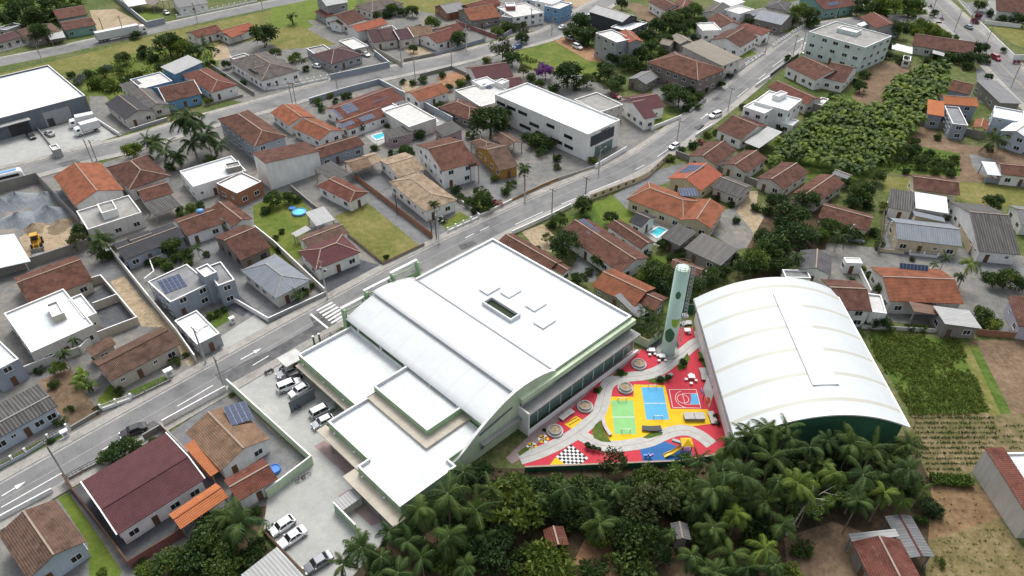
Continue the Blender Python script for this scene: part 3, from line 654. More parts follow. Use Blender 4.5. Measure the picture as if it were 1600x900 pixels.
def roof_block(root, kind, ridge, h, roof, wall, A, B, C, o, cc):
    ctr, u, v, a, b_ = rect(A, B, C, h); ctr = cc
    if ridge == 'b': u, v, a, b_ = v, u, b_, a
    if u.cross(v).z < 0: v = -v
    Z = Vector((0, 0, 1)); ov = o.get('ov', 0.0 if kind == 'flat' else 0.45); base = o.get('base', 0.0)
    slope = o.get('slope', 0.34); wa, wb = max(.3, a - ov), max(.3, b_ - ov)
    W = lambda s, t, z: ctr + u * s + v * t + Z * z
    wallm = MB(); rf = MB(); cap = MB(); posts = []
    st = o.get('st', 1 if h < 4.6 else 2 if h < 7.6 else 3)
    capm = o.get('cap', 'trim_cream'); e = o.get('off', 0.0) * b_   # ridge shifted sideways
    if kind == 'gable':
        rise = slope * (b_ - abs(e)); zr = h + rise
        slab(rf, [W(-a, -b_, h), W(a, -b_, h), W(a, e, zr), W(-a, e, zr)]); slab(rf, [W(a, b_, h), W(-a, b_, h), W(-a, e, zr), W(a, e, zr)])
        cap.bar(W(-a, e, zr + .03), W(a, e, zr + .03), 0.26, 0.14)
        if o.get('fascia'):
            for s in (-1, 1):
                fs = MB(); fs.bar(W(s * a, -b_, h + .04), W(s * a, e, zr + .06), 0.2, 0.22); fs.bar(W(s * a, b_, h + .04), W(s * a, e, zr + .06), 0.2, 0.22)
                fs.build('fascia', 'trim_white', root)
        if not o.get('open'):
            zl = h + rise * (b_ - wb) / (b_ + e) - .15 if b_ + e > .1 else h; z2 = h + rise * (b_ - wb) / (b_ - e) - .15
            pts = [(-wb, base), (wb, base), (wb, z2), (e, zr - .15), (-wb, zl)]
            for s in (-1, 1):
                q = [W(s * wa, t, z) for t, z in pts]; wallm.face(q if s > 0 else q[::-1], [(t, z) for t, z in (pts if s > 0 else pts[::-1])])
            for t, z in ((-wb, zl), (wb, z2)):
                q = [W(-wa, t, base), W(wa, t, base), W(wa, t, z), W(-wa, t, z)]; wallm.face(q if t < 0 else q[::-1])
    elif kind == 'hip':
        if b_ > a: u, v, a, b_ = v, -u, b_, a; wa, wb = wb, wa; W = lambda s, t, z: ctr + u * s + v * t + Z * z
        rise = slope * b_; zr = h + rise; r = max(0.0, a - b_ * o.get('hipf', 0.9))
        slab(rf, [W(-a, -b_, h), W(a, -b_, h), W(r, 0, zr), W(-r, 0, zr)] if r > .05 else [W(-a, -b_, h), W(a, -b_, h), W(0, 0, zr)])
        slab(rf, [W(a, b_, h), W(-a, b_, h), W(-r, 0, zr), W(r, 0, zr)] if r > .05 else [W(a, b_, h), W(-a, b_, h), W(0, 0, zr)])
        slab(rf, [W(a, -b_, h), W(a, b_, h), W(r, 0, zr)]); slab(rf, [W(-a, b_, h), W(-a, -b_, h), W(-r, 0, zr)])
        if r > .05: cap.bar(W(-r, 0, zr + .03), W(r, 0, zr + .03), 0.3, 0.14)
        for s in (-1, 1):
            for t in (-1, 1): cap.bar(W(s * a, t * b_, h + .03), W(s * r, 0, zr + .03), 0.2, 0.12)
        if not o.get('open'): wallm.prism([tuple(W(s * wa, t * wb, 0).xy) for s, t in ((-1, -1), (1, -1), (1, 1), (-1, 1))], base, h + .04)
    elif kind == 'shed':
        rise = o.get('rise', 0.12 * 2 * b_); z1 = h + rise
        if o.get('flip'): lo, hi = z1, h
        else: lo, hi = h, z1
        slab(rf, [W(-a, -b_, lo), W(a, -b_, lo), W(a, b_, hi), W(-a, b_, hi)], .10)
        if not o.get('open'):
            k1 = (b_ - wb) / (2 * b_); za = lo + (hi - lo) * k1 - .12; zb = hi - (hi - lo) * k1 - .12
            for s in (-1, 1):
                pts = [(-wb, base), (wb, base), (wb, zb), (-wb, za)]; q = [W(s * wa, t, z) for t, z in pts]; wallm.face(q if s > 0 else q[::-1])
            for t, z in ((-wb, za), (wb, zb)):
                q = [W(-wa, t, base), W(wa, t, base), W(wa, t, z), W(-wa, t, z)]; wallm.face(q if t < 0 else q[::-1])
    elif kind == 'flat':
        th = 0.22; pz = h; dz = h - o.get('par', 0.4)
        ring = [(-1, -1), (1, -1), (1, 1), (-1, 1)]
        outer = [W(s * a, t * b_, 0) for s, t in ring]; inner = [W(s * (a - th), t * (b_ - th), 0) for s, t in ring]
        bz = h - 0.75 if o.get('open') else base
        cp = MB()
        for i in range(4):
            j = (i + 1) % 4; o0, o1, i0, i1 = outer[i], outer[j], inner[i], inner[j]
            L = (o1 - o0).length
            wallm.face([o0 + Z * bz, o1 + Z * bz, o1 + Z * (pz - .06), o0 + Z * (pz - .06)], [(0, 0), (L, 0), (L, h), (0, h)])
            wallm.face([i1 + Z * dz, i0 + Z * dz, i0 + Z * (pz - .06), i1 + Z * (pz - .06)])
            x = 0.035
            oo0 = o0 + (o0 - ctr).normalized() * x; oo1 = o1 + (o1 - ctr).normalized() * x; ii0 = i0 - (i0 - ctr).normalized() * x; ii1 = i1 - (i1 - ctr).normalized() * x
            for q in (ctr,): pass
            cp.face([oo0 + Z * pz, oo1 + Z * pz, ii1 + Z * pz, ii0 + Z * pz]); cp.face([oo0 + Z * (pz - .08), oo1 + Z * (pz - .08), oo1 + Z * pz, oo0 + Z * pz]); cp.face([ii1 + Z * (pz - .08), ii0 + Z * (pz - .08), ii0 + Z * pz, ii1 + Z * pz])
        if o.get('open'): wallm.face([p + Z * bz for p in outer][::-1])
        rf.face([p + Z * dz for p in inner], [(0, 0), (2 * a, 0), (2 * a, 2 * b_), (0, 2 * b_)])
        cp.build('coping', o.get('cop', 'trim_white'), root)
    if o.get('open'):
        pm_ = o.get('post', 'trim_grey')
        n_ = max(2, int(2 * a / 4) + 1)
        for t in (-1, 1):
            for i in range(n_):
                s = -a + .35 + (2 * a - .7) * i / (n_ - 1)
                q = W(s, t * (b_ - .35), 0)
                if blocked(q + Z * .5, ctr): continue
                pb = MB(); zt = h - .02 + (o.get('rise', .24 * b_) * .95 if kind == 'shed' and t > 0 and not o.get('flip') else 0) - (.7 if kind == 'flat' else 0.1)
                pb.box(q + Z * (zt / 2), u, v, Z, .1, .1, zt / 2); pb.build('post', pm_, root)
    wallm.build('wall', 'wall_' + wall, root); rf.build('roof', roof, root)
    if kind in ('gable', 'hip') and capm: cap.build('ridge_cap', capm, root)
    return ctr, u, v, (a if kind == 'flat' else wa), (b_ if kind == 'flat' else wb), h, base, kind, slope, a, b_, st
def solar(root, corners, h, slope_up, nx, ny):
    """panel array lying on a roof: corners in photograph (3), height at the low and the high edge"""
    def hit(px, z):
        # where the photograph's line of sight meets this house's own roof planes
        o = Vector((0, 0, CAM_H)); d = (P(*px) - o).normalized(); best = None
        for ch in root.children:
            if not ch.name.startswith('roof'): continue
            m4 = wm(ch)
            for f in ch.data.polygons:
                vs = [m4 @ ch.data.vertices[k].co for k in f.vertices]; nn = (vs[1] - vs[0]).cross(vs[2] - vs[0])
                if abs(nn.normalized().z) < .3: continue
                t = nn.dot(vs[0] - o) / nn.dot(d)
                q = o + d * t; s_ = [(vs[(k + 1) % len(vs)] - vs[k]).cross(q - vs[k]).dot(nn) for k in range(len(vs))]
                if all(x >= -.6 * nn.length for x in s_) and (best is None or t < best): best = t
        return o + d * best if best else P(*px, z)
    a, b_, c = hit(corners[0], h), hit(corners[1], h), hit(corners[2], h + slope_up)
    u = b_ - a; v = c - b_; v = v - u.normalized() * v.dot(u.normalized()); n_ = u.cross(v).normalized()
    if n_.z < 0: n_ = -n_
    rail = MB()
    for k in (0.22, 0.78):
        for j in range(ny): rail.bar(a + v * ((j + k) / ny) + n_ * .05, b_ + v * ((j + k) / ny) + n_ * .05, .05)
    rail.face([p + n_ * .07 for p in (a, b_, b_ + v, a + v)])
    r = rail.build('solar_array', 'metal_grey', root)
    U, V = u.normalized(), v.normalized(); pw, ph = u.length / nx, v.length / ny
    pn = MB(); pn.box((0, 0, 0), (1, 0, 0), (0, 1, 0), (0, 0, 1), pw / 2 - .045, ph / 2 - .045, .02); me = pn.mesh('solar_panel', 'solar_cell')
    for j in range(ny):
        for i in range(nx): link('solar_panel', me, r, frame(a + u * ((i + .5) / nx) + v * ((j + .5) / ny) + n_ * .1, U, V, n_))
def tank(root, x, y, z, mat='plastic_white', r=.75):
    mb = MB(); p = P(x, y, z); mb.lathe((p.x, p.y, z), [(r * .85, 0), (r, r * 1.1), (r * .55, r * 1.35), (0.01, r * 1.4)], 14); mb.build('water_tank', mat, root)
def box(root, name, mat, x, y, z, w, d, h, ang=None, u=None):
    mb = MB(); p = P(x, y, z); u = u or Vector((1, 0, 0)); v = Vector((-u.y, u.x, 0))
    mb.box((p.x, p.y, z + h / 2 if False else z - h / 2), u, v, (0, 0, 1), w / 2, d / 2, h / 2); return mb.build(name, mat, root)
QUEUE = []
def house(ref, label, *blocks, cat='house', group=None, extra=None, name=None):
    HOUSES.append([ref, None, None]); me = HOUSES[-1]
    hs = []
    for b in blocks:
        kind, ridge, h, roof, wall = b[0].split()[:5] if isinstance(b[0], str) else b[0]
        o = dict(b[2]) if len(b) > 2 else {}
        A, B, C = (b[1][0], b[1][1]), (b[1][2], b[1][3]), (b[1][4], b[1][5])
        hs.append((kind, ridge, float(h), roof, wall, A, B, C, o))
    c0, u0, v0, a0, b0 = rect(*hs[0][5:8], hs[0][2])
    root = empty(name or cat.replace(' ', '_'), (c0.x, c0.y, 0), math.atan2(u0.y, u0.x)); tag(root, label, cat, group)
    me[1] = c0; me[2] = pix(c0 + Vector((0, 0, hs[0][2] * .6)))
    for hh in hs:
        c, u, v, a, b_ = rect(*hh[5:8], hh[2]); BLOCKS.append((c, u, v, a - .3, b_ - .3, hh[2]))
    QUEUE.append((root, hs, extra, len(BLOCKS) - len(hs)))
    return root
def finish_houses():
    for root, hs, extra, bi in QUEUE:
        for k, (kind, ridge, h, roof, wall, A, B, C, o) in enumerate(hs):
            c = BLOCKS[bi + k][0]
            r = roof_block(root, kind, ridge, h, roof, wall, A, B, C, o, c)
            if not o.get('open') and not o.get('now'):
                BL = BLOCKS[bi + k]
                openings(root, (c, r[1], r[2], r[3], r[4], h - r[6], r[6]), r[11], door=(k == 0), dark=o.get('dark', False), wsp=o.get('wsp', 3.1), ww=o.get('ww', 1.35), wh=o.get('wh', 1.1))
        if extra: extra(root)
# ------------------------------------------------------------------ the town: every building from its eave corners in the photograph
H = house
def G(*a): return a
# --- far left, along the top road
H('the twin-roofed teal house', 'low house with two brown roof strips and a teal front wall by the top road',
  ('gable a 3.4 tile_brown teal', (81, 17, 126, 7, 137, 21), dict(slope=.22)), ('gable a 3.2 tile_brown teal', (92, 36, 137, 24, 149, 37), dict(slope=.2)))
H('the dark old cottage', 'dark brown weathered cottage half hidden behind a round tree at top left',
  ('hip a 3 tile_old raw', (26, 48, 80, 36, 99, 50)), ('shed a 2.6 sheet_pale white', (75, 56, 98, 50, 102, 57), dict(open=True)))
H('the purple-roofed corner house', 'cream house with a purplish roof cut by the left picture edge beside the top road',
  ('gable a 3 tile_wine offwhite', (-22, 62, 20, 50, 29, 59)))
H('the grey flat-roofed store', 'small grey flat roofed store behind the purple roofed house',
  ('flat a 3 roof_grey grey', (-2, 43, 24, 34, 31, 39)))
H('the carport with white metal roof', 'long open carport with white and pinkish metal roof behind the grey boundary wall',
  ('shed a 3.2 sheet_white grey', (190, 1, 222, -9, 236, 2), dict(open=True)), ('gable b 3.2 fibre_tan grey', (222, 3, 240, -6, 260, 1), dict(open=True)), cat='carport')
H('the white house by the top road', 'white house with grey roof behind the street fence beyond the long lawn',
  ('gable a 3.2 sheet_grey white', (268, 1, 312, -8, 324, 4)))
H('the small red-roofed white house', 'small white house with a reddish roof left of the salmon roofed cottage',
  ('gable a 3 tile_red white', (295, 50, 335, 39, 342, 50)))
H('the salmon-roofed cottage', 'open sided cottage with clean salmon tiles stepped in two levels on the grass verge',
  ('gable a 3 tile_salmon white', (355, 62, 394, 46, 388, 36), dict(open=True)), ('gable a 3.4 tile_salmon white', (343, 48, 387, 36, 394, 45)))
# --- warehouse and neighbours, left
def ware(root):
    u = (P(133, 149, 6.4) - P(0, 184, 6.4)).normalized(); v = Vector((u.y, -u.x, 0))
    for (x, y, w, z, hh, nm, mt) in ((20, 208, 9.5, 2.2, 4.4, 'garage_opening', 'trim_dark'), (92, 190, 7.5, 2.3, 4.6, 'sliding_door', 'metal_grey'), (82, 196, 1.8, 1.2, 2.4, 'door', 'trim_dark')):
        mb = MB(); p = P(x, y, 0); p = Vector((p.x, p.y, z)); c0 = P(133, 149, 6.4); d = (p - c0); d.z = 0; p = p - v * (d.dot(v)) + v * (.06 if nm != 'door' else .14)
        mb.box(p, u, v, (0, 0, 1), w / 2, .05, hh / 2); mb.build(nm, mt, root)
        if nm == 'garage_opening':
            mb = MB(); mb.box(p + v * 1.2 + Vector((0, 0, 2.3)), u, v, (0, 0, 1), 5.2, 1.2, .08); mb.build('awning', 'sheet_pale', root)
H('the blue-grey warehouse', 'large blue grey warehouse with a white metal roof and sliding doors at left edge',
  ('flat a 6.4 sheet_white steel', (75, 101, 133, 149, -52, 198), dict(par=.6, now=True)), cat='warehouse', extra=ware)
H('the guard hut', 'tiny grey guard hut at the gate of the blue grey warehouse yard', ('flat a 2.6 roof_pale grey', (77, 228, 88, 224, 94, 231), dict(now=True)), cat='hut')
H('the blue L-shaped house', 'blue walled house with white flat roof and grey metal lean to behind the warehouse plot',
  ('flat a 3.8 roof_pale blue', (203, 124, 250, 112, 269, 126)), ('shed b 4.2 sheet_pale blue', (252, 104, 297, 91, 317, 103)))
H('the orange hip-roofed house', 'orange hip roofed white house right of the blue walled terrace house',
  ('hip a 3.4 tile_red white', (286, 118, 322, 104, 369, 131)), ('shed a 2.8 tile_bright white', (336, 137, 360, 128, 369, 132), dict(open=True)))
H('the blue-fronted terrace house', 'brown roofed terrace house with white gable edges and a bright blue front',
  ('gable a 3.4 tile_brown blue', (244, 140, 295, 123, 313, 144), dict(fascia=True)))
H('the charcoal gabled house', 'charcoal roofed white house with gable to the street beside the warehouse drive',
  ('gable a 3.2 tile_slate offwhite', (165, 163, 196, 188, 241, 172)), ('gable a 3.2 tile_grey offwhite', (203, 148, 232, 174, 263, 161)), ('shed a 3 fibre_old white', (188, 137, 213, 127, 228, 136)))
# --- second street, north side
H('the grey stone-tiled house', 'white house with a stepped stone grey tile roof and windows facing the street',
  ('hip a 3.6 tile_stone white', (362, 98, 412, 78, 464, 107), dict(st=1)), ('gable b 3.4 tile_stone white', (386, 110, 415, 124, 440, 112)), ('flat a 3.2 roof_concrete grey', (360, 90, 380, 82, 402, 92)))
H('the aubergine hip-roofed house', 'aubergine hip roofed house with veranda behind a blue grey wavy street wall',
  ('hip a 3.1 tile_wine grey', (487, 85, 516, 101, 566, 86)), ('flat a 3 roof_concrete bluegrey', (480, 76, 505, 69, 518, 78)), ('flat a 3 roof_pale grey', (530, 64, 552, 58, 575, 71), dict(open=True)))
H('the salmon-roofed white house', 'tall white house with a single salmon tile slope behind the purple stepped roof',
  ('gable b 4.2 tile_salmon white', (544, 41, 555, 51, 603, 38), dict(now=True)))
H('the house with three purple roof steps', 'white house whose purple roof falls in three steps above an open carport',
  ('gable b 3.2 tile_wine offwhite', (569, 48, 582, 67, 608, 63)), ('gable b 3.3 tile_wine offwhite', (584, 48, 602, 65, 622, 60)), ('gable b 3.5 tile_wine offwhite', (608, 49, 625, 63, 646, 58), dict(fascia=True)), ('flat a 4 roof_concrete grey', (597, 43, 612, 39, 621, 46), dict(now=True)))
H('the rust-brown gabled house', 'rust brown gabled house between the two storey grey house and salmon roofed house',
  ('gable a 3.5 tile_brown white', (511, 29, 531, 17, 568, 28)), ('gable b 3.2 tile_brown white', (514, 35, 533, 39, 547, 33)))
H('the two-storey grey house', 'two storey grey house with pale metal gable roof beside the bright green lawn',
  ('gable b 6.6 sheet_pale grey', (495, 0, 512, 11, 542, 2)), ('shed a 3 tile_red grey', (491, 18, 509, 28, 523, 24)))
H('the grey hip-roofed villa', 'wide villa with a faded grey purple hip roof at the top of the photo',
  ('hip a 3.4 tile_stone offwhite', (553, 10, 582, 19, 632, 5)))
H('the tan-roofed house', 'house under a patched tan tile roof right of the purple stepped roof',
  ('gable a 3.1 tile_dry white', (633, 46, 672, 37, 676, 53)))
H('the red-roofed white bungalow', 'white bungalow with red tiles and a pink roof upstand behind a street tree',
  ('gable b 3.1 tile_red white', (659, 55, 676, 70, 714, 58)), ('gable a 3.4 tile_red white', (678, 45, 710, 36, 722, 47)))
H('the grey-roofed brick shed', 'brick shed with a dull grey metal roof left of the solar panelled orange roof',
  ('gable b 3 sheet_grey brickwall', (679, 11, 700, 22, 728, 14)))
H('the orange-roofed house with solar strip', 'orange roofed house with a long solar strip and tall bare concrete side wall',
  ('gable b 3.6 tile_orange raw', (719, 20, 741, 37, 777, 22)), extra=lambda r: solar(r, ((735, 21), (761, 13), (756, 9)), 4.3, .8, 8, 1))
H('the brick house at the top', 'bare brick house with red roof at the top edge left of the white flat block',
  ('gable a 3.4 tile_red brickwall', (722, 8, 768, -4, 778, 6)))
H('the white flat block', 'white flat roofed block with a red upstand beside the street corner',
  ('flat a 4.6 roof_pale white', (780, 13, 818, 2, 846, 17)), ('flat a 6 roof_white rosewall', (790, 5, 803, 2, 805, 8), dict(now=True)), ('flat a 4 roof_concrete grey', (788, 22, 800, 13, 812, 22)))
H('the blue and white apartments', 'two storey blue and white apartments at the top edge near parked black cars',
  ('flat a 6.4 roof_white white', (838, 0, 858, -8, 880, -1)), ('flat a 6 roof_pale blue', (852, 8, 872, 0, 892, 6)), ('flat a 5.6 roof_pale paleblue', (820, -4, 838, -10, 850, -4)))
# --- second street, south side, centre
H('the two-storey hip-roofed house', 'two storey grey walled house with a big brown hip roof behind the royal palm',
  ('hip a 6 tile_brown bluegrey', (340, 186, 387, 171, 447, 212)))
H('the upper orange twin house', 'orange roofed white house, the one nearer the street of two alike in a row',
  ('gable b 3.2 tile_orange white', (423, 176, 464, 163, 493, 183)))
H('the lower orange twin house', 'orange roofed white house, the one farther from the street of two alike in a row',
  ('gable b 3.2 tile_orange white', (456, 199, 494, 185, 537, 204)))
H('the house with three solar arrays', 'long red brown house carrying three solar arrays beside a small turquoise pool',
  ('gable a 3.4 tile_red white', (509, 169, 598, 137, 629, 155)), ('gable a 3.1 tile_red white', (523, 190, 585, 168, 604, 181)),
  extra=lambda r: (solar(r, ((530, 183), (561, 172), (550, 160)), 4.0, 1.1, 5, 3), solar(r, ((585, 161), (608, 152), (594, 141)), 4.0, 1.1, 4, 3), solar(r, ((535, 201), (555, 193), (549, 188)), 3.5, .4, 4, 2), solar(r, ((566, 191), (587, 184), (579, 178)), 3.5, .4, 4, 2)))
H('the pale flat-roofed hall by the pools', 'broad pale flat roofed hall between the solar house and a second small pool',
  ('flat a 4.4 roof_pale offwhite', (598, 173, 639, 160, 681, 184), dict(now=True)), ('flat a 3.4 roof_white white', (582, 167, 609, 158, 622, 166), dict(now=True)))
H('the pink-walled annex', 'grey roofed annex with pink walls right of the second pool',
  ('shed b 3.2 fibre_old pink', (679, 201, 705, 190, 722, 204)), ('shed a 2.8 fibre_old pink', (602, 206, 640, 197, 640, 210)))
H('the orange gabled cottage', 'small orange roofed white cottage with a row of windows just below the second street',
  ('gable a 3.1 tile_orange white', (636, 143, 684, 128, 697, 145)))
H('the brown hip-roofed outbuilding', 'brown hip roofed outbuilding between orange cottage and white flat roof',
  ('hip a 3 tile_brown wood', (692, 171, 708, 151, 756, 170)))
H('the maroon gabled house', 'maroon roofed house with two levels beside an overgrown plot and second street',
  ('gable a 3.6 tile_maroon white', (727, 107, 779, 96, 801, 117)), ('gable a 3.2 tile_maroon white', (785, 125, 805, 117, 817, 131)))
H('the white flat house behind the office', 'pale flat roofed house with dark roof panels directly left of the white office',
  ('flat a 4 roof_pale offwhite', (716, 144, 762, 123, 803, 147)), ('flat a 4.6 roof_white white', (738, 126, 760, 119, 776, 128), dict(now=True)), ('flat a 5.4 roof_white white', (776, 126, 787, 121, 793, 127), dict(now=True)),
  extra=lambda r: solar(r, ((752, 133), (765, 140), (771, 137)), 4.0, .1, 5, 1))
H('the long white gable-end house', 'white two storey house showing a tall blank gable under a red brown tile roof',
  ('shed b 6.4 tile_brown white', (410, 266, 494, 238, 483, 219), dict(rise=1.6, now=True, ov=.2)), extra=lambda r: None)
H('the brown bungalow with grey wall', 'brown roofed bungalow behind the tall white blank gable',
  ('gable a 3.4 tile_brown bluegrey', (498, 248, 568, 226, 553, 211)))
H('the white two-storey house with arched porch', 'white two storey house with dark red brown roof and paved forecourt',
  ('gable b 5.6 tile_brown white', (648, 224, 688, 265, 748, 256), dict(slope=.3)), ('shed a 5 tile_brown white', (722, 246, 734, 238, 748, 255), dict(open=True)))
H('the brown open carport', 'open brown tiled carport behind the yellow walled house',
  ('gable b 3.4 tile_old wood', (768, 215, 790, 205, 816, 221), dict(open=True)), ('hip a 3.2 tile_old wood', (733, 222, 752, 214, 778, 226), dict(open=True)), cat='carport')
H('the yellow-walled house', 'small house with ochre yellow walls and an old brown roof',
  ('gable b 3 tile_old yellow', (745, 232, 784, 270, 808, 257)))
# --- left middle
H('the orange and white roofed house', 'house with an orange tiled half and a pale flat roofed half beside gravel yard',
  ('gable a 3.8 tile_orange white', (85, 278, 119, 324, 192, 294)), ('flat a 4.2 roof_concrete offwhite', (115, 331, 141, 357, 225, 330)), ('flat a 5.8 roof_concrete white', (152, 320, 159, 334, 182, 325), dict(now=True)))
H('the large brown hip-roofed house', 'large house with a brown hip roof and lower wing right of the orange roof',
  ('hip a 3.6 tile_brown white', (165, 261, 229, 242, 267, 275)), ('gable a 3.1 tile_brown white', (211, 296, 257, 283, 271, 301)), ('shed a 2.8 fibre_old grey', (229, 321, 271, 306, 280, 322), dict(open=True)))
H('the white flat house with brick rear', 'white flat roofed house with an exposed orange brick rear wing and roof tank box',
  ('flat a 4.2 roof_white white', (277, 268, 358, 244, 388, 265)), ('flat a 4 roof_white brickwall', (334, 284, 381, 270, 413, 285)), ('flat a 5.4 roof_concrete raw', (350, 256, 372, 251, 377, 258), dict(now=True)))
H('the long brown house with blue tank', 'long L shaped brown roofed house with a blue water tank on the roof',
  ('gable b 3.2 tile_brown white', (269, 343, 290, 368, 350, 349)), ('gable a 3.2 tile_brown white', (326, 324, 362, 353, 397, 343)), extra=lambda r: tank(r, 314, 334, 3.7, 'tank_blue', .9))
H('the dark brown barn-like house', 'dark brown gabled house with black timber end beside the grass lot',
  ('gable b 3.2 tile_brown wood', (335, 372, 378, 409, 422, 384), dict(dark=True)))
H('the charcoal metal-roofed house', 'charcoal sheet roofed house with raised centre strip and carport, next to palms',
  ('gable b 3.2 tile_slate bluegrey', (178, 381, 192, 407, 287, 371), dict(slope=.2)), ('gable b 3.7 tile_slate grey', (198, 371, 209, 386, 244, 374), dict(slope=.15, now=True)))
def modern(root):
    solar(root, ((258, 460), (293, 447), (277, 429)), 5.2, .1, 5, 4)
H('the modern grey house with solar roof', 'modern grey two storey house with roof solar array and slit windowed tower',
  ('flat a 4.9 roof_grey bluegrey', (229, 438, 264, 470, 330, 444), dict(par=.25)), ('flat a 7.2 roof_pale bluegrey', (306, 420, 320, 433, 338, 424), dict(now=True)), ('flat a 5.6 roof_grey bluegrey', (320, 418, 341, 447, 366, 436)), extra=modern)
H('the white carport box', 'low white roofed carport box at the street before the modern grey house',
  ('flat a 3.2 roof_white grey', (272, 500, 308, 485, 344, 521), dict(par=.3)), cat='garage')
H('the grey hip-roofed house', 'house with a light grey sheet hip roof on the corner by the zebra crossing',
  ('hip a 3.1 sheet_blue offwhite', (374, 421, 432, 398, 488, 439), dict(cap='trim_grey')))
H('the maroon hip-roofed shop', 'maroon hip roofed white shop with front windows opposite the school',
  ('hip a 3.3 tile_maroon white', (464, 393, 533, 367, 566, 393), dict(hipf=.8)), ('gable a 3 tile_old white', (465, 371, 528, 347, 544, 363), dict(slope=.25)))
H('the pale tin shed', 'pale corrugated tin shed on the lawn beside the inflatable pool',
  ('shed a 2.8 sheet_pale white', (477, 335, 507, 327, 524, 344), dict(open=True)), ('shed a 2.4 sheet_pale white', (455, 366, 478, 354, 486, 358), dict(open=True)), cat='shed')
H('the red hip-roofed small house', 'small white house with a red brown hip roof on the paved lot beside lawn',
  ('hip a 3.1 tile_red white', (497, 291, 522, 274, 574, 299), dict(hipf=.5)), ('shed a 3 fibre_old grey', (489, 268, 520, 257, 550, 272), dict(open=True)))
H('the large cream-tiled house', 'large house with cream tan tiles in several hips along a brick side wall',
  ('hip a 3.4 tile_tan white', (606, 283, 663, 329, 716, 313), dict(slope=.26)), ('gable b 3.2 tile_tan white', (594, 252, 625, 280, 662, 262), dict(slope=.2)), ('gable a 3.1 tile_dry white', (537, 253, 566, 243, 581, 258), dict(open=True)), ('gable a 3.1 tile_tan white', (566, 244, 583, 237, 598, 251), dict(open=True)))
H('the brown old house by the gravel yard', 'long brown tiled house against the wall below the gravel yard',
  ('gable a 3.2 tile_brown beige', (20, 434, 117, 399, 146, 437)))
H('the white L-shaped flat house', 'new white L shaped flat roofed house with roof tank box and walled paved yard',
  ('flat a 4.2 roof_white offwhite', (5, 488, 100, 452, 147, 508)), ('flat a 4.0 roof_white offwhite', (108, 468, 126, 457, 150, 487)), ('flat a 5.5 roof_white beige', (70, 474, 90, 471, 101, 490), dict(now=True)))
H('the white building at left edge', 'grey walled building with white roof cut off by the left picture edge',
  ('flat a 5 roof_white bluegrey', (-28, 506, 30, 561, -15, 582)))
H('the old brown farmhouse', 'old brown tiled farmhouse with orange porch boards beside the main street',
  ('gable a 3.2 tile_old beige', (141, 566, 249, 511, 284, 536), dict(cap='trim_brown')), ('shed b 2.8 tile_old beige', (133, 545, 172, 528, 184, 540)))
H('the old corrugated-roofed house', 'pale house under a stained corrugated grey roof with a long row of shutters',
  ('gable a 3.3 fibre_old paleblue', (-42, 652, 64, 597, 85, 637), dict(off=-.4, wsp=1.9, cap='trim_grey')))
# --- bottom left
H('the brown hip house at bottom left', 'large brown tiled house with pale blue gable at the bottom left corner',
  ('gable a 3.8 tile_old paleblue', (87, 781, 136, 847, 42, 905)))
H('the wine-red long house', 'long house with clean wine red roof tiles edged in white behind a red brown wall',
  ('gable b 3.5 tile_maroon white', (128, 752, 181, 837, 319, 749), dict(off=-.3, fascia=True, slope=.3, cap='tile_maroon')), ('gable b 3.2 tile_wine white', (124, 754, 143, 776, 182, 754), dict(slope=.25, cap=None, now=True)))
H('the bright orange lean-to', 'bright orange tiled open lean to between wine red house and palm',
  ('gable a 3 tile_bright white', (263, 804, 337, 755, 357, 776), dict(open=True, cap='tile_bright')), cat='lean-to')
H('the brown house with corner solar array', 'brown tiled house with a large solar array beside the school parking wall',
  ('gable a 3.3 tile_dry white', (291, 677, 346, 737, 421, 684)), ('shed a 2.9 tile_bright white', (289, 700, 308, 687, 349, 731), dict(open=True, rise=.5)),
  extra=lambda r: solar(r, ((362, 666), (397, 655), (371, 630)), 3.7, .9, 4, 4))
H('the small brown garage house', 'small brown roofed garage house beside the round blue pool and green wall',
  ('gable b 3 tile_red white', (346, 752, 375, 782, 437, 746)))
H('the grey roof at bottom edge', 'corner of a grey flat roof beside the parked white cars at the bottom edge', ('shed a 3.2 sheet_pale raw', (379, 902, 431, 853, 476, 901), dict(now=True, rise=.2, ov=.1)), cat='building')
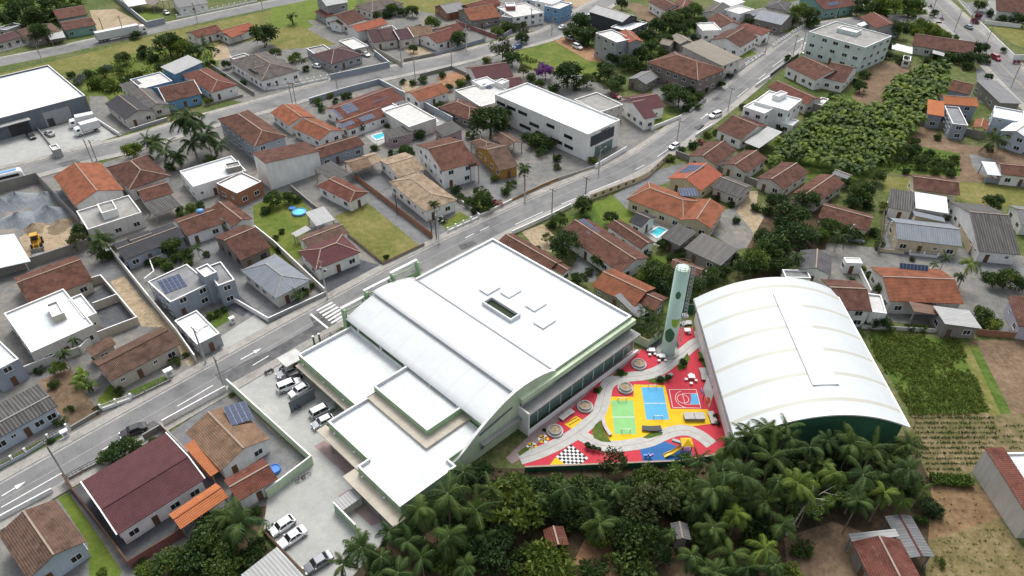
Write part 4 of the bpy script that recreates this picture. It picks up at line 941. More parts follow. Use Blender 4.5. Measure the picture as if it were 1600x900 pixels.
# --- centre right, north of the main street
def office(root):
    ctr, u, v, a, b_ = rect((775, 148), (822, 128), (967, 186), 8.2)
    # front (facing the camera) carries window bands, the right end a dark sign panel
    f = min((v, -v), key=lambda q: q.y); L = u if u.x > 0 else -u
    L = u if a > b_ else v; half = a if L is u else b_; f = v if L is u else u; fh = b_ if L is u else a
    if L.x < 0: L = -L
    if f.y > 0: f = -f
    for z, w, spots in ((6.0, 3.6, (-.86, -.62, -.36)), (3.9, 3.8, (-.88, -.1)), (2.0, 4.6, (-.3, .06, .38)), (5.8, 3.0, (.25,)), (1.9, 3.2, (.64,)), (4.9, 3.0, (.62,))):
        for s in spots:
            fr = MB(); p = ctr + L * (s * half) + f * (fh + .03) + Vector((0, 0, z)); fr.box(p, L, f, (0, 0, 1), w / 2 + .08, .04, .5); w_ = fr.build('window', 'trim_dark', root)
            g = MB(); g.box(p + f * .03, L, f, (0, 0, 1), w / 2, .03, .42); g.build('pane', 'glass', w_)
    e = MB(); e.box(ctr + L * (half + .12) + f * .6 + Vector((0, 0, 5.5)), f, L, (0, 0, 1), fh * .72, .1, 1.5); e.build('sign_panel', 'wall_darkgrey', root)
    e = MB(); e.box(ctr + L * (half + .05) + f * (-.4) + Vector((0, 0, 1.6)), f, L, (0, 0, 1), fh * .55, .06, 1.5); e.build('shopfront', 'glass_green', root)
    e = MB(); e.box(ctr + L * (half + .1) - f * .5 + Vector((0, 0, 7.35)), f, L, (0, 0, 1), 1.9, .04, .12); e.build('lettering_strip', 'trim_dark', root)
H('the white two-storey office', 'large white two storey office with ribbon windows and a dark panel on its street end',
  ('flat a 8.2 roof_white white', (775, 148, 822, 128, 967, 186), dict(now=True, par=.5)), cat='office building', extra=office)
H('the grey terrace-roofed house', 'pale grey flat roofed terrace house between the white office and purple roofed house',
  ('flat a 5.2 roof_concrete offwhite', (901, 157, 929, 142, 969, 161)))
H('the purple-brown gabled house', 'white house with purple brown gables and green lawn on the main street',
  ('gable b 3.9 tile_maroon white', (984, 150, 1000, 166, 1041, 168), dict(now=True)), ('gable b 3.9 tile_maroon white', (969, 160, 1010, 188, 1024, 180)), ('gable a 3.9 tile_maroon white', (970, 152, 1012, 146, 1041, 167)))
H('the big red-brown hip-roofed block', 'two storey unfinished block with a big red brown hip roof beside a beige metal roof',
  ('hip a 6 tile_brown wood', (1013, 98, 1051, 80, 1131, 107)), ('shed a 5.4 fibre_tan offwhite', (1066, 82, 1092, 69, 1157, 90)))
H('the small grey metal-roofed house', 'small grey metal roofed house with two skylights below the big red brown hip roof',
  ('gable a 3 sheet_grey raw', (981, 123, 1003, 111, 1030, 120)))
H('the tan sheds in the trees', 'pair of tan sheet roofed sheds among dark trees',
  ('gable b 3 fibre_tan raw', (1048, 60, 1064, 53, 1082, 64)), ('gable b 2.8 fibre_tan raw', (1031, 67, 1041, 60, 1055, 66)), cat='shed')
def barrel(root):
    ctr, u, v, a, b_ = rect((935, 52), (951, 46), (988, 62), 9.0)
H('the grey three-storey house', 'tall grey three storey house with a barrel roof and a salmon roof wing',
  ('flat a 8.6 roof_pale grey', (935, 53, 968, 68, 984, 58), dict(st=3)), ('gable a 8.2 tile_salmon grey', (968, 52, 985, 69, 1003, 63), dict(base=3.0)), )
H('the dark grey workshop hall', 'dark grey workshop hall with light metal gable roof and lower flat wing',
  ('gable b 6 sheet_pale darkgrey', (923, 19, 941, 9, 994, 25), dict(now=True)), ('flat a 4.6 sheet_white darkgrey', (956, 41, 987, 28, 1010, 36)), cat='workshop')
H('the white house at top centre', 'white gabled house with dark red roof above a bare earth bank at the top',
  ('gable b 4 tile_brown white', (1020, 6, 1036, -6, 1062, 8)), ('gable a 4 tile_brown white', (1050, 14, 1057, -2, 1086, 7)))
H('the dark red double-gabled house', 'white house with dark red crossing gables and a small fenced front lawn',
  ('gable b 4 tile_brown white', (1117, 58, 1149, 79, 1177, 62)), ('gable b 4 tile_brown white', (1108, 31, 1135, 23, 1157, 37)), ('shed b 3.8 tile_red white', (1151, 44, 1163, 38, 1204, 50)), ('flat a 4.2 roof_pale white', (1089, 38, 1113, 32, 1125, 44)))
H('the wooden barn with blue-grey roof', 'timber barn with a blue grey metal gable roof on the main street',
  ('gable a 4 sheet_blue wood', (1181, 27, 1217, 41, 1241, 29)), ('gable a 3.4 sheet_blue raw', (1166, 21, 1189, 12, 1198, 17)), cat='barn')
H('the white terrace-roofed house', 'white flat roofed house left of the wooden barn at the top',
  ('flat a 4 roof_pale white', (1134, 14, 1158, 7, 1177, 15)))
H('the grey fibre-roofed house', 'house with a wide faded grey fibre roof near the top edge',
  ('gable a 3.6 fibre_old offwhite', (1101, 16, 1120, 2, 1138, 15)), ('shed a 3.6 sheet_white white', (1118, 2, 1142, -6, 1160, 4)))
H('the grey hip house by the wood', 'grey hip roofed house left of the bushes at the top edge',
  ('hip a 3.6 tile_grey offwhite', (1195, 10, 1206, -1, 1237, 6)))
H('the red-roofed teal house', 'teal walled house with a wide red roof and solar panels at the top edge',
  ('gable b 3.8 tile_red teal', (1252, -2, 1283, 16, 1334, 9)), extra=lambda r: solar(r, ((1296, 10), (1313, 7), (1309, 2)), 4.3, .6, 6, 1))
def mint(root):
    for z in (3.0, 5.9):
        pass
H('the mint three-storey apartments', 'mint green three storey apartment block with flat grey roof at the street bend',
  ('flat a 9 roof_concrete mint', (1271, 51, 1300, 31, 1386, 54), dict(st=3, wsp=4.2, ww=1.8)), ('flat a 10.1 roof_pale mint', (1309, 44, 1316, 39, 1346, 46), dict(now=True)), cat='apartment building')
H('the red-roofed house behind the apartments', 'grey walled house with red roof directly behind the mint apartments',
  ('gable b 4 tile_red grey', (1351, 32, 1374, 20, 1401, 38)), ('shed a 3.4 sheet_white white', (1340, 38, 1352, 34, 1356, 38)))
H('the red-brown twin-gabled house', 'white house with two red brown gables in front of the mint apartments',
  ('gable b 3.8 tile_brown white', (1233, 105, 1268, 90, 1316, 112)), ('gable a 3.8 tile_brown white', (1285, 119, 1318, 131, 1340, 108)))
H('the orange-red bungalow', 'orange red roofed bungalow right behind the white cubic house',
  ('gable b 3.5 tile_red offwhite', (1203, 137, 1221, 127, 1282, 154)), ('flat a 3 roof_pale raw', (1270, 164, 1281, 154, 1298, 152), dict(now=True)))
H('the white cubic house', 'modern white cubic house with roof boxes above the main street',
  ('flat a 7 roof_white white', (1180, 157, 1203, 140, 1252, 156)), ('flat a 6.4 roof_white white', (1162, 166, 1182, 155, 1214, 166)), ('flat a 8.2 roof_white white', (1208, 147, 1221, 141, 1230, 145), dict(now=True)), ('flat a 3.2 roof_white white', (1222, 190, 1232, 182, 1247, 189)))
H('the red-brown house with pale carport', 'red brown roofed white house with pale sheet carport near white cars on main street',
  ('gable b 3.2 tile_brown white', (1124, 199, 1171, 180, 1200, 201)), ('shed b 2.9 sheet_pale grey', (1165, 221, 1200, 203, 1219, 214), dict(open=True)))
# --- right centre
ROW = 'red brown row cottage '
for ref, lab, q in (('the first row cottage', 'red brown gabled row cottage nearest the main street', (1078, 241, 1111, 218, 1148, 237)),
                    ('the second row cottage', 'red brown gabled row cottage, second along from the main street', (1132, 254, 1166, 232, 1196, 250)),
                    ('the third row cottage', 'red brown gabled row cottage between the pale carport and the banana field', (1187, 275, 1227, 250, 1260, 273)),
                    ('the fourth row cottage', 'red brown gabled row cottage farthest from the street beside the banana field', (1246, 296, 1289, 267, 1313, 291))):
    H(ref, lab, ('gable a 3.1 tile_brown offwhite', q), group='row of red brown cottages')
H('the orange house with roof solar panels', 'cream house whose orange left slope carries a solar array above a paved yard',
  ('gable a 3.4 tile_salmon cream', (1045, 277, 1080, 253, 1128, 274)), extra=lambda r: solar(r, ((1060, 270), (1084, 272), (1095, 259)), 4.0, .7, 4, 3))
H('the grey concrete-roofed house', 'house with grey corrugated gable roof right of the orange solar house',
  ('gable b 3 fibre_old offwhite', (1111, 292, 1136, 275, 1178, 291)))
H('the long orange house', 'long cream house with mottled orange roof beside the oval lawn and blue pool',
  ('hip a 3.4 tile_orange cream', (977, 310, 1015, 285, 1102, 316), dict(hipf=.6)), ('gable a 3.6 tile_orange cream', (1062, 343, 1085, 311, 1133, 324)), extra=lambda r: solar(r, ((1064, 307), (1092, 307), (1081, 294)), 4.2, .5, 6, 2))
H('the brown house with solar row', 'long brown roofed house with a solar row behind the oval lawn',
  ('gable b 3.2 tile_brown white', (873, 361, 921, 343, 1017, 404)), extra=lambda r: solar(r, ((922, 367), (938, 363), (911, 342)), 3.9, .3, 2, 7))
H('the brown gabled house by the pool', 'brown gabled house just left of the bright blue pool',
  ('gable b 3.2 tile_brown white', (946, 352, 971, 344, 1026, 380)))
H('the black-roofed pool house', 'small pool house with black panels on its roof beside the bright blue pool',
  ('gable b 3 tile_slate white', (985, 344, 1008, 328, 1023, 341)), cat='pool house')
H('the grey sheet shed by the pool', 'grey sheet roofed shed at the lower side of the bright blue pool', ('shed b 3 fibre_old raw', (1034, 369, 1060, 352, 1087, 368)), cat='shed')
H('the long dark sheet shed', 'long dark sheet roofed shed between gravel yard and trees', ('shed b 3 sheet_dark raw', (1069, 388, 1096, 368, 1153, 394)), cat='shed')
H('the narrow brown row behind the school', 'narrow brown roofed row house running along the rear wall of the white school roof',
  ('gable b 3.2 tile_brown white', (779, 376, 801, 364, 880, 409)), ('gable b 3 tile_brown white', (856, 416, 876, 409, 897, 421)))
H('the mottled orange-brown house', 'mottled orange brown roofed house with broken tiles between school and water tower',
  ('gable b 3.2 tile_orange raw', (924, 446, 958, 419, 1025, 450)), ('gable b 3 tile_brown raw', (993, 473, 1014, 453, 1045, 465)), ('shed a 2.8 sheet_grey raw', (961, 468, 976, 458, 1013, 487)))
H('the brown roof behind the tower', 'brown roofed house partly hidden behind the mint water tower', ('gable b 3 tile_brown white', (1042, 415, 1058, 404, 1105, 420)), ('shed a 2.4 sheet_pale white', (1095, 428, 1106, 421, 1113, 428)))
# --- far right
H('the plain brown house in trees', 'plain brown roofed house set behind garden bushes on the gravel lane', ('gable b 3 tile_brown cream', (1283, 341, 1285, 315, 1361, 335)))
H('the small grey shed by bananas', 'small grey roofed shed at the lower corner of the banana field', ('gable b 3 sheet_grey offwhite', (1297, 270, 1312, 266, 1336, 275)), cat='shed')
H('the brown gabled cream house', 'cream house with brown roof above the white sheet roof by the orchard', ('gable b 3.8 tile_brown cream', (1424, 295, 1424, 272, 1494, 281)))
H('the grey and white sheds', 'adjoining grey and white sheet roofed sheds behind the blue grey roofed house', ('shed b 3 fibre_old white', (1388, 326, 1389, 301, 1427, 304)), ('shed b 3 sheet_white cream', (1430, 325, 1428, 304, 1478, 312), dict(open=True)), cat='shed')
H('the blue-grey roofed cream house', 'cream house with a blue grey tile pattern roof and low front fence on the lane', ('gable b 3.5 sheet_blue cream', (1399, 373, 1392, 340, 1490, 351), dict(cap='trim_grey')), ('shed a 3.6 sheet_blue cream', (1424, 341, 1427, 334, 1477, 340)))
H('the long dark grey house', 'long house with a stained dark grey sheet roof right of the blue grey roof', ('gable a 3.1 fibre_old white', (1484, 317, 1540, 318, 1593, 396)))
H('the grey house at right edge', 'white walled grey roofed house cut by the right picture edge', ('gable a 3 sheet_grey white', (1577, 322, 1604, 321, 1625, 352)))
H('the grey gabled house behind the hall', 'grey concrete tiled house directly behind the arched sports hall', ('gable a 3.4 tile_grey white', (1247, 425, 1250, 395, 1300, 396)), ('flat a 3.2 roof_grey white', (1224, 433, 1226, 421, 1265, 422)))
H('the white garage box', 'white garage box with pale flat roof at the gravel lane corner', ('flat a 3 roof_white white', (1320, 410, 1321, 402, 1346, 403), dict(par=.15)), cat='garage')
H('the dark brown house touching the hall', 'dark brown roofed two storey house beside the right eave of the sports hall', ('gable a 4.6 tile_brown white', (1282, 436, 1339, 438, 1363, 486)), ('flat a 4.2 roof_pale white', (1354, 460, 1376, 458, 1385, 487), dict(now=True)))
H('the large orange house', 'large orange tiled house with roof solar strip and rusty lean to on the gravel lane',
  ('gable b 3.6 tile_orange offwhite', (1381, 470, 1369, 417, 1478, 421), dict(slope=.3)), ('shed a 3 sheet_rust raw', (1421, 490, 1421, 471, 1466, 474), dict(open=True)),
  extra=lambda r: solar(r, ((1405, 420), (1450, 424), (1443, 414)), 4.5, .5, 8, 1))
H('the grey lean-to by the field', 'grey sheet roofed lean to at the upper edge of the green field', ('shed a 3 sheet_pale raw', (1466, 511, 1463, 483, 1522, 485), dict(open=False)), cat='shed')
H('the blue-walled house at right edge', 'pale lilac house with brown roof cut by the right edge beside green field', ('gable a 3.4 tile_brown lilac', (1577, 471, 1596, 519, 1650, 512)))
H('the long brown house on the east road', 'long narrow brown roofed house between shrubs and the east road', ('gable b 3.2 tile_brown offwhite', (1425, 71, 1428, 54, 1520, 67)), ('shed a 2.8 sheet_white white', (1392, 81, 1393, 71, 1426, 73), dict(open=True)), ('shed a 2.6 sheet_pale white', (1456, 85, 1457, 80, 1476, 83), dict(open=True)))
H('the tiny white hut', 'tiny white hut in front of the long brown house on the east road', ('flat a 2.6 roof_white white', (1411, 94, 1412, 87, 1424, 87)), cat='hut')
H('the white gabled house top right', 'white gabled house with red brown roof at the top right beyond the road', ('gable b 4 tile_brown white', (1552, 16, 1549, -4, 1640, 4)))
H('the blue-grey house with brown roof', 'blue grey house with brown tiled roof behind the bright orange roof', ('gable a 4.4 tile_brown bluegrey', (1500, 128, 1474, 145, 1500, 156)) if False else ('gable b 4.4 tile_brown bluegrey', (1478, 143, 1490, 128, 1527, 130)), ('shed a 4 sheet_grey raw', (1528, 130, 1552, 124, 1592, 158), dict(rise=.4)))
H('the blue-grey house with orange roofs', 'blue grey house stepped under several bright orange roofs beside the banana field',
  ('gable b 5.2 tile_bright bluegrey', (1470, 162, 1471, 148, 1524, 152)), ('shed a 4.4 tile_bright bluegrey', (1449, 182, 1475, 178, 1473, 160)), ('flat a 4.8 roof_grey bluegrey', (1478, 170, 1496, 162, 1510, 190)))
H('the small orange-roofed shelter', 'small open shelter with an orange gable roof beside the dark crowned tree', ('gable a 3.2 tile_orange grey', (1519, 198, 1519, 186, 1545, 188), dict(open=True)) if False else ('gable a 3.2 tile_orange grey', (1520, 199, 1524, 186, 1546, 190), dict(open=True)), cat='shelter')
H('the white house with blue pool roof', 'white and pale blue house with stepped white roofs at the right edge', ('flat a 5.4 roof_white paleblue', (1552, 184, 1554, 167, 1600, 172)), ('gable a 4.8 sheet_white paleblue', (1560, 206, 1590, 186, 1640, 196)))
H('the brown roofed house at the dirt yard', 'white house with brown roof and white lean to beside the dirt yard at right', ('gable b 3.2 tile_brown white', (1560, 272, 1558, 253, 1630, 260)), ('shed a 2.8 sheet_white white', (1536, 262, 1549, 251, 1561, 268), dict(open=True)))
# --- bottom right
H('the red-roofed farm house', 'red brown farm house with a pale sheet porch at the bottom right', ('gable a 3.4 tile_red raw', (1333, 846, 1361, 912, 1440, 908)), ('shed a 3.2 sheet_pale raw', (1325, 834, 1332, 846, 1403, 843), dict(open=True)))
H('the grey sheet barn', 'grey corrugated open barn with a red ridge line beside the farm house', ('gable a 3.2 sheet_grey raw', (1382, 806, 1417, 871, 1461, 871), dict(cap='tile_red', slope=.2, open=True)), cat='barn')
H('the white walled house at bottom right', 'house with a tall pale side wall and red roof cut by the right edge', ('shed b 5.0 tile_red offwhite', (1537, 707, 1612, 815, 1640, 808), dict(rise=.8, ov=.15, now=True)), ('flat a 4.6 roof_white white', (1566, 716, 1640, 822, 1700, 800), dict(now=True)))
H('the small brown hut in the grove', 'small brown tiled hut in the clearing under the grove trees', ('gable a 3 tile_red wood', (847, 828, 857, 857, 890, 851), dict(dark=True)), cat='hut')
H('the grey tin hut in the grove', 'grey tin roofed hut half hidden by trees at the right of the clearing', ('gable a 3 sheet_grey wood', (1047, 816, 1052, 842, 1080, 845)), cat='hut')
finish_houses()
# ------------------------------------------------------------------ the school: local axes a (along the street) and b (towards the playground)
E1 = Vector((.727, .687, 0)).normalized(); E2 = (Vector((.687, -.727, 0)) + .04 * E1).normalized()
O_ = P(770, 372, 8.3); O_.z = 0
S = lambda a, b_, z=0: O_ + E1 * a + E2 * b_ + Vector((0, 0, z))
school = empty('school', tuple(S(-25, 18)), math.atan2(E1.y, E1.x))
tag(school, 'large pale green school with white arched roof, flat roofs and a long glazed side', 'school building')
def sbox(mb, a0, a1, b0, b1, z0, z1):
    pts = [S(a0, b0), S(a1, b0), S(a1, b1), S(a0, b1)]; mb.prism([(p.x, p.y) for p in pts], z0, z1)
def flatroof(a0, a1, b0, b1, h, par=.55, th=.25, wall='wall_green', base=0.0, skip=()):
    w = MB(); d = MB(); c = MB(); li = MB(); sg = [((a0, b0), (a1, b0)), ((a1, b0), (a1, b1)), ((a1, b1), (a0, b1)), ((a0, b1), (a0, b0))]
    sbox(w, a0 + .02, a1 - .02, b0 + .02, b1 - .02, base, h - par - .02)
    sbox(d, a0 + th, a1 - th, b0 + th, b1 - th, h - par - .02, h - par)
    for k, (x0, x1, y0, y1) in enumerate(((a0, a1, b0, b0 + th), (a1 - th, a1, b0 + th, b1 - th), (a0, a1, b1 - th, b1), (a0, a0 + th, b0 + th, b1 - th))):
        if k in skip: continue
        sk = .08; ox0, ox1, oy0, oy1 = ((x0, x1, y0, y0 + sk), (x1 - sk, x1, y0, y1), (x0, x1, y1 - sk, y1), (x0, x0 + sk, y0, y1))[k]
        jx0, jx1, jy0, jy1 = ((x0 + .02, x1 - .02, y0 + sk, y1), (x0, x1 - sk, y0, y1), (x0 + .02, x1 - .02, y0, y1 - sk), (x0 + sk, x1, y0, y1))[k]
        sbox(w, ox0, ox1, oy0, oy1, h - par - .01, h - .06); sbox(li, jx0, jx1, jy0, jy1, h - par - .01, h - .06)
        e = .04; sbox(c, x0 - e, x1 + e, y0 - e * (k != 1 and k != 3), y1 + e * (k != 1 and k != 3), h - .06, h)
    w.build('wall', wall, school); li.build('parapet_lining', 'roof_white', school); d.build('roof', 'roof_white', school); c.build('coping', 'trim_white', school)
# big flat roof, its near edge runs into the arch
flatroof(-21.6, 0, 0, 37.4, 8.3, .5, .3, 'wall_palegreen', skip=(3,))
# roof curbs (thin raised hatches) and the planted light well
for (x, y) in ((797, 459.5), (765, 454.5), (835, 481), (848, 509)):
    p = P(x, y, 8.0); q = p - O_; a = q.dot(E1); b_ = q.dot(E2); mb = MB(); sbox(mb, a - 1.7, a + 1.7, b_ - 1.2, b_ + 1.2, 7.8, 8.12); mb.build('roof_hatch', 'roof_white', school)
q = P(782, 488, 8.2) - O_; a, b_ = q.dot(E1), q.dot(E2)
mb = MB()
for x0, x1, y0, y1 in ((-1.3, 1.3, -3.9, -3.6), (-1.3, 1.3, 3.6, 3.9), (-1.3, -1.0, -3.6, 3.6), (1.0, 1.3, -3.6, 3.6)): sbox(mb, a + x0, a + x1, b_ + y0, b_ + y1, 7.8, 8.55)
lw = mb.build('light_well', 'roof_white', school)
mb = MB(); sbox(mb, a - 1.0, a + 1.0, b_ - 3.6, b_ + 3.6, 7.8, 7.9); mb.build('planting', 'leaf_dark', lw)
mb = MB(); sbox(mb, -21.3, -21.15, -.2, 37.2, 8.18, 8.3); mb.build('roof_joint', 'metal_grey', school)
# arched roof in two overlapping shells
UP = [(-20.6, 7.85), (-22, 8.35), (-23.5, 8.75), (-25, 9.08), (-26.5, 9.3), (-28, 9.42), (-29.3, 9.42), (-30.5, 9.3)]
LO = [(-29.8, 8.75), (-31, 8.6), (-32.3, 8.3), (-33.6, 7.9), (-34.8, 7.45), (-36, 6.95), (-37.2, 6.4)]
def shell(prof, b0, b1, th=.16):
    mb = MB(); acc = 0
    for i in range(len(prof) - 1):
        (x0, z0), (x1, z1) = prof[i], prof[i + 1]; d = math.hypot(x1 - x0, z1 - z0)
        mb.face([S(x1, b0, z1), S(x1, b1, z1), S(x0, b1, z0), S(x0, b0, z0)], [(0, acc + d), (b1 - b0, acc + d), (b1 - b0, acc), (0, acc)], smooth=True)
        mb.face([S(x0, b0, z0 - th), S(x0, b1, z0 - th), S(x1, b1, z1 - th), S(x1, b0, z1 - th)])
        for b_ in (b0, b1): mb.face([S(x0, b_, z0 - th), S(x1, b_, z1 - th), S(x1, b_, z1), S(x0, b_, z0)])
        acc += d
    for x, z in (prof[0], prof[-1]): mb.face([S(x, b0, z - th), S(x, b1, z - th), S(x, b1, z), S(x, b0, z)])
    return mb
m, n, l, b = _mat('vault_sheet', 0.55, 0.3)
uvn = n.new('ShaderNodeUVMap'); sp = n.new('ShaderNodeSeparateXYZ'); l.new(uvn.outputs[0], sp.inputs[0])
def _per(n, l, src, per, w):
    a = n.new('ShaderNodeMath'); a.operation = 'DIVIDE'; a.inputs[1].default_value = per; l.new(src, a.inputs[0])
    f = n.new('ShaderNodeMath'); f.operation = 'FRACT'; l.new(a.outputs[0], f.inputs[0])
    c = n.new('ShaderNodeMath'); c.operation = 'LESS_THAN'; c.inputs[1].default_value = w; l.new(f.outputs[0], c.inputs[0]); return c.outputs[0]
sh = _per(n, l, sp.outputs[0], 4.7, 0.12); nz = _noise(n, l, 0.35, 4, uvn.outputs[0]); seam = _per(n, l, sp.outputs[0], 0.55, 0.12)
cc = _mix(n, l, sh, (0.61, 0.635, 0.65), (0.585, 0.605, 0.605)); rr = _ramp(n, l, nz.outputs[0], [(0.3, (0.92,) * 3), (0.65, (1,) * 3)])
cc = _mix(n, l, 1.0, cc, rr.outputs[0], 'MULTIPLY'); cc = _mix(n, l, seam, cc, _mix(n, l, 1.0, cc, (0.975, 0.975, 0.975), 'MULTIPLY')); l.new(cc, b.inputs['Base Color'])
shell(LO, -1.0, 37.2).build('roof', 'vault_sheet', school); shell(UP, -1.2, 37.2).build('roof', 'vault_sheet', school)
mb = MB()                       # clerestory under the step and the wall carrying the low eave
sbox(mb, -30.2, -30.0, -.8, 37.2, 8.2, 9.1); mb.build('clerestory', 'wall_grey', school)
mb = MB(); sbox(mb, -36.6, -36.3, -.6, 37.2, 0, 6.5); mb.build('wall', 'wall_green', school)
for b_ in (2.5, 9.5, 16.5, 23.5, 30.5):
    mb = MB(); sbox(mb, -37.15, -36.9, b_, b_ + .25, 4.2, 6.2); mb.build('downpipe', 'trim_white', school)
# end wall with its sweeping profile
PROF = [(-20.8, 8.0), (-22.2, 8.75), (-24, 9.25), (-26, 9.6), (-28.2, 9.75), (-30.4, 9.6), (-32.5, 9.1), (-34.5, 8.35), (-36.5, 7.45), (-38.4, 6.4), (-40, 5.4), (-41.6, 4.25), (-43.2, 3.4), (-45.2, 3.0), (-46.5, 2.95)]
def sweep(b0, b1, prof, mat, name):
    mb = MB()
    for i in range(len(prof) - 1):
        (x0, z0), (x1, z1) = prof[i], prof[i + 1]
        mb.face([S(x0, b1, 0), S(x1, b1, 0), S(x1, b1, z1), S(x0, b1, z0)][::-1], [(x0, 0), (x1, 0), (x1, z1), (x0, z0)][::-1]); mb.face([S(x0, b0, 0), S(x1, b0, 0), S(x1, b0, z1), S(x0, b0, z0)])
        mb.face([S(x0, b0, z0), S(x1, b0, z1), S(x1, b1, z1), S(x0, b1, z0)])
    return mb.build(name, mat, school)
sweep(37.25, 37.6, PROF, 'wall_palegreen', 'end_wall')
mb = MB()
for i in range(len(PROF) - 1):
    (x0, z0), (x1, z1) = PROF[i], PROF[i + 1]; mb.bar(S(x0, 37.4, z0 + .03), S(x1, 37.4, z1 + .03), .5, .1)
mb.build('coping', 'trim_white', school)
for (x0, x1, z0, z1) in ((-38.6, -31.2, 6.0, 6.55), (-38.4, -30.6, 2.4, 3.3)):
    mb = MB(); pts = [(-x, z) for x, z in ()]
    mb.face([S(x0, 37.64, z0 - .9), S(x1, 37.64, z0 + .3), S(x1, 37.64, z1 + .3), S(x0, 37.64, z1 - .9)]); w = mb.build('window_band', 'wall_steel', school)
# street portal: three stepped green frames with white heads
for (a0, a1, z) in ((-37.0, -31.8, 8.2), (-31.6, -25.4, 9.6), (-25.2, -18.6, 10.6)):
    mb = MB()
    for x in (a0, a1 - .5): sbox(mb, x, x + .5, -2.6, -1.5, 0, z - .25)
    sbox(mb, a0 + .5, a1 - .5, -1.9, -1.7, 2.6, z - 2.4); sbox(mb, a0 + .5, a1 - .5, -2.5, -2.3, z - 1.5, z - 1.3)
    p_ = mb.build('portal_frame', 'wall_green', school); mb = MB(); sbox(mb, a0 - .05, a1 + .05, -2.65, -2.1, z - .25, z); mb.build('portal_head', 'trim_white', p_)
# low flat roofs towards the car park
flatroof(-48.4, -37.0, 0, 17.6, 5.0, .7)
flatroof(-44.2, -35.6, 17.3, 31.6, 6.3, .7)
mb = MB(); sbox(mb, -46.0, -35.4, 17.65, 33.4, 4.0, 4.85); mb.build('ledge', 'wall_beige', school)
OUT = [(-53.8, 17.7), (-36.9, 17.7), (-36.9, 37.2), (-45.0, 37.2), (-45.0, 39.4), (-55.8, 39.4), (-55.8, 28.8), (-53.8, 28.8)]
mb = MB(); mb.prism([tuple(S(x, y).xy) for x, y in OUT], 0, 4.3); mb.build('wall', 'wall_green', school)
mb = MB(); mb.face([S(x, y, 4.31) for x, y in [(-53.6, 17.9), (-55.6, 29.0), (-55.6, 39.2), (-45.1, 39.2), (-45.1, 37.1), (-36.95, 37.1), (-36.95, 17.9)][:0] or [(-53.7, 17.8), (-53.7, 28.9), (-55.7, 28.9), (-55.7, 39.3), (-45.1, 39.3), (-45.1, 37.1), (-37.0, 37.1), (-37.0, 17.8)]]); ob = mb.build('roof', 'roof_white', school)
bm = bmesh.new(); bm.from_mesh(ob.data); bmesh.ops.triangulate(bm, faces=bm.faces); bmesh.ops.recalc_face_normals(bm, faces=bm.faces)
if sum(f.normal.z for f in bm.faces) < 0: bmesh.ops.reverse_faces(bm, faces=bm.faces)
bm.to_mesh(ob.data); bm.free()
for a0, a1, b0, b1, side in ((-53.8, -53.55, 17.7, 29.05, 0), (-53.55, -46.05, 17.7, 17.95, 1), (-55.8, -53.8, 28.8, 29.05, 1), (-55.8, -55.55, 29.05, 39.4, 0), (-55.55, -45.0, 39.15, 39.4, 2), (-45.25, -45.0, 37.3, 39.15, 3)):
    g = MB(); wl_ = MB(); c = MB()
    sp_ = {0: ((a0, a0 + .08, b0, b1), (a0 + .08, a1, b0, b1)), 1: ((a0, a1, b0, b0 + .08), (a0, a1, b0 + .08, b1)), 2: ((a0, a1, b1 - .08, b1), (a0, a1, b0, b1 - .08)), 3: ((a1 - .08, a1, b0, b1), (a0, a1 - .08, b0, b1))}[side]
    sbox(g, *sp_[0], 4.3, 4.86); sbox(wl_, *sp_[1], 4.3, 4.86); sbox(c, a0 - .03, a1 + .03, b0 - .03, b1 + .03, 4.86, 4.93)
    g.build('parapet', 'wall_green', school); wl_.build('parapet_lining', 'roof_white', school); c.build('coping', 'trim_white', school)
mb = MB()
sbox(mb, -49.6, -48.35, .4, 17.4, 2.95, 3.15); mb.build('canopy', 'wall_beige', school)
mb = MB(); sbox(mb, -55.6, -53.75, 16.6, 28.6, 2.95, 3.15); mb.build('canopy', 'wall_beige', school)
mb = MB(); sbox(mb, -58.0, -55.75, 27.6, 40.5, 2.95, 3.15); mb.build('canopy', 'wall_beige', school)
for a, b_ in ((-55.4, 20), (-55.4, 26), (-57.7, 30), (-57.7, 36), (-49.4, 5), (-49.4, 12)):
    mb = MB(); sbox(mb, a, a + .18, b_, b_ + .18, 0, 2.95); mb.build('column', 'trim_grey', school)
for a, b_ in ((-48.5, 1.5), (-48.5, 8), (-53.9, 19.5), (-53.9, 25), (-55.9, 30), (-55.9, 35.5), (-48.5, 14)):
    mb = MB(); sbox(mb, a - .25, a, b_, b_ + .3, 3.5, 3.75); mb.build('wall_lamp', 'plastic_white', school)
# playground side: slab band, ledge, ribbon glass and long canopy
mb = MB(); sbox(mb, -29.6, 0.4, 37.5, 38.3, 6.5, 7.6); mb.build('slab_band', 'wall_palegreen', school)
mb = MB(); sbox(mb, -29.6, 0.2, 37.6, 39.9, 4.7, 5.0); mb.build('canopy', 'trim_grey', school)
mb = MB(); sbox(mb, -29.4, 0.0, 37.42, 37.62, 5.3, 6.4); mb.build('window_band', 'wall_steel', school)
mb = MB(); sbox(mb, -29.2, -0.2, 38.7, 38.8, .5, 4.4); g = mb.build('glazing', 'glass_green', school)
for k in range(11):
    a = -29.2 + k * 2.9; mb = MB(); sbox(mb, a - .05, a + .05, 38.66, 38.86, .3, 4.6); mb.build('mullion', 'trim_white', g)
mb = MB(); sbox(mb, -29.8, -29.5, 37.6, 40.0, 0, 5.6); mb.build('canopy_end', 'trim_white', school)
mb = MB(); sbox(mb, -29.5, 0.2, 39.55, 39.9, .0, .9); mb.build('low_wall', 'trim_white', school)
mb = MB(); sbox(mb, -38.5, -29.9, 37.6, 38.6, 3.3, 3.55); mb.build('canopy', 'trim_grey', school)
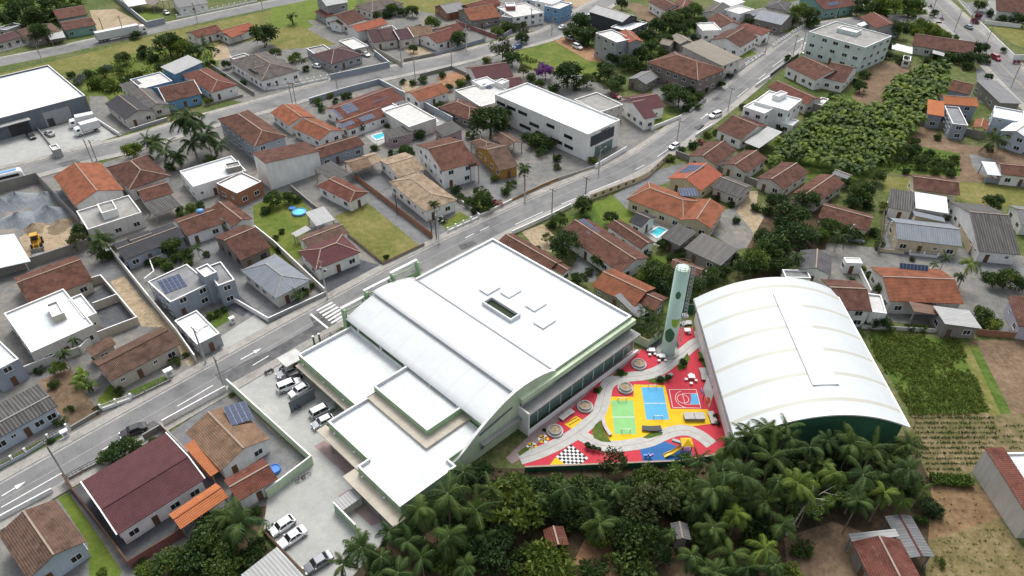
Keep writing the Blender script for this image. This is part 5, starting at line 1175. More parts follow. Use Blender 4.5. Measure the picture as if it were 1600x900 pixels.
HOUSES.append(['the school', S(-30, 18), (720, 580)]); 
# gate lodge at the car park mouth, partition wall, bin store
mb = MB(); lodge = empty('gate_lodge', tuple(S(-48.5, -3.4)), math.atan2(E1.y, E1.x)); tag(lodge, 'small beige gate lodge with flat pale roof where the school car park meets the street', 'gate lodge')
sbox(mb, -50.2, -47.2, -3.6, -1.4, 0, 2.5); mb.build('wall', 'wall_beige', lodge); mb = MB(); sbox(mb, -50.8, -46.8, -4.2, -.9, 2.5, 2.72); mb.build('roof', 'roof_pale', lodge)
mb = MB(); sbox(mb, -49.3, -48.4, -1.38, -1.33, .02, 2.05); mb.build('door', 'door_wood', lodge)
# ------------------------------------------------------------------ sports hall
hc = [P(1085, 465, 6).xy, P(1305, 452, 6).xy, P(1421, 663, 6).xy]
HU = (Vector((hc[1].x, hc[1].y, 0)) - Vector((hc[0].x, hc[0].y, 0))).normalized(); HV = Vector((-.02, -1, 0)).normalized()
H0 = Vector((hc[0].x, hc[0].y, 0)); HW = (Vector((hc[1].x, hc[1].y, 0)) - H0).length; HL = 36.0
hall = empty('sports_hall', tuple(H0 + HU * HW / 2 + HV * HL / 2), math.atan2(HU.y, HU.x)); tag(hall, 'green sports hall with a broad white barrel roof beside the colourful playground', 'sports hall')
T = lambda s, t, z: H0 + HU * s + HV * t + Vector((0, 0, z))
RISE, EH = 4.4, 5.6
def arc(k, n_=28):
    s = k / n_ * HW; x = (s / HW - .5) * 2; return s, EH + RISE * (1 - x * x)
m, n, l, b = _mat('hall_sheet', 0.5, 0.3)
uvn = n.new('ShaderNodeUVMap'); sp = n.new('ShaderNodeSeparateXYZ'); l.new(uvn.outputs[0], sp.inputs[0])
sh = _per(n, l, sp.outputs[1], HL / 6.02, 0.13); nz = _noise(n, l, 0.25, 4, uvn.outputs[0]); seam = _per(n, l, sp.outputs[1], 0.6, 0.12)
cc = _mix(n, l, sh, (0.53, 0.56, 0.57), (0.44, 0.44, 0.385)); rr = _ramp(n, l, nz.outputs[0], [(0.3, (0.93,) * 3), (0.65, (1,) * 3)])
cc = _mix(n, l, 1.0, cc, rr.outputs[0], 'MULTIPLY'); cc = _mix(n, l, seam, cc, _mix(n, l, 1.0, cc, (0.955, 0.955, 0.955), 'MULTIPLY')); l.new(cc, b.inputs['Base Color'])
mb = MB(); ed = MB(); N_ = 28
for k in range(N_):
    s0, z0_ = arc(k); s1, z1_ = arc(k + 1)
    mb.face([T(s0, HL, z0_), T(s1, HL, z1_), T(s1, 0, z1_), T(s0, 0, z0_)], [(s0, HL + 3.6), (s1, HL + 3.6), (s1, 3.6), (s0, 3.6)], smooth=True)
    mb.face([T(s0, 0, z0_ - .2), T(s1, 0, z1_ - .2), T(s1, HL, z1_ - .2), T(s0, HL, z0_ - .2)])
mb.build('roof', 'hall_sheet', hall)
for t in (0, HL):
    ed = MB()
    for k in range(N_):
        s0, z0_ = arc(k); s1, z1_ = arc(k + 1); ed.bar(T(s0, t, z0_ - .1), T(s1, t, z1_ - .1), .16, .26)
    ed.build('verge', 'trim_white', hall)
for s in (-.12, HW + .12):
    mb = MB(); mb.bar(T(s, 0, EH - .12), T(s, HL, EH - .12), .3, .22); mb.build('gutter', 'metal_dark' if s < 0 else 'trim_white', hall)
for t, ins in ((HL - .7, 1), (.7, -1)):
    mb = MB()
    for k in range(N_):
        s0, z0_ = arc(k); s1, z1_ = arc(k + 1); s0 = min(max(s0, .7), HW - .7); s1 = min(max(s1, .7), HW - .7)
        mb.face([T(s0, t, 0), T(s1, t, 0), T(s1, t, z1_ - .22), T(s0, t, z0_ - .22)])
    mb.build('end_wall', 'wall_darkgreen', hall)
for s in (.7, HW - .7):
    mb = MB(); mb.face([T(s, .7, 0), T(s, HL - .7, 0), T(s, HL - .7, EH), T(s, .7, EH)]); w = mb.build('wall', 'wall_white' if s < 1 else 'wall_darkgreen', hall)
    if s < 1: continue
    mb = MB(); mb.box(T(s + (-.03 if s < 1 else .03), HL / 2, 3.9), HV, HU, (0, 0, 1), HL / 2 - 2, .03, .6); mb.build('window_band', 'glass', w)
mb = MB(); c = [P(1222, 464, 10.4), P(1262, 463, 10.2), P(1325, 610, 10.2), P(1285, 611, 10.4)]
s_m = sum((p - H0).dot(HU) for p in c) / 4; t0 = (c[0] - H0).dot(HV); t1 = (c[3] - H0).dot(HV)
for sgn in (1,):
    zz = lambda s: EH + RISE * (1 - ((s / HW - .5) * 2) ** 2) + .3
    a0, a1 = s_m - 1.4, s_m + 3.2
    pts = [T(a0, t1, zz(a0)), T(a1, t1, zz(a1)), T(a1, t0, zz(a1)), T(a0, t0, zz(a0))]
    mb.face(pts)
    for i in range(4):
        p, q = pts[i], pts[(i + 1) % 4]; d_ = Vector((0, 0, -.22)); mb.face([p + d_, q + d_, q, p])
mb.build('ridge_vent', 'trim_white', hall)
HOUSES.append(['the sports hall', T(HW / 2, HL / 2, 0), (1255, 560)])
mb = MB(); pts = [P(*q) for q in ((1073, 512), (1085, 505), (1148, 690), (1125, 690))]; 
sheet('pavement', 'paved_pale', [(1079, 530), (1092, 505), (1160, 700), (1138, 700), (1112, 640)], 0.036)
# ------------------------------------------------------------------ water tower
tb = P(1043, 550); tw = empty('water_tower', (tb.x, tb.y, 0)); tag(tw, 'tall mint green cylindrical water tower painted with dark and lime droplets', 'water tower')
TH, TR = 20.3, 1.32
mb = MB(); mb.lathe((tb.x, tb.y, 0), [(TR + .9, 0), (TR + .9, .25), (TR + .02, .3)], 32, False); mb.build('plinth', 'concrete', tw)
mb = MB(); mb.lathe((tb.x, tb.y, 0), [(TR, .25), (TR, TH), (TR - .12, TH + .08), (.9, TH + .22), (.01, TH + .3)], 40); tk = mb.build('tank', 'tower_mint', tw)
def decal(ang, z, w, h, mat, up=True):
    """painted droplet or half disc, a hair proud of the shell"""
    mb = MB(); n_ = 24; cx = lambda x, zz: Vector((tb.x + (TR + .015) * math.sin(ang + x / TR), tb.y - (TR + .015) * math.cos(ang + x / TR), zz))
    rows = 14
    for j in range(rows):
        def wd(t):
            if up: return w * math.sqrt(max(0, 1 - (1 - t / .55) ** 2)) if t < .55 else w * max(0, 1 - ((t - .55) / .45) ** 1.6)
            return w * math.sqrt(max(0, 1 - (1 - t) ** 2))
        t0, t1 = j / rows, (j + 1) / rows; z0_, z1_ = z + h * t0, z + h * t1
        for i in range(8):
            a0, a1 = -1 + 2 * i / 8, -1 + 2 * (i + 1) / 8
            mb.face([cx(wd(t0) * a0, z0_), cx(wd(t0) * a1, z0_), cx(wd(t1) * a1, z1_), cx(wd(t1) * a0, z1_)], smooth=True)
    mb.build('painted_droplet', mat, tk)
decal(-.45, 3.6, .98, 3.6, 'drop_dark'); decal(.12, 7.4, .82, 2.0, 'drop_lime', False); decal(-.25, 14.2, .48, 1.9, 'drop_dark'); decal(1.3, 9.5, .5, 1.8, 'drop_dark')
mb = MB(); ca, sa = math.cos(R(-12)), math.sin(R(-12))
def lad(x, y, z): return Vector((tb.x + ca * (TR + x) - sa * y, tb.y + sa * (TR + x) + ca * y, z))
for y in (-.25, .25): mb.bar(lad(.3, y, 1.2), lad(.3, y, TH + 1.1), .07)
for k in range(50): mb.bar(lad(.3, -.25, 1.4 + k * .4), lad(.3, .25, 1.4 + k * .4), .04)
ld = mb.build('ladder', 'metal_grey', tw); mb = MB()
for k in range(22):
    z = 3 + k * .84; pr = None
    for j in range(9):
        a = -math.pi / 2 + math.pi * j / 8; q = lad(.3 + .62 * math.cos(a), .42 * math.sin(a), z)
        if pr: mb.bar(pr, q, .05)
        pr = q
for a in (-1.0, -.35, .35, 1.0): mb.bar(lad(.3 + .62 * math.cos(a), .42 * math.sin(a), 3), lad(.3 + .62 * math.cos(a), .42 * math.sin(a), TH + .6), .045)
mb.build('ladder_cage', 'metal_grey', tw); mb = MB(); 
for zz in (TH + .55, TH + 1.05):
    for k in range(24):
        a0, a1 = 2 * math.pi * k / 24, 2 * math.pi * (k + 1) / 24; mb.bar((tb.x + (TR + .12) * math.cos(a0), tb.y + (TR + .12) * math.sin(a0), zz), (tb.x + (TR + .12) * math.cos(a1), tb.y + (TR + .12) * math.sin(a1), zz), .05)
for k in range(12):
    a0 = 2 * math.pi * k / 12; mb.bar((tb.x + (TR + .12) * math.cos(a0), tb.y + (TR + .12) * math.sin(a0), TH - .1), (tb.x + (TR + .12) * math.cos(a0), tb.y + (TR + .12) * math.sin(a0), TH + 1.05), .05)
mb.build('top_rail', 'timber', tw)
mb = MB(); mb.lathe(tuple(lad(.55, 0, 9.6)), [(.0, -.05), (.75, -.05), (.75, .05), (.0, .06)], 14); mb.build('landing', 'metal_grey', tw)
HOUSES.append(['the mint water tower', tb, (1050, 500)])
# ------------------------------------------------------------------ playground floor, painted courts, path
PG = [(974, 573), (1000, 545), (1030, 552), (1048, 525), (1062, 512), (1082, 512), (1092, 545), (1112, 610), (1140, 690), (1120, 712), (1066, 722), (822, 731), (815, 722), (880, 650), (935, 598)]
sheet('playground', 'play_red', PG, 0.040)
sheet('walkway', 'paved_rose', [(984, 546), (1003, 546), (974, 574), (935, 599), (880, 651), (822, 712), (800, 725), (790, 716), (870, 640), (940, 580)], 0.044)
sheet('shaded_tower_yard', 'paved_dark', [(1005, 545), (1050, 520), (1062, 540), (1052, 556), (1040, 566), (1018, 553)], 0.048)  # grey tower yard, the tower's shadow painted into its dark tone
sheet('court', 'play_yellow', [(953, 620), (990, 620), (990, 601), (1039, 602), (1048, 639), (1106, 640), (1113, 662), (1085, 666), (1058, 668), (1036, 678), (1010, 689), (956, 694), (946, 675), (943, 652), (948, 634)], 0.052)
sheet('court', 'play_green', [(954.4, 626), (989, 626), (994.4, 678.5), (960, 678.5)], 0.056); sheet('court', 'play_blue', [(1002, 605.5), (1035.6, 605.5), (1045.4, 656), (1010, 656)], 0.056)
sheet('court', 'play_deep', [(999.6, 702), (1040, 690), (1082, 708), (1078, 726), (1007, 728)], 0.056)
sheet('court', 'play_yellow', [(882, 663), (900, 650), (910.5, 656.5), (894, 671.5)], 0.056); sheet('court', 'play_yellow', [(867, 716), (872, 716), (884, 727), (858, 728)], 0.056)
sheet('court', 'play_blue', [(1079, 616), (1090, 615.5), (1094, 632), (1078, 632), (1080, 624)], 0.060)
pth = MB(); path1 = curve([(1096, 533), (1084, 538), (1068, 551), (1052, 563), (1034, 577), (1010, 586), (976, 590), (956, 596), (947, 606), (943, 624), (934, 648), (918, 663), (898, 679), (868, 696), (838, 709), (812, 717)], 5)
path2 = curve([(905, 678), (918, 686), (940, 696), (968, 697.5), (1010, 691), (1034, 681), (1054, 674), (1074, 673), (1094, 681), (1112, 695)], 5)
strip(pth, path1, 1.25, -1.25, 0.070); tag(pth.build('path', 'concrete_pale'), kind='structure'); pth = MB(); strip(pth, path2, 1.2, -1.2, 0.074); tag(pth.build('path', 'concrete_pale'), kind='structure')
pl = MB(); strip(pl, path1, .03, -.03, 0.078); strip(pl, path2, .03, -.03, 0.078); tag(pl.build('path_line', 'wall_rosewall'), kind='structure')
wl = MB()
def ln(a, b_, w=.07, z=.066): line(wl, a, b_, w, z)
for q in ([(1045.5, 609), (1087.6, 609), (1095, 638), (1051, 637)],):
    for i in range(4): ln(q[i], q[(i + 1) % 4], .1)
ln((957, 652), (991.7, 652), .14); ln((1006, 630.5), (1040.4, 630.5), .14); ln((1066, 615), (1070.5, 632), .08); ln((1066, 615), (1089, 615), .08); ln((1070.5, 632), (1093, 632), .08)
cB = P(1067, 623.5)
def circ(c, r, a0, a1, w=.09, z=.067, n_=28):
    for k in range(n_):
        t0, t1 = a0 + (a1 - a0) * k / n_, a0 + (a1 - a0) * (k + 1) / n_
        p = [(c.x + rr * math.cos(t), c.y + rr * math.sin(t), z) for t, rr in ((t0, r - w / 2), (t0, r + w / 2), (t1, r + w / 2), (t1, r - w / 2))]; wl.face(p)
circ(cB, 1.05, 0, 2 * math.pi); cA = P(1074, 624); circ(cA, 2.15, math.pi * .62, math.pi * 1.38)
tag(wl.build('court_line', 'mark_white'), kind='structure')
# chess board: 8 x 8 painted squares
bt, br_, bl = P(892, 694.5), P(919, 716), P(868.5, 714); u = (br_ - bt) / 8; v = (bl - bt) / 8
blk, wht = MB(), MB()
for i in range(8):
    for j in range(8):
        q = [bt + u * (i + a) + v * (j + c) for a, c in ((0, 0), (1, 0), (1, 1), (0, 1))]; (wht if (i + j) % 2 else blk).face([(p.x, p.y, .058) for p in q][::-1])
tag(blk.build('chess_board', 'play_black'), kind='structure'); tag(wht.build('chess_board', 'mark_white'), kind='structure')
dots = MB()
for k in range(14):
    t = (k % 7) / 6.; p = P(888 + 14 * t + (k // 7) * 4 - 2, 662 - 8 * t + (k // 7) * 3 - 1); dots.box((p.x, p.y, .062), (1, 0, 0), (0, 1, 0), (0, 0, 1), .11, .11, .003)
tag(dots.build('painted_game', 'play_black'), kind='structure')
fl = MB(); fr = MB()
for (x, y) in ((831, 698), (849, 686)):
    c = P(x, y)
    for k in range(6):
        a = k * math.pi / 3; (fl if k % 2 else fr).face([(c.x + .55 * math.cos(a) + .42 * math.cos(t), c.y + .55 * math.sin(a) + .42 * math.sin(t), .064) for t in [2 * math.pi * q / 12 for q in range(12)]])
tag(fl.build('painted_flower', 'mark_white'), kind='structure'); tag(fr.build('painted_flower', 'play_yellow'), kind='structure')
# planting beds, round planters, benches, tables, goals
for poly in ([(938, 657), (930, 664), (925, 674), (928, 685), (940, 690.5), (955, 691.5), (948, 681), (942, 670)], [(1018, 675), (1036, 676), (1034, 680), (1012, 686), (1004, 684)], [(1010, 594), (1034, 588), (1052, 585), (1050, 592), (1036, 599), (1018, 599)], [(957, 588), (966, 579), (982, 583), (978, 588)], [(927, 610), (938, 603), (942, 608), (936, 617)],
             [(1058, 572), (1074, 552), (1078, 560), (1072, 575), (1060, 580)], [(1089, 548), (1096, 552), (1104, 575), (1098, 572)], [(808, 708), (822, 698), (828, 702), (812, 713)]):
    sheet('planting_bed', 'field_green', poly, 0.082)
def planter(x, y, lab):
    c = P(x, y); o = empty('planter', tuple(c)); tag(o, lab, 'planter', 'round concrete planters on the red playground')
    mb = MB(); mb.lathe(tuple(c), [(1.45, 0), (1.45, .42), (1.12, .44)], 28, False); mb.build('seat_ring', 'concrete_pale', o)
    mb = MB(); mb.lathe(tuple(c), [(1.15, .4), (1.15, .8), (.92, .8), (.92, .68)], 28, False); mb.build('planter_wall', 'concrete', o)
    mb = MB(); mb.lathe(tuple(c), [(.92, .66), (.5, .78), (.01, .8)], 20); mb.build('soil', 'sand', o)
    return o
planter(998, 571, 'round concrete planter with seat ring nearest the water tower'); planter(977, 608, 'round concrete planter at the top left corner of the yellow court')
planter(914, 637, 'round concrete planter between the curved bench and the grey path'); planter(867, 675, 'round concrete planter below the yellow painted game near the school corner')
def table(x, y, stools, lab):
    c = P(x, y); o = empty('picnic_table', tuple(c)); tag(o, lab, 'table')
    mb = MB(); mb.box((c.x, c.y, .74), (1, 0, 0), (0, 1, 0), (0, 0, 1), .62, .5, .05); mb.build('table_top', 'trim_white', o)
    mb = MB(); mb.lathe(tuple(c), [(.3, 0), (.2, .7)], 12); mb.build('pedestal', 'concrete', o)
    for k, (sx, sy) in enumerate(stools):
        s = P(sx, sy); so = empty('stool', tuple(s)); tag(so, 'white concrete stool at the ' + lab.split(' table')[0].replace('white concrete ', '').replace('square', 'square') + ' table, stool ' + ['on its left', 'on its right', 'in front', 'behind it'][k], 'stool', 'concrete stools round the playground tables')
        mb = MB(); mb.box((s.x, s.y, .42), (1, 0, 0), (0, 1, 0), (0, 0, 1), .27, .25, .05); mb.build('stool_seat', 'trim_white', so); mb = MB(); mb.lathe(tuple(s), [(.16, 0), (.14, .38)], 10); mb.build('stool_base', 'concrete', so)
table(1018, 550.5, ((1012.5, 549.5), (1023, 555), (1015, 556)), 'white concrete table nearest the tower base with three stools')
table(1034, 560, ((1027.5, 557.5), (1039.5, 565), (1029.5, 565.5)), 'white concrete table at the edge of the grey path by tower')
table(1079.6, 592, ((1071.5, 594.5), (1087, 596.5), (1079.6, 601), (1079, 587)), 'white concrete table on red ground above the small basketball court')
table(1073.5, 519.5, ((1077, 522),), 'white concrete table alone on the red circle beside the hall')
def bench(pts, lab, mat='concrete_pale', w=.55):
    c = P(*pts[len(pts) // 2]); o = empty('bench', tuple(c)); tag(o, lab, 'bench'); cv = curve(pts, 5)
    mb = MB(); kerbed(mb, [p + Vector((0, 0, .3)) for p in cv], w, -w, .15); mb.build('bench_seat', mat, o); mb = MB(); kerbed(mb, cv, w * .7, -w * .7, .3); mb.build('bench_base', 'concrete', o)
bench([(876, 657), (884, 650), (895, 643)], 'pale curved bench on the red strip by the school canopy'); bench([(942, 655), (945, 668), (954, 682)], 'curved bench bordering the green bed left of the courts', w=.3)
bench([(1003, 671), (1018, 672), (1033, 671)], 'dark topped curved bench at the foot of yellow court', 'trim_dark'); bench([(1024, 593), (1036, 592), (1050, 586)], 'curved bench between the grey path and red floor above blue court', 'trim_grey', .35)
bench([(1096, 577), (1099, 587), (1101, 596)], 'pale bench along the hall side above the white kite sail'); bench([(1064, 509), (1072, 506), (1080, 506)], 'curved pale bench at the top of the red circle by the hall')
bench([(1109, 645), (1113, 655), (1116, 664)], 'pale bench by the hall below the white kite sail')
o = empty('seat_block', tuple(P(1084, 654))); tag(o, 'light grey double seat block on the yellow floor', 'seat block'); c = P(1084, 654)
for s in (-1, 1):
    mb = MB(); mb.box((c.x + s * .93, c.y, .72), (1, 0, 0), (0, 1, 0), (0, 0, 1), .88, .75, .08); mb.build('seat_slab', 'concrete_pale', o)
mb = MB(); mb.box((c.x, c.y, .32), (1, 0, 0), (0, 1, 0), (0, 0, 1), 1.75, .65, .32); mb.build('block_base', 'concrete', o)
def goal(x, y, lab):
    c = P(x, y); o = empty('mini_goal', tuple(c)); tag(o, lab, 'goal', 'small white goals on the painted courts'); mb = MB(); w, h = .75, .9
    for a, b_ in (((-w, 0, 0), (-w, 0, h)), ((w, 0, 0), (w, 0, h)), ((-w, 0, h), (w, 0, h)), ((-w, 0, h), (-w, .6, 0)), ((w, 0, h), (w, .6, 0)), ((-w, .6, 0), (w, .6, 0))): mb.bar(c + Vector(a), c + Vector(b_), .07)
    mb.build('goal_frame', 'plastic_white', o); mb = MB()
    for k in range(9): mb.bar(c + Vector((-w + k * w / 4, .02, h)), c + Vector((-w + k * w / 4, .6, 0)), .015)
    mb.build('net', 'trim_grey', o)
goal(972, 627.5, 'small white goal at the far end of the green court'); goal(978, 676, 'small white goal at the near end of the green court'); goal(1019, 607, 'small white goal at the far end of the blue court'); goal(1028, 655, 'small white goal at the near end of the blue court')
# basketball stand, kite shaped panel, climbing frame with slide, spring toys, walls
c = P(1098, 626); o = empty('basketball_stand', tuple(c)); tag(o, 'small dark basketball stand at the right edge of the red key court', 'basketball hoop')
mb = MB(); mb.bar(c, c + Vector((0, 0, 2.2)), .12); mb.bar(c + Vector((0, 0, 2.1)), c + Vector((-.6, 0, 2.3)), .08); mb.build('post', 'metal_dark', o); mb = MB(); mb.box(c + Vector((-.65, 0, 2.4)), (0, 1, 0), (1, 0, 0), (0, 0, 1), .6, .03, .4); mb.build('backboard', 'plastic_blue', o)
mb = MB()
for k in range(12): mb.bar(c + Vector((-.95 + .22 * math.cos(k * .5236), .22 * math.sin(k * .5236), 2.2)), c + Vector((-.95 + .22 * math.cos((k + 1) * .5236), .22 * math.sin((k + 1) * .5236), 2.2)), .04)
mb.build('hoop', 'play_orange', o)
k0 = P(1108, 639)
o = empty('shade_sail', tuple(k0)); tag(o, 'white kite shaped sail with an orange disc hung against the hall side', 'shade sail')
ks = [P(1108, 637, .4), P(1115, 614, 3.0), P(1106, 587, 5.2), P(1098.5, 607, 3.2)]; kn = (ks[1] - ks[3]).cross(ks[2] - ks[0]).normalized()
if kn.y > 0: kn = -kn
mb = MB(); f = [p + kn * .03 for p in ks]; bk = [p - kn * .03 for p in ks]; mb.face(f); mb.face(bk[::-1])
for i in range(4): mb.face([f[i], bk[i], bk[(i + 1) % 4], f[(i + 1) % 4]])
mb.build('sail_cloth', 'trim_white', o)
ku = (ks[1] - ks[3]).normalized(); kv = kn.cross(ku); kc = ks[0] * .62 + ks[2] * .14 + (ks[1] + ks[3]) * .12
mb = MB(); mb.face([kc + ku * (.52 * math.cos(t)) + kv * (.95 * math.sin(t)) + kn * .05 for t in [2 * math.pi * q / 20 for q in range(20)]]); mb.build('printed_disc', 'play_orange', o)
mb = MB(); mb.bar(ks[0] - Vector((0, 0, .4)), ks[0], .12); mb.build('anchor_post', 'metal_grey', o); mb = MB(); mb.bar(ks[2], T(0, 22, 5.3), .05); mb.build('stay_cable', 'metal_grey', o)
c = P(1070, 706); o = empty('climbing_frame', tuple(c)); tag(o, 'playground climbing frame with yellow roof and yellow slide on the blue floor', 'climbing frame')
for sx in (-.7, .7):
    for sy in (-.7, .7):
        mb = MB(); mb.bar(c + Vector((sx, sy, 0)), c + Vector((sx, sy, 2.5)), .14); mb.build('frame_post', 'plastic_red', o)
mb = MB(); mb.box(c + Vector((0, 0, 1.15)), (1, 0, 0), (0, 1, 0), (0, 0, 1), .8, .8, .06); mb.build('deck', 'plastic_purple', o)
mb = MB(); ap = c + Vector((0, 0, 3.3)); q = [c + Vector((x, y, 2.45)) for x, y in ((-.95, -.95), (.95, -.95), (.95, .95), (-.95, .95))]
for i in range(4): mb.face([q[i], q[(i + 1) % 4], ap])
mb.build('frame_roof', 'plastic_yellow', o); mb = MB(); pr = None
for k in range(9):
    t = k / 8; p = c + Vector((-.8 - 2.9 * t, -.1 - 1.0 * t, 1.15 * (1 - t) ** 1.15 + .12 + .08 * math.sin(t * 9)))
    if pr:
        d = (p - pr).normalized(); mb.bar(pr, p, .62, .05); 
        for s in (-1, 1): sd_ = Vector((d.y, -d.x, 0)).normalized() * s * .33; mb.bar(pr + sd_ + Vector((0, 0, .12)), p + sd_ + Vector((0, 0, .12)), .05, .26)
    pr = p
mb.build('slide', 'plastic_yellow', o)
mb = MB(); mb.bar(c + Vector((-.8, .2, 2.0)), c + Vector((-2.2, .9, 1.9)), .5, .5); mb.build('tunnel', 'metal_grey', o); mb = MB()
for k in range(5): mb.bar(c + Vector((.8, -.5, .25 * k)), c + Vector((.8, .5, .25 * k)), .06)
mb.build('rungs', 'plastic_blue', o)
for (x, y, mt, lab) in ((1015, 715.5, 'plastic_purple', 'purple spring rocker on the blue floor near the wall'), (1009, 715, 'plastic_blue', 'pale blue spring rocker at the left edge of the blue floor')):
    c = P(x, y); o = empty('spring_rocker', tuple(c)); tag(o, lab, 'spring rocker'); mb = MB(); mb.tube([c, c + Vector((0, 0, .4))], .1, 8); mb.build('spring', 'metal_dark', o)
    mb = MB(); mb.box(c + Vector((0, 0, .6)), (1, 0, 0), (0, 1, 0), (0, 0, 1), .45, .14, .14); mb.box(c + Vector((.38, 0, .86)), (1, 0, 0), (0, 1, 0), (0, 0, 1), .12, .1, .16); mb.build('animal_seat', mt, o)
# ------------------------------------------------------------------ plants
from mathutils import noise
def leaf(mb, c, d, up, L, W, tone):
    """one bent leaf blade"""
    s = d.cross(up)
    if s.length < 1e-3: s = d.cross(Vector((1, 0, 0)))
    s.normalize(); m_ = c + d * L * .5 + up * L * .12
    mb.face([c - s * W * .25, c + s * W * .25, m_ + s * W * .5, m_ - s * W * .5], tone=tone); mb.face([m_ - s * W * .5, m_ + s * W * .5, c + d * L], tone=tone)
def rdir(r):
    z = r.uniform(-1, 1); t = r.uniform(0, 2 * math.pi); q = math.sqrt(1 - z * z); return Vector((q * math.cos(t), q * math.sin(t), z))
def crown(seed, n_cl=34, n_lf=42, flat=.8, ragged=.28, lsize=.17, hollow=.45):
    """unit crown: clumps of leaves through an uneven volume, gaps between them"""
    r = random.Random(seed); mb = MB(); lobes = [(rdir(r), r.uniform(-ragged, ragged)) for _ in range(7)]
    for k in range(n_cl):
        d = rdir(r)
        if d.z < -.55: d.z *= -.6; d.normalize()
        rad = (hollow + (1 - hollow) * r.random() ** .45) * .84
        rad *= 1 + sum(a * max(0, d.dot(l_)) ** 2 for l_, a in lobes)
        c = Vector((d.x * rad, d.y * rad, d.z * rad * flat)); cs = r.uniform(.17, .36); tone = min(1, max(0, r.gauss(.48, .22)))
        for j in range(n_lf):
            e = rdir(r); e.z = abs(e.z) * .7 if r.random() < .7 else e.z; p = c + e * cs * r.random() ** .5
            ld_ = (e + rdir(r) * .7 + Vector((0, 0, -.25))).normalized(); leaf(mb, p, ld_, rdir(r), lsize * r.uniform(.6, 1.25), lsize * r.uniform(.35, .6), min(1, max(0, tone + r.uniform(-.16, .16))))
    return mb
def trunk_limbs(seed, h0=1.0):
    r = random.Random(seed + 99); mb = MB(); top = Vector((r.uniform(-.05, .05), r.uniform(-.05, .05), 0))
    mb.tube([(0, 0, -1), (r.uniform(-.03, .03), r.uniform(-.03, .03), -.55), top], [.085, .06, .045], 7)
    for k in range(6):
        d = rdir(r); d.z = abs(d.z) * .6 + .25; d.normalize(); s = Vector((0, 0, r.uniform(-.4, 0))); mb.tube([s, s + d * .3 + Vector((0, 0, .03)), s + d * .68], [.035, .024, .008], 5, cap=False)
    return mb
CROWNS = {'round': [crown(s, 44, 46, .85, .2) for s in (1, 2, 3)], 'loose': [crown(s, 26, 34, .95, .45, .19, .3) for s in (4, 5, 6)], 'bush': [crown(s, 26, 38, .7, .35, .2, .3) for s in (7, 8, 9)], 'tall': [crown(s, 40, 44, 1.5, .3, .17, .3) for s in (10, 11)]}
TRUNKS = [trunk_limbs(s).mesh('trunk', 'trunk') for s in (1, 2, 3)]
CM = {}
def crown_mesh(kind, i, mat):
    k = (kind, i, mat)
    if k not in CM: CM[k] = CROWNS[kind][i].mesh('crown', mat, tone=True)
    return CM[k]
def palm_mesh(seed, nf=17, L=1.0, droop=1.0, lw=.3, up=.75, nl=16, wide=.034):
    """crown of feathered fronds; unit frond length"""
    r = random.Random(seed); mb = MB()
    for k in range(nf):
        az = k * 2.39996 + r.uniform(-.2, .2); el = up * (1 - k / nf * 1.35) + r.uniform(-.25, .25); d = Vector((math.cos(az) * math.cos(el), math.sin(az) * math.cos(el), math.sin(el)))
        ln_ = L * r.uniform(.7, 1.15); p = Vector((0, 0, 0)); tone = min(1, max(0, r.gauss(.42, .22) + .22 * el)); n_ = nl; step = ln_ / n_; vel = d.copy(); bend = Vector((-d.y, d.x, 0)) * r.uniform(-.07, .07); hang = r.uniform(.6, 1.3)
        for j in range(n_):
            q = p + vel * step; vel = (vel + bend + Vector((0, 0, -.13 * droop * (1 + j / n_)))).normalized()
            sd_ = vel.cross(Vector((0, 0, 1))); sd_ = sd_.normalized() if sd_.length > 1e-3 else Vector((1, 0, 0)); t = j / n_
            w = lw * (math.sin(math.pi * (.12 + .86 * t)) ** .7)
            if j > 0:
                for s in (-1, 1):
                    tip = q + sd_ * s * w + vel * step * 1.8 + Vector((0, 0, -w * r.uniform(.3, 1.1) * hang)); b0 = p; b1 = p + vel * wide * 1.6
                    mb.face([b0, b1, tip] if s > 0 else [b1, b0, tip], tone=min(1, max(0, tone + r.uniform(-.12, .12))))
                    tip2 = p + vel * step * .5 + sd_ * s * w * .9 + vel * step * 1.5 + Vector((0, 0, -w * r.uniform(.4, 1.3) * hang)); mb.face([b0 + vel * step * .5, b1 + vel * step * .5, tip2] if s > 0 else [b1 + vel * step * .5, b0 + vel * step * .5, tip2], tone=min(1, max(0, tone + r.uniform(-.12, .12))))
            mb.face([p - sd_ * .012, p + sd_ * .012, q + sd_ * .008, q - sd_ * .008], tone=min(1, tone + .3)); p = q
    return mb
def banana_mesh(seed, nl=9):
    r = random.Random(seed); mb = MB()
    for k in range(nl):
        az = k * 2.39996 + r.uniform(-.3, .3); el = r.uniform(.25, 1.15); vel = Vector((math.cos(az) * math.cos(el), math.sin(az) * math.cos(el), math.sin(el))); p = Vector((0, 0, .0)); tone = min(1, max(0, r.gauss(.5, .22))); n_ = 6; step = r.uniform(.75, 1.1) / n_; prev = None
        for j in range(n_ + 1):
            sd_ = vel.cross(Vector((0, 0, 1))); sd_ = sd_.normalized() if sd_.length > 1e-3 else Vector((1, 0, 0)); w = .19 * math.sin(math.pi * min(1, (.1 + .9 * j / n_))) ** .6 + .01
            fold = Vector((0, 0, w * .35)); q = (p - sd_ * w + fold, p, p + sd_ * w + fold)
            if prev: mb.face([prev[0], prev[1], q[1], q[0]], tone=tone); mb.face([prev[1], prev[2], q[2], q[1]], tone=min(1, tone + .12))
            prev = q; p = p + vel * step; vel = (vel + Vector((0, 0, -.2 - .1 * j))).normalized()
    return mb
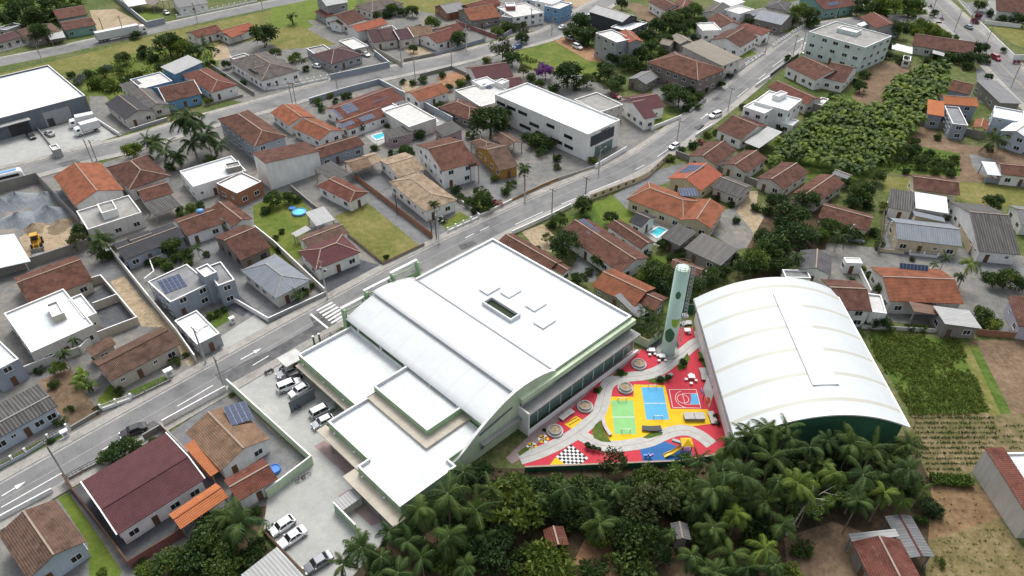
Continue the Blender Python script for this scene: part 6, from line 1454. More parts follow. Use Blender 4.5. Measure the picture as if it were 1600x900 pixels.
PALMS = {'king': [palm_mesh(s, n_, 1.05, dr, .2, 1.05) for s, n_, dr in ((21, 12, .5), (22, 13, .7), (23, 11, .4), (41, 13, .85), (42, 10, .55))], 'coco': [palm_mesh(s, n_, 1.0, dr, .23, 1.05) for s, n_, dr in ((24, 18, .5), (25, 20, .7), (43, 17, .6))], 'fan': [palm_mesh(s, 22, 1.0, .6, .22, 1.1, 10) for s in (27, 28)]}
BANANAS = [banana_mesh(s, 10) for s in (31, 32, 33, 34)]
def ptrunk():
    mb = MB(); pts = [(0, 0, -1), (.01, .0, -.7), (.0, .012, -.35), (0, 0, .02)]; mb.tube(pts, [.026, .02, .018, .015], 8); return mb
PT = ptrunk().mesh('trunk', 'palm_trunk')
STEM = MB(); STEM.tube([(0, 0, -1), (0, 0, 0.02)], [.10, .06], 7); STEM = STEM.mesh('stem', 'leaf_olive', tone=True)
# ---- labels: every plant is singled out by its look and by the nearest named neighbour in the picture
USED = {}
def where(px, py, k=0):
    c = sorted(HOUSES, key=lambda h: (h[2][0] - px) ** 2 + ((h[2][1] - py) * 1.3) ** 2)[:6]
    def side(h):
        dx, dy = px - h[2][0], py - h[2][1]
        return ('right of' if dx > 0 else 'left of') if abs(dx) > abs(dy) * 1.1 else ('in front of' if dy > 0 else 'behind')
    opts = [side(c[0]) + ' ' + c[0][0], 'between ' + c[0][0] + ' and ' + c[1][0], side(c[1]) + ' ' + c[1][0], side(c[2]) + ' ' + c[2][0], 'between ' + c[0][0] + ' and ' + c[2][0], 'between ' + c[1][0] + ' and ' + c[2][0], side(c[3]) + ' ' + c[3][0], 'between ' + c[0][0] + ' and ' + c[3][0], side(c[4]) + ' ' + c[4][0], side(c[5]) + ' ' + c[5][0]]
    return opts
def unique(look, px, py):
    for w in where(px, py):
        s = look + ' ' + w
        if s not in USED and len(s.replace('-', ' ').split()) <= 16: USED[s] = 1; return s
    for extra in ('smaller ', 'second ', 'third '):
        for w in where(px, py):
            s = extra + look + ' ' + w
            if s not in USED and len(s.replace('-', ' ').split()) <= 16: USED[s] = 1; return s
    return look + ' near ' + where(px, py)[0]
TK = {  # kind: (crown family, leaf material, height factor, look, name, category)
 'd': ('round', 'leaf_dark', 2.0, 'dense dark green tree', 'tree', 'tree'), 'm': ('round', 'leaf_mid', 2.0, 'full mid green tree', 'tree', 'tree'), 'l': ('loose', 'leaf_light', 2.2, 'light green loose tree', 'tree', 'tree'),
 'L': ('round', 'leaf_light', 2.0, 'bright green round tree', 'tree', 'tree'), 'y': ('loose', 'leaf_yellow', 2.0, 'yellow green airy tree', 'tree', 'tree'), 'o': ('loose', 'leaf_olive', 2.2, 'olive green thin tree', 'tree', 'tree'), 'T': ('tall', 'leaf_mid', 2.6, 'tall slender green tree', 'tree', 'tree'),
 'p': ('round', 'leaf_purple', 2.0, 'purple flowering tree', 'tree', 'tree'), 'b': ('bush', 'leaf_mid', 1.25, 'green garden bush', 'bush', 'bush'), 'B': ('bush', 'leaf_light', 1.25, 'bright green bush', 'bush', 'bush'), 'Y': ('bush', 'leaf_yellow', 1.25, 'yellow green bush', 'bush', 'bush'),
 'D': ('bush', 'leaf_dark', 1.25, 'dark green bush', 'bush', 'bush'), 'P': ('bush', 'leaf_pink', 1.25, 'pink flowering bush', 'bush', 'bush'), 'S': ('bush', 'leaf_silver', 1.2, 'silvery grey bush', 'bush', 'bush')}
def solve(px, py, f):
    """ground place of a plant whose crown centre shows at (px, py) at height f"""
    q = P(px, py, f); return Vector((q.x, q.y, 0))
cnt = 0
def tree(px, py, r, k, label=None, group=None, sq=1.0):
    global cnt; cnt += 1
    fam, mat, hf, look, name, cat = TK[k]
    Rm = r * depth(P(px, py, 3)) / FOC
    zc = Rm * (hf - 1) + .15 if hf > 1.6 else Rm * (hf - .75)
    flat = 1.4 if fam == 'tall' else 1.0
    base = solve(px, py, zc); o = empty(name, tuple(base), rng.uniform(0, 6.28)); i = cnt % len(CROWNS[fam])
    tag(o, label or unique(look, px, py), cat, group)
    s = Rm * rng.uniform(1.14, 1.3)
    w = wm(o)
    link('crown', crown_mesh(fam, i, mat), o, w @ Matrix.Translation((0, 0, zc)) @ Matrix.Diagonal((s, s, s * sq * (.9 if fam == 'round' else 1), 1)))
    link('trunk' if name == 'tree' else 'stem', TRUNKS[i % 3], o, w @ Matrix.Translation((0, 0, zc)) @ Matrix.Diagonal((s * .95, s * .95, zc, 1)))
    return o
PM = {}
def palm(px, py, r, hgt=None, kind='king', mat='leaf_palm', label=None, group=None, look='feathery palm'):
    global cnt; cnt += 1
    Rm = r * depth(P(px, py, 5)) / FOC; h = hgt or Rm * 1.6; base = solve(px, py, h); i = cnt % len(PALMS[kind]); k = (kind, i, mat)
    if k not in PM: PM[k] = PALMS[kind][i].mesh('crown', mat, tone=True)
    o = empty('palm_tree', tuple(base), rng.uniform(0, 6.28)); tag(o, label or unique(look, px, py), 'palm tree', group); w = wm(o); s = Rm * rng.uniform(1.05, 1.2)
    link('crown', PM[k], o, w @ Matrix.Translation((0, 0, h)) @ Matrix.Diagonal((s, s, s, 1))); link('trunk', PT, o, w @ Matrix.Translation((0, 0, h)) @ Matrix.Diagonal((h * .9 if h < 6 else 7, h * .9 if h < 6 else 7, h, 1)))
    return o
def banana(px, py, r, label=None, group=None, mat='leaf_banana', simple=False):
    global cnt; cnt += 1
    Rm = r * depth(P(px, py, 1.5)) / FOC; h = Rm * (1.25 if simple else .8); base = solve(px, py, h); i = cnt % 4; k = ('ban', i, mat)
    if k not in PM: PM[k] = BANANAS[i].mesh('leaves', mat, tone=True)
    o = empty('banana_plant', tuple(base), rng.uniform(0, 6.28)); tag(o, label or unique('broad leaved banana plant', px, py), 'banana plant', group); w = wm(o); s = Rm * rng.uniform(1.0, 1.3)
    link('leaves', PM[k], o, w @ Matrix.Translation((0, 0, h)) @ Matrix.Diagonal((s, s, s, 1)))
    if not simple: link('stem', STEM, o, w @ Matrix.Translation((0, 0, h)) @ Matrix.Diagonal((s, s, h, 1)))
    return o
# top left wood, verge and street trees
for a in ((55, 26, 17, 'd'), (30, 18, 17, 'm'), (10, 30, 14, 'd'), (76, 8, 14, 'm'), (95, 6, 10, 'B'), (40, 6, 13, 'l'), (12, 8, 14, 'l'), (60, 52, 15, 'd'), (118, 2, 10, 'B'), (66, 36, 10, 'D'), (212, 56, 9, 'b'),
          (410, 54, 19, 'd'), (262, 69, 18, 'd'), (282, 74, 13, 'L'), (226, 82, 13, 'D'), (191, 91, 10, 'm'), (170, 108, 8, 'S'), (126, 125, 10, 'S'), (150, 132, 13, 'B'), (172, 136, 12, 'B'), (200, 126, 11, 'b'), (215, 118, 9, 'Y'), (140, 118, 9, 'b'), (186, 112, 9, 'Y'), (240, 92, 9, 'D'), (300, 80, 10, 'm'),
          (205, 235, 14, 'L'), (326, 160, 7, 'B'), (430, 84, 9, 'm'), (462, 91, 10, 'B'), (455, 113, 8, 'b'), (612, 14, 9, 'm'), (628, 20, 9, 'b'), (644, 17, 9, 'm'), (606, 24, 8, 'D'), (674, 35, 11, 'L'), (716, 60, 13, 'm'), (646, 76, 6, 'd'), (785, 79, 15, 'o'), (800, 92, 13, 'm'), (817, 46, 10, 'o'), (815, 58, 9, 'd'),
          (790, 44, 11, 'b'), (777, 51, 10, 'B'), (802, 44, 9, 'b'), (760, 95, 7, 'Y'), (660, 126, 8, 'b'), (690, 118, 7, 'b'), (720, 132, 10, 'B'), (700, 138, 8, 'D'), (735, 122, 8, 'b'), (538, 151, 7, 'b'), (496, 160, 8, 'B'), (503, 170, 7, 'b'), (516, 150, 6, 'B'),
          (561, 196, 10, 'd'), (548, 206, 8, 'D'), (605, 197, 5, 'Y'), (766, 191, 25, 'd'), (785, 180, 16, 'm'), (655, 211, 11, 'b'), (687, 166, 9, 'b'), (735, 212, 9, 'B'), (752, 238, 8, 'B')): tree(*a)
palm(318, 74, 22, 6, 'king'); palm(473, 93, 9, 4); palm(290, 184, 31, 12.5, 'coco', look='tall royal palm'); palm(240, 222, 24, 5, 'coco'); palm(258, 236, 24, 5.5); palm(322, 212, 26, 6, 'coco'); palm(300, 222, 24, 6); palm(342, 226, 20, 5); palm(276, 244, 18, 4, 'coco'); palm(312, 196, 20, 7); banana(456, 27, 13); banana(285, 82, 12); palm(228, 216, 12, 4)
# left and centre gardens
for a in ((425, 310, 13, 'm'), (450, 308, 10, 'm'), (440, 362, 5, 'D'), (284, 331, 10, 'B'), (298, 326, 9, 'B'), (312, 322, 8, 'b'), (603, 402, 4.5, 'd'), (268, 384, 14, 'm'), (280, 402, 12, 'b'), (258, 412, 10, 'B'), (246, 410, 9, 'b'), (292, 398, 10, 'b'), (125, 362, 14, 'd'), (120, 378, 12, 'o'), (165, 402, 11, 'b'), (152, 392, 9, 'D'), (436, 390, 7, 'D'), (430, 372, 6, 'b'),
          (340, 490, 7, 'b'), (350, 484, 6, 'b'), (328, 497, 6, 'b'), (275, 566, 9, 'b'), (268, 556, 7, 'D'), (186, 612, 8, 'D'), (92, 575, 12, 'L'), (84, 602, 9, 'b'), (152, 640, 7, 'b'), (477, 456, 9, 'B'), (485, 448, 7, 'b'), (362, 618, 4, 'B'), (92, 660, 9, 'b'),
          (182, 708, 18, 'm'), (205, 696, 14, 'm'), (166, 716, 11, 'm'), (755, 312, 15, 'm'), (736, 318, 11, 'b'), (748, 300, 10, 'b'), (712, 298, 9, 'D'), (720, 310, 8, 'b'), (775, 318, 8, 'P'), (790, 300, 9, 'b'), (773, 280, 7, 'Y'), (800, 288, 8, 'b'), (838, 222, 16, 'b'), (856, 226, 15, 'D'), (848, 236, 11, 'b'), (926, 251, 7, 'Y'), (870, 262, 6, 'b'), (700, 226, 9, 'b'), (632, 236, 11, 'm'), (640, 238, 8, 'b')): tree(*a)
palm(157, 374, 22, 5, 'coco'); palm(307, 386, 11, 3.5); palm(115, 531, 11, 4); palm(98, 552, 12, 4, 'coco'); banana(128, 588, 18); palm(122, 596, 17, 4.5, 'coco', 'leaf_banana', look='yellow green palm'); banana(142, 604, 12); palm(465, 461, 13, 2, 'fan', 'leaf_mid', look='low fan palm'); palm(820, 262, 14, 6.5, 'coco'); palm(678, 318, 11, 5, 'coco'); palm(135, 600, 12, 4)
# centre right
for a in ((905, 37, 17, 'd'), (897, 50, 13, 'm'), (920, 56, 14, 'd'), (912, 66, 11, 'D'), (853, 111, 13, 'p'), (887, 115, 21, 'd'), (918, 126, 11, 'm'), (932, 120, 9, 'D'), (950, 113, 14, 'd'), (956, 135, 11, 'm'), (967, 127, 10, 'd'), (830, 122, 9, 'b'), (842, 132, 9, 'b'), (818, 110, 9, 'o'), (865, 140, 10, 'b'), (900, 135, 9, 'b'), (1062, 151, 17, 'd'), (1046, 142, 12, 'm'), (1080, 156, 10, 'Y'), (1086, 166, 8, 'b'), (1072, 170, 8, 'b'), (972, 6, 9, 'd'),
          (1068, 24, 14, 'm'), (1086, 16, 12, 'L'), (1048, 34, 16, 'm'), (1026, 40, 13, 'd'), (1060, 46, 12, 'd'), (1078, 40, 11, 'd'), (1010, 58, 14, 'd'), (1018, 72, 12, 'm'), (996, 84, 14, 'd'), (984, 97, 13, 'm'), (1010, 92, 11, 'd'), (1036, 84, 10, 'D'), (1062, 72, 9, 'b'), (1085, 60, 8, 'D'), (1000, 108, 9, 'D'), (975, 78, 10, 'd'),
          (1170, 34, 8, 'd'), (1190, 66, 5, 'D'), (1250, 18, 14, 'L'), (1264, 24, 14, 'm'), (1240, 30, 11, 'm'), (1272, 38, 10, 'b'), (1105, 211, 7, 'B'), (1118, 208, 6, 'b'), (1095, 222, 6, 'P'), (1082, 228, 8, 'D'), (1066, 236, 7, 'd'), (1130, 225, 6, 'b'), (1048, 248, 8, 'Y'), (1160, 168, 6, 'b'), (1232, 92, 8, 'D'),
          (911, 320, 15, 'd'), (955, 340, 11, 'd'), (875, 344, 13, 'm'), (862, 352, 8, 'b'), (885, 384, 21, 'd'), (938, 407, 13, 'm'), (905, 436, 12, 'd'), (855, 372, 8, 'l'), (1020, 424, 20, 'm'), (1042, 430, 17, 'm'), (1006, 432, 13, 'L'), (1030, 446, 15, 'd'), (1035, 381, 10, 'd'), (1062, 398, 10, 'b'), (1048, 404, 9, 'D'), (945, 446, 6, 'b'), (1085, 448, 14, 'm'), (1072, 466, 13, 'd'), (1112, 432, 14, 'm'), (1096, 478, 9, 'd'), (1128, 424, 12, 'd'), (1064, 452, 10, 'b')): tree(*a)
# band of big trees left of the gravel lane
for a in ((1215, 316, 15, 'd'), (1240, 338, 25, 'd'), (1262, 312, 16, 'm'), (1236, 372, 23, 'd'), (1206, 390, 22, 'm'), (1258, 366, 17, 'm'), (1184, 408, 20, 'L'), (1192, 370, 15, 'm'), (1218, 416, 16, 'd'), (1166, 418, 15, 'm'), (1150, 404, 10, 'd'), (1180, 325, 9, 'b'), (1200, 330, 9, 'D'), (1224, 355, 14, 'd'), (1282, 304, 12, 'd'), (1300, 356, 15, 'm'), (1326, 362, 13, 'm'), (1284, 366, 12, 'L'), (1342, 372, 9, 'b'), (1345, 302, 19, 'd'), (1332, 316, 13, 'd'), (1372, 276, 11, 'm'), (1384, 322, 8, 'L'), (1366, 364, 9, 'D'), (1374, 384, 8, 'b'), (1551, 316, 13, 'd'), (1512, 366, 7, 'm'),
          (1380, 454, 13, 'd'), (1374, 500, 13, 'd'), (1358, 506, 9, 'D'), (1574, 436, 16, 'm'), (1556, 438, 13, 'm'), (1592, 442, 12, 'd'), (1540, 432, 9, 'b'), (1535, 490, 13, 'm'), (1550, 508, 14, 'B'), (1532, 508, 11, 'b'), (1358, 430, 7, 'b'), (1348, 420, 6, 'B'), (1440, 514, 8, 'B'), (1412, 388, 4, 'b'),
          (1385, 10, 18, 'L'), (1405, 2, 17, 'L'), (1366, 14, 14, 'm'), (1430, 10, 15, 'B'), (1420, 22, 10, 'B'), (1348, 4, 12, 'd'), (1380, 24, 9, 'D'), (1406, 46, 13, 'd'), (1432, 48, 10, 'B'), (1446, 44, 11, 'B'), (1462, 52, 10, 'B'), (1478, 58, 9, 'B'), (1420, 44, 9, 'B'), (1440, 36, 8, 'B'), (1492, 60, 7, 'B'), (1391, 72, 10, 'm'), (1385, 88, 8, 'D'), (1532, 76, 12, 'd'), (1520, 92, 12, 'd'), (1536, 94, 10, 'D'), (1500, 94, 12, 'D'), (1484, 90, 10, 'b'), (1472, 98, 10, 'D'), (1446, 96, 9, 'b'), (1512, 104, 9, 'D'), (1462, 88, 8, 'b'), (1350, 118, 8, 'b'), (1338, 128, 6, 'D'),
          (1412, 96, 9, 'D'), (1530, 8, 9, 'm'), (1548, 22, 8, 'D'), (1565, 30, 7, 'd'), (1592, 30, 10, 'd'), (1528, 26, 6, 'P'), (1522, 34, 6, 'P'), (1546, 54, 4, 'P'), (1559, 64, 4, 'P'), (1568, 78, 4, 'd'), (1589, 98, 5, 'P'), (1460, 20, 6, 'd'), (1545, 120, 6, 'd'), (1425, 236, 12, 'd'), (1440, 252, 11, 'm'), (1430, 222, 8, 'b'), (1465, 256, 10, 'b'), (1480, 258, 9, 'm'), (1452, 240, 8, 'D'), (1408, 250, 8, 'D'), (1415, 268, 7, 'b'), (1462, 268, 9, 'b'), (1484, 272, 9, 'b')): tree(*a)
palm(1556, 218, 21, 4.5, 'fan', 'leaf_dark', look='dark round crowned palm'); palm(1276, 366, 16, 4.5); palm(1312, 368, 15, 4.5); palm(1246, 400, 16, 5); palm(1516, 410, 20, 6.5, 'king', 'leaf_light', look='light green palm'); palm(1478, 402, 12, 5); palm(1500, 430, 12, 4); palm(1460, 412, 9, 4); palm(1376, 372, 9, 3.5)
for a in ((1000, 500, 13), (1014, 512, 13), (1022, 494, 13), (1006, 486, 12), (1030, 505, 11), (992, 510, 11), (1018, 521, 10), (1034, 518, 9)): palm(a[0], a[1], a[2], 2.6, 'fan', 'leaf_dark', 'dark leafy palm filling the walled planter left of the mint water tower', 'palms in the walled planter by the tower')
for a in ((1000, 40, 10, 'd'), (1040, 62, 10, 'm'), (1095, 34, 9, 'd'), (1050, 14, 9, 'm'), (990, 66, 9, 'D'), (958, 92, 9, 'd'), (940, 104, 8, 'D'), (1112, 84, 5, 'b'), (1140, 120, 6, 'D'), (1100, 140, 8, 'D'), (1092, 150, 8, 'm'), (1076, 142, 8, 'd'), (1128, 132, 6, 'd'), (1290, 108, 6, 'D'), (1345, 136, 9, 'd'), (1300, 150, 7, 'b'), (1285, 170, 8, 'D'), (1262, 182, 8, 'b'), (1240, 172, 6, 'd'), (1216, 205, 7, 'D'), (1150, 222, 6, 'b'), (1170, 248, 7, 'b'), (1200, 250, 8, 'D'), (1320, 285, 9, 'd'), (1360, 290, 9, 'm'), (1355, 322, 9, 'D'),
          (1490, 250, 8, 'b'), (1500, 210, 8, 'D'), (1465, 215, 7, 'b'), (1545, 232, 7, 'D'), (1580, 220, 9, 'd'), (1400, 40, 9, 'm'), (1340, 16, 9, 'd'), (1590, 8, 9, 'd'), (1575, 22, 7, 'D'), (1480, 340, 6, 'D'), (1530, 400, 7, 'b'), (1425, 405, 5, 'b'), (1470, 440, 8, 'D'), (1330, 440, 7, 'D'), (1365, 480, 9, 'm'), (1390, 512, 8, 'B'), (1420, 512, 8, 'b'), (1150, 345, 7, 'b'), (1142, 320, 6, 'D'), (1120, 310, 6, 'D'), (1095, 398, 8, 'D'), (1120, 405, 9, 'b'), (1010, 395, 8, 'D'), (975, 425, 8, 'm'), (920, 425, 8, 'D'), (865, 375, 7, 'b'), (840, 390, 7, 'D'), (915, 345, 8, 'D'),
          (822, 215, 9, 'b'), (870, 248, 8, 'D'), (700, 250, 7, 'D'), (612, 240, 7, 'D'), (585, 232, 7, 'b'), (570, 250, 6, 'D'), (690, 345, 6, 'b'), (742, 330, 8, 'D'), (760, 322, 9, 'm'), (630, 128, 6, 'D'), (645, 130, 6, 'b'), (545, 150, 6, 'D'), (525, 158, 6, 'b'), (380, 130, 6, 'D'), (345, 120, 6, 'b'), (352, 100, 7, 'd'), (440, 100, 7, 'D'), (478, 108, 6, 'b'), (700, 45, 7, 'D'), (655, 45, 7, 'D'), (590, 25, 7, 'd'), (575, 22, 6, 'D'), (830, 35, 5, 'b'), (160, 112, 8, 'm'), (110, 118, 7, 'D'), (205, 140, 8, 'B'), (250, 108, 9, 'm'), (330, 100, 7, 'b'), (20, 45, 9, 'D'), (45, 40, 10, 'd'), (82, 22, 9, 'd'), (100, 14, 9, 'm'),
          (232, 412, 6, 'D'), (262, 420, 8, 'D'), (295, 412, 8, 'b'), (322, 398, 6, 'b'), (180, 388, 7, 'D'), (230, 250, 8, 'm'), (265, 262, 8, 'b'), (330, 250, 9, 'm'), (415, 330, 8, 'D'), (465, 312, 7, 'b'), (60, 580, 7, 'D'), (150, 560, 6, 'b'), (290, 556, 5, 'b'), (110, 640, 7, 'b'), (80, 690, 6, 'D'), (240, 690, 7, 'b'), (220, 880, 9, 'b'), (160, 895, 8, 'B'), (400, 800, 10, 'D'), (420, 830, 9, 'D')): tree(*a)
# banana field
BF = [(1205, 262), (1208, 234), (1268, 188), (1308, 158), (1330, 164), (1344, 172), (1378, 172), (1398, 132), (1426, 116), (1476, 104), (1484, 122), (1478, 142), (1462, 160), (1446, 182), (1436, 202), (1412, 222), (1398, 246), (1385, 262), (1334, 280), (1290, 264), (1250, 250)]
BL = ('green banana plant in the dense banana field', 'banana plants in the field'); nb = 0
y = 106
while y < 282:
    sp_ = 8.5 + (y - 106) * .03; x = 1200 + rng.uniform(0, 6)
    while x < 1490:
        px, py = x + rng.uniform(-3, 3), y + rng.uniform(-2.5, 2.5)
        if inpoly(px, py, BF) and not blocked(P(px, py, 1), None): banana(px, py - 7, 11 * rng.uniform(.8, 1.3), BL[0], BL[1], rng.choice(['leaf_banana', 'leaf_banana', 'leaf_mid', 'leaf_light']), True); nb += 1
        x += sp_ * rng.uniform(.9, 1.25)
    y += 5.9
# ---- grove along the lower edge
GP = ('dark feathery palm in the dense grove before the school and hall', 'palms of the dense grove')
for (x, y, r, h) in ((700, 768, 40, 8), (655, 800, 38, 8), (612, 828, 38, 7), (566, 858, 36, 6.5), (532, 886, 32, 6), (722, 742, 30, 8), (742, 800, 36, 8), (700, 838, 38, 7), (662, 872, 36, 6.5), (622, 892, 34, 6), (586, 905, 32, 6), (768, 760, 28, 8), (728, 880, 30, 5), (684, 806, 34, 8), (640, 846, 34, 7), (596, 872, 34, 6.5),
                     (1090, 724, 34, 8.5), (1138, 700, 38, 9), (1180, 682, 36, 9), (1112, 762, 38, 8), (1160, 742, 40, 9), (1208, 716, 36, 9), (1236, 686, 34, 9), (1262, 696, 36, 9.5), (1292, 690, 34, 9.5), (1330, 692, 36, 9.5), (1368, 702, 36, 9), (1304, 742, 38, 8.5), (1346, 740, 38, 8.5), (1390, 742, 36, 8.5), (1418, 736, 32, 8), (1440, 768, 26, 7), (1242, 752, 36, 9), (1196, 782, 40, 8), (1150, 800, 38, 7.5), (1262, 780, 30, 7), (1340, 782, 30, 7),
                     (1082, 868, 42, 6), (1112, 826, 38, 7), (1142, 862, 42, 6), (1192, 858, 40, 6.5), (1166, 890, 40, 5.5), (1100, 896, 38, 5), (1210, 892, 34, 5), (1226, 820, 30, 6), (880, 764, 32, 7), (920, 792, 30, 6.5), (840, 776, 28, 7), (960, 762, 28, 7), (1050, 836, 26, 6), (1410, 780, 28, 6.5), (1284, 726, 32, 9), (1216, 752, 34, 8.5), (1128, 732, 34, 8.5), (1380, 772, 28, 7), (1060, 760, 26, 7), (1162, 674, 32, 9.5), (1198, 668, 32, 9.5), (1230, 672, 30, 9.5), (1320, 676, 26, 9.5), (1146, 690, 30, 9)):
    palm(x + rng.uniform(-4, 4), y + rng.uniform(-4, 4), r * rng.uniform(.62, .95), h * rng.uniform(.75, 1.12), rng.choice(['king', 'king', 'coco']), rng.choice(['leaf_palm', 'leaf_palm', 'leaf_palm', 'leaf_dark', 'leaf_mid', 'leaf_mid', 'leaf_banana']), GP[0], GP[1])
CLR = [(868, 842, 34), (1063, 832, 22), (940, 872, 36), (985, 868, 25), (1290, 850, 40)]
clear = lambda x, y: not (800 < x < 1075 and y < 758) and all((x - a) ** 2 + (y - b) ** 2 > c * c for a, b, c in CLR)
r_ = random.Random(11); GR = [(655, 800), (720, 745), (815, 738), (1070, 730), (1150, 700), (1420, 690), (1455, 770), (1340, 790), (1230, 820), (1215, 895), (1080, 895), (1060, 850), (900, 830), (840, 850), (760, 890), (520, 895), (580, 850)]
k_ = 0
while k_ < 34:
    x, y = r_.uniform(520, 1455), r_.uniform(690, 895)
    if inpoly(x, y, GR) and clear(x, y): palm(x, y, r_.uniform(16, 30), r_.uniform(3, 6.5), r_.choice(['king', 'coco']), r_.choice(['leaf_palm', 'leaf_dark', 'leaf_mid']), GP[0], GP[1]); k_ += 1
k_ = 0
while k_ < 70:
    x, y = r_.uniform(520, 1455), r_.uniform(700, 895)
    if inpoly(x, y, GR) and clear(x, y): tree(x, y, r_.uniform(10, 20), r_.choice('DDbDBb'), 'low dark undergrowth shrub beneath the palms of the dense grove', 'undergrowth shrubs of the grove'); k_ += 1
GT = ('tree', 'trees of the grove')
for (x, y, r, k, lab) in ((806, 800, 40, 'y', 'large yellow green tree in the middle of the grove left of the hut'), (832, 774, 26, 'd', None), (866, 768, 24, 'm', None), (906, 772, 27, 'd', None), (1004, 792, 34, 'o', 'olive crowned tree in the grove behind the big round tree'), (990, 834, 33, 'd', 'big round dark tree beside the clearing and grey tin hut'), (940, 832, 20, 'L', 'small round bright tree at the edge of the clearing'),
                          (1064, 752, 28, 'l', 'bright green feathery tree against the lower playground wall'), (1070, 782, 26, 'L', 'bright green tree just below the feathery one by the playground wall'), (962, 724, 20, 'o', 'olive tree rising over the red floor of the playground edge'), (1010, 752, 24, 'm', None), (860, 890, 42, 'Y', 'bright lime bush at the bottom edge below the brown hut'), (820, 878, 26, 'b', None), (990, 885, 34, 'b', None), (930, 895, 24, 'b', None), (780, 830, 30, 'd', None), (770, 862, 30, 'd', None), (862, 792, 24, 'd', None), (915, 805, 20, 'm', None), (1030, 864, 20, 'd', None), (1084, 836, 16, 'm', None),
                          (340, 838, 30, 'm', None), (306, 872, 26, 'd', None), (264, 884, 24, 'm', None), (352, 884, 28, 'm', None), (394, 872, 20, 'd', None), (228, 892, 16, 'B', None), (318, 818, 18, 'b', None), (400, 852, 14, 'D', None), (286, 900, 20, 'b', None), (800, 762, 24, 'd', None), (1450, 790, 15, 'd', None), (1462, 800, 12, 'D', None), (1250, 860, 16, 'b', None), (1232, 898, 18, 'B', None), (1440, 812, 9, 'b', None), (1470, 880, 9, 'Y', None), (750, 740, 20, 'd', None), (940, 768, 22, 'd', None), (982, 768, 20, 'd', None), (1030, 780, 20, 'd', None), (1120, 800, 26, 'm', None), (1180, 820, 24, 'd', None), (1150, 760, 22, 'L', None), (1230, 720, 22, 'd', None), (1310, 770, 24, 'd', None), (1400, 720, 20, 'm', None), (1280, 750, 22, 'm', None), (690, 780, 22, 'm', None), (640, 830, 20, 'd', None), (740, 850, 26, 'd', None), (700, 880, 24, 'm', None), (1090, 780, 20, 'm', None), (1350, 710, 20, 'd', None), (1040, 758, 18, 'm', None), (1425, 760, 18, 'd', None), (600, 890, 22, 'd', None), (1140, 895, 20, 'm', None), (770, 800, 24, 'm', None), (1370, 760, 22, 'd', None), (950, 800, 26, 'd', None)):
    tree(x, y, r, k, lab)
palm(376, 818, 38, 6.5, 'coco', 'leaf_mid', look='big drooping palm'); palm(352, 806, 26, 5, 'coco'); palm(250, 880, 18, 3.5)
# shrubs in the playground beds and planters
for a in ((1032, 592, 5, 'd'), (1044, 589, 5, 'd'), (970, 583, 6, 'D'), (932, 610, 5, 'D'), (919, 696, 5, 'd'), (928, 700, 5, 'd'), (936, 702, 4, 'd'), (1068, 566, 6, 'd'), (1096, 562, 4, 'b'), (978, 600, 3, 'L'), (916, 630, 3, 'L'), (998, 566, 2.5, 'y'), (867, 671, 2.5, 'y'), (1118, 650, 5, 'D'), (1122, 662, 5, 'D'), (1116, 606, 4, 'b'), (850, 672, 3, 'D'), (880, 648, 3, 'D')): tree(*a)
# white barked bare tree with leaf tufts
b0 = P(1229, 836); o = empty('bare_tree', tuple(b0)); tag(o, 'leaning white barked tree with sparse leaf tufts at the right end of the grove', 'tree')
top = b0 + Vector((2.6, 1.8, 7.2)); mb = MB(); mb.tube([b0, b0 + Vector((.6, .4, 2.4)), b0 + Vector((1.5, 1.1, 5.0)), top], [.2, .17, .14, .1], 8); r_ = random.Random(5); tips = []
for k in range(12):
    a = k * 2.4; d = Vector((math.cos(a), math.sin(a), r_.uniform(.0, .6))).normalized(); L = r_.uniform(2.2, 4.4); m_ = top + d * L * .5 + Vector((0, 0, .45)); e = top + d * L; s0_ = b0 + (top - b0) * (.62 + .38 * k / 11); m_ = s0_ + d * L * .5 + Vector((0, 0, .5)); e = s0_ + d * L + Vector((0, 0, .9)); mb.tube([s0_ - (top - b0) * .02, m_, e], [.06, .04, .015], 6, cap=False); tips.append(e)
    e2 = m_ + (d + rdir(r_) * .8).normalized() * L * .5; mb.tube([m_, e2], [.04, .015], 5, cap=False); tips.append(e2)
mb.build('trunk', 'white_bark', o); mb = MB()
for t in tips:
    for k in range(44): e = rdir(r_); leaf(mb, t + e * .35, (e + Vector((0, 0, .2))).normalized(), rdir(r_), .42, .2, r_.uniform(.3, 1))
mb.build('crown', 'leaf_light', o, tone=True)
# clipped hedge, tall grass, crops
def tufts(name, mat, poly, spacing, size, rows=None, zc=.0, n_leaf=7, dens=1.0):
    mb = MB(); q = [P(*p) for p in poly]; x0, x1 = min(p.x for p in q), max(p.x for p in q); y0, y1 = min(p.y for p in q), max(p.y for p in q); pl_ = [(p.x, p.y) for p in q]; r = random.Random(len(poly) + int(x0 * 7)); yv = y0
    while yv < y1:
        xv = x0 + r.uniform(0, spacing)
        while xv < x1:
            if inpoly(xv, yv, pl_) and r.random() < dens * (1.25 if rows else min(1.2, max(0, 1.15 + 2.6 * noise.noise(Vector((xv * .16, yv * .16, 3)))))):
                t = min(1, max(0, r.gauss(.5, .2))); s = size * r.uniform(.6, 1.3)
                for k in range(n_leaf):
                    d = rdir(r); d.z = abs(d.z) + .35; d.normalize(); leaf(mb, Vector((xv + r.uniform(-.15, .15), yv + r.uniform(-.1, .1), .02)), d, rdir(r), s, s * .28, min(1, max(0, t + r.uniform(-.2, .2))))
            xv += spacing * r.uniform(.7, 1.3)
        yv += rows or spacing * r.uniform(.8, 1.2)
    return tag(mb.build(name, mat, tone=True), kind='stuff')
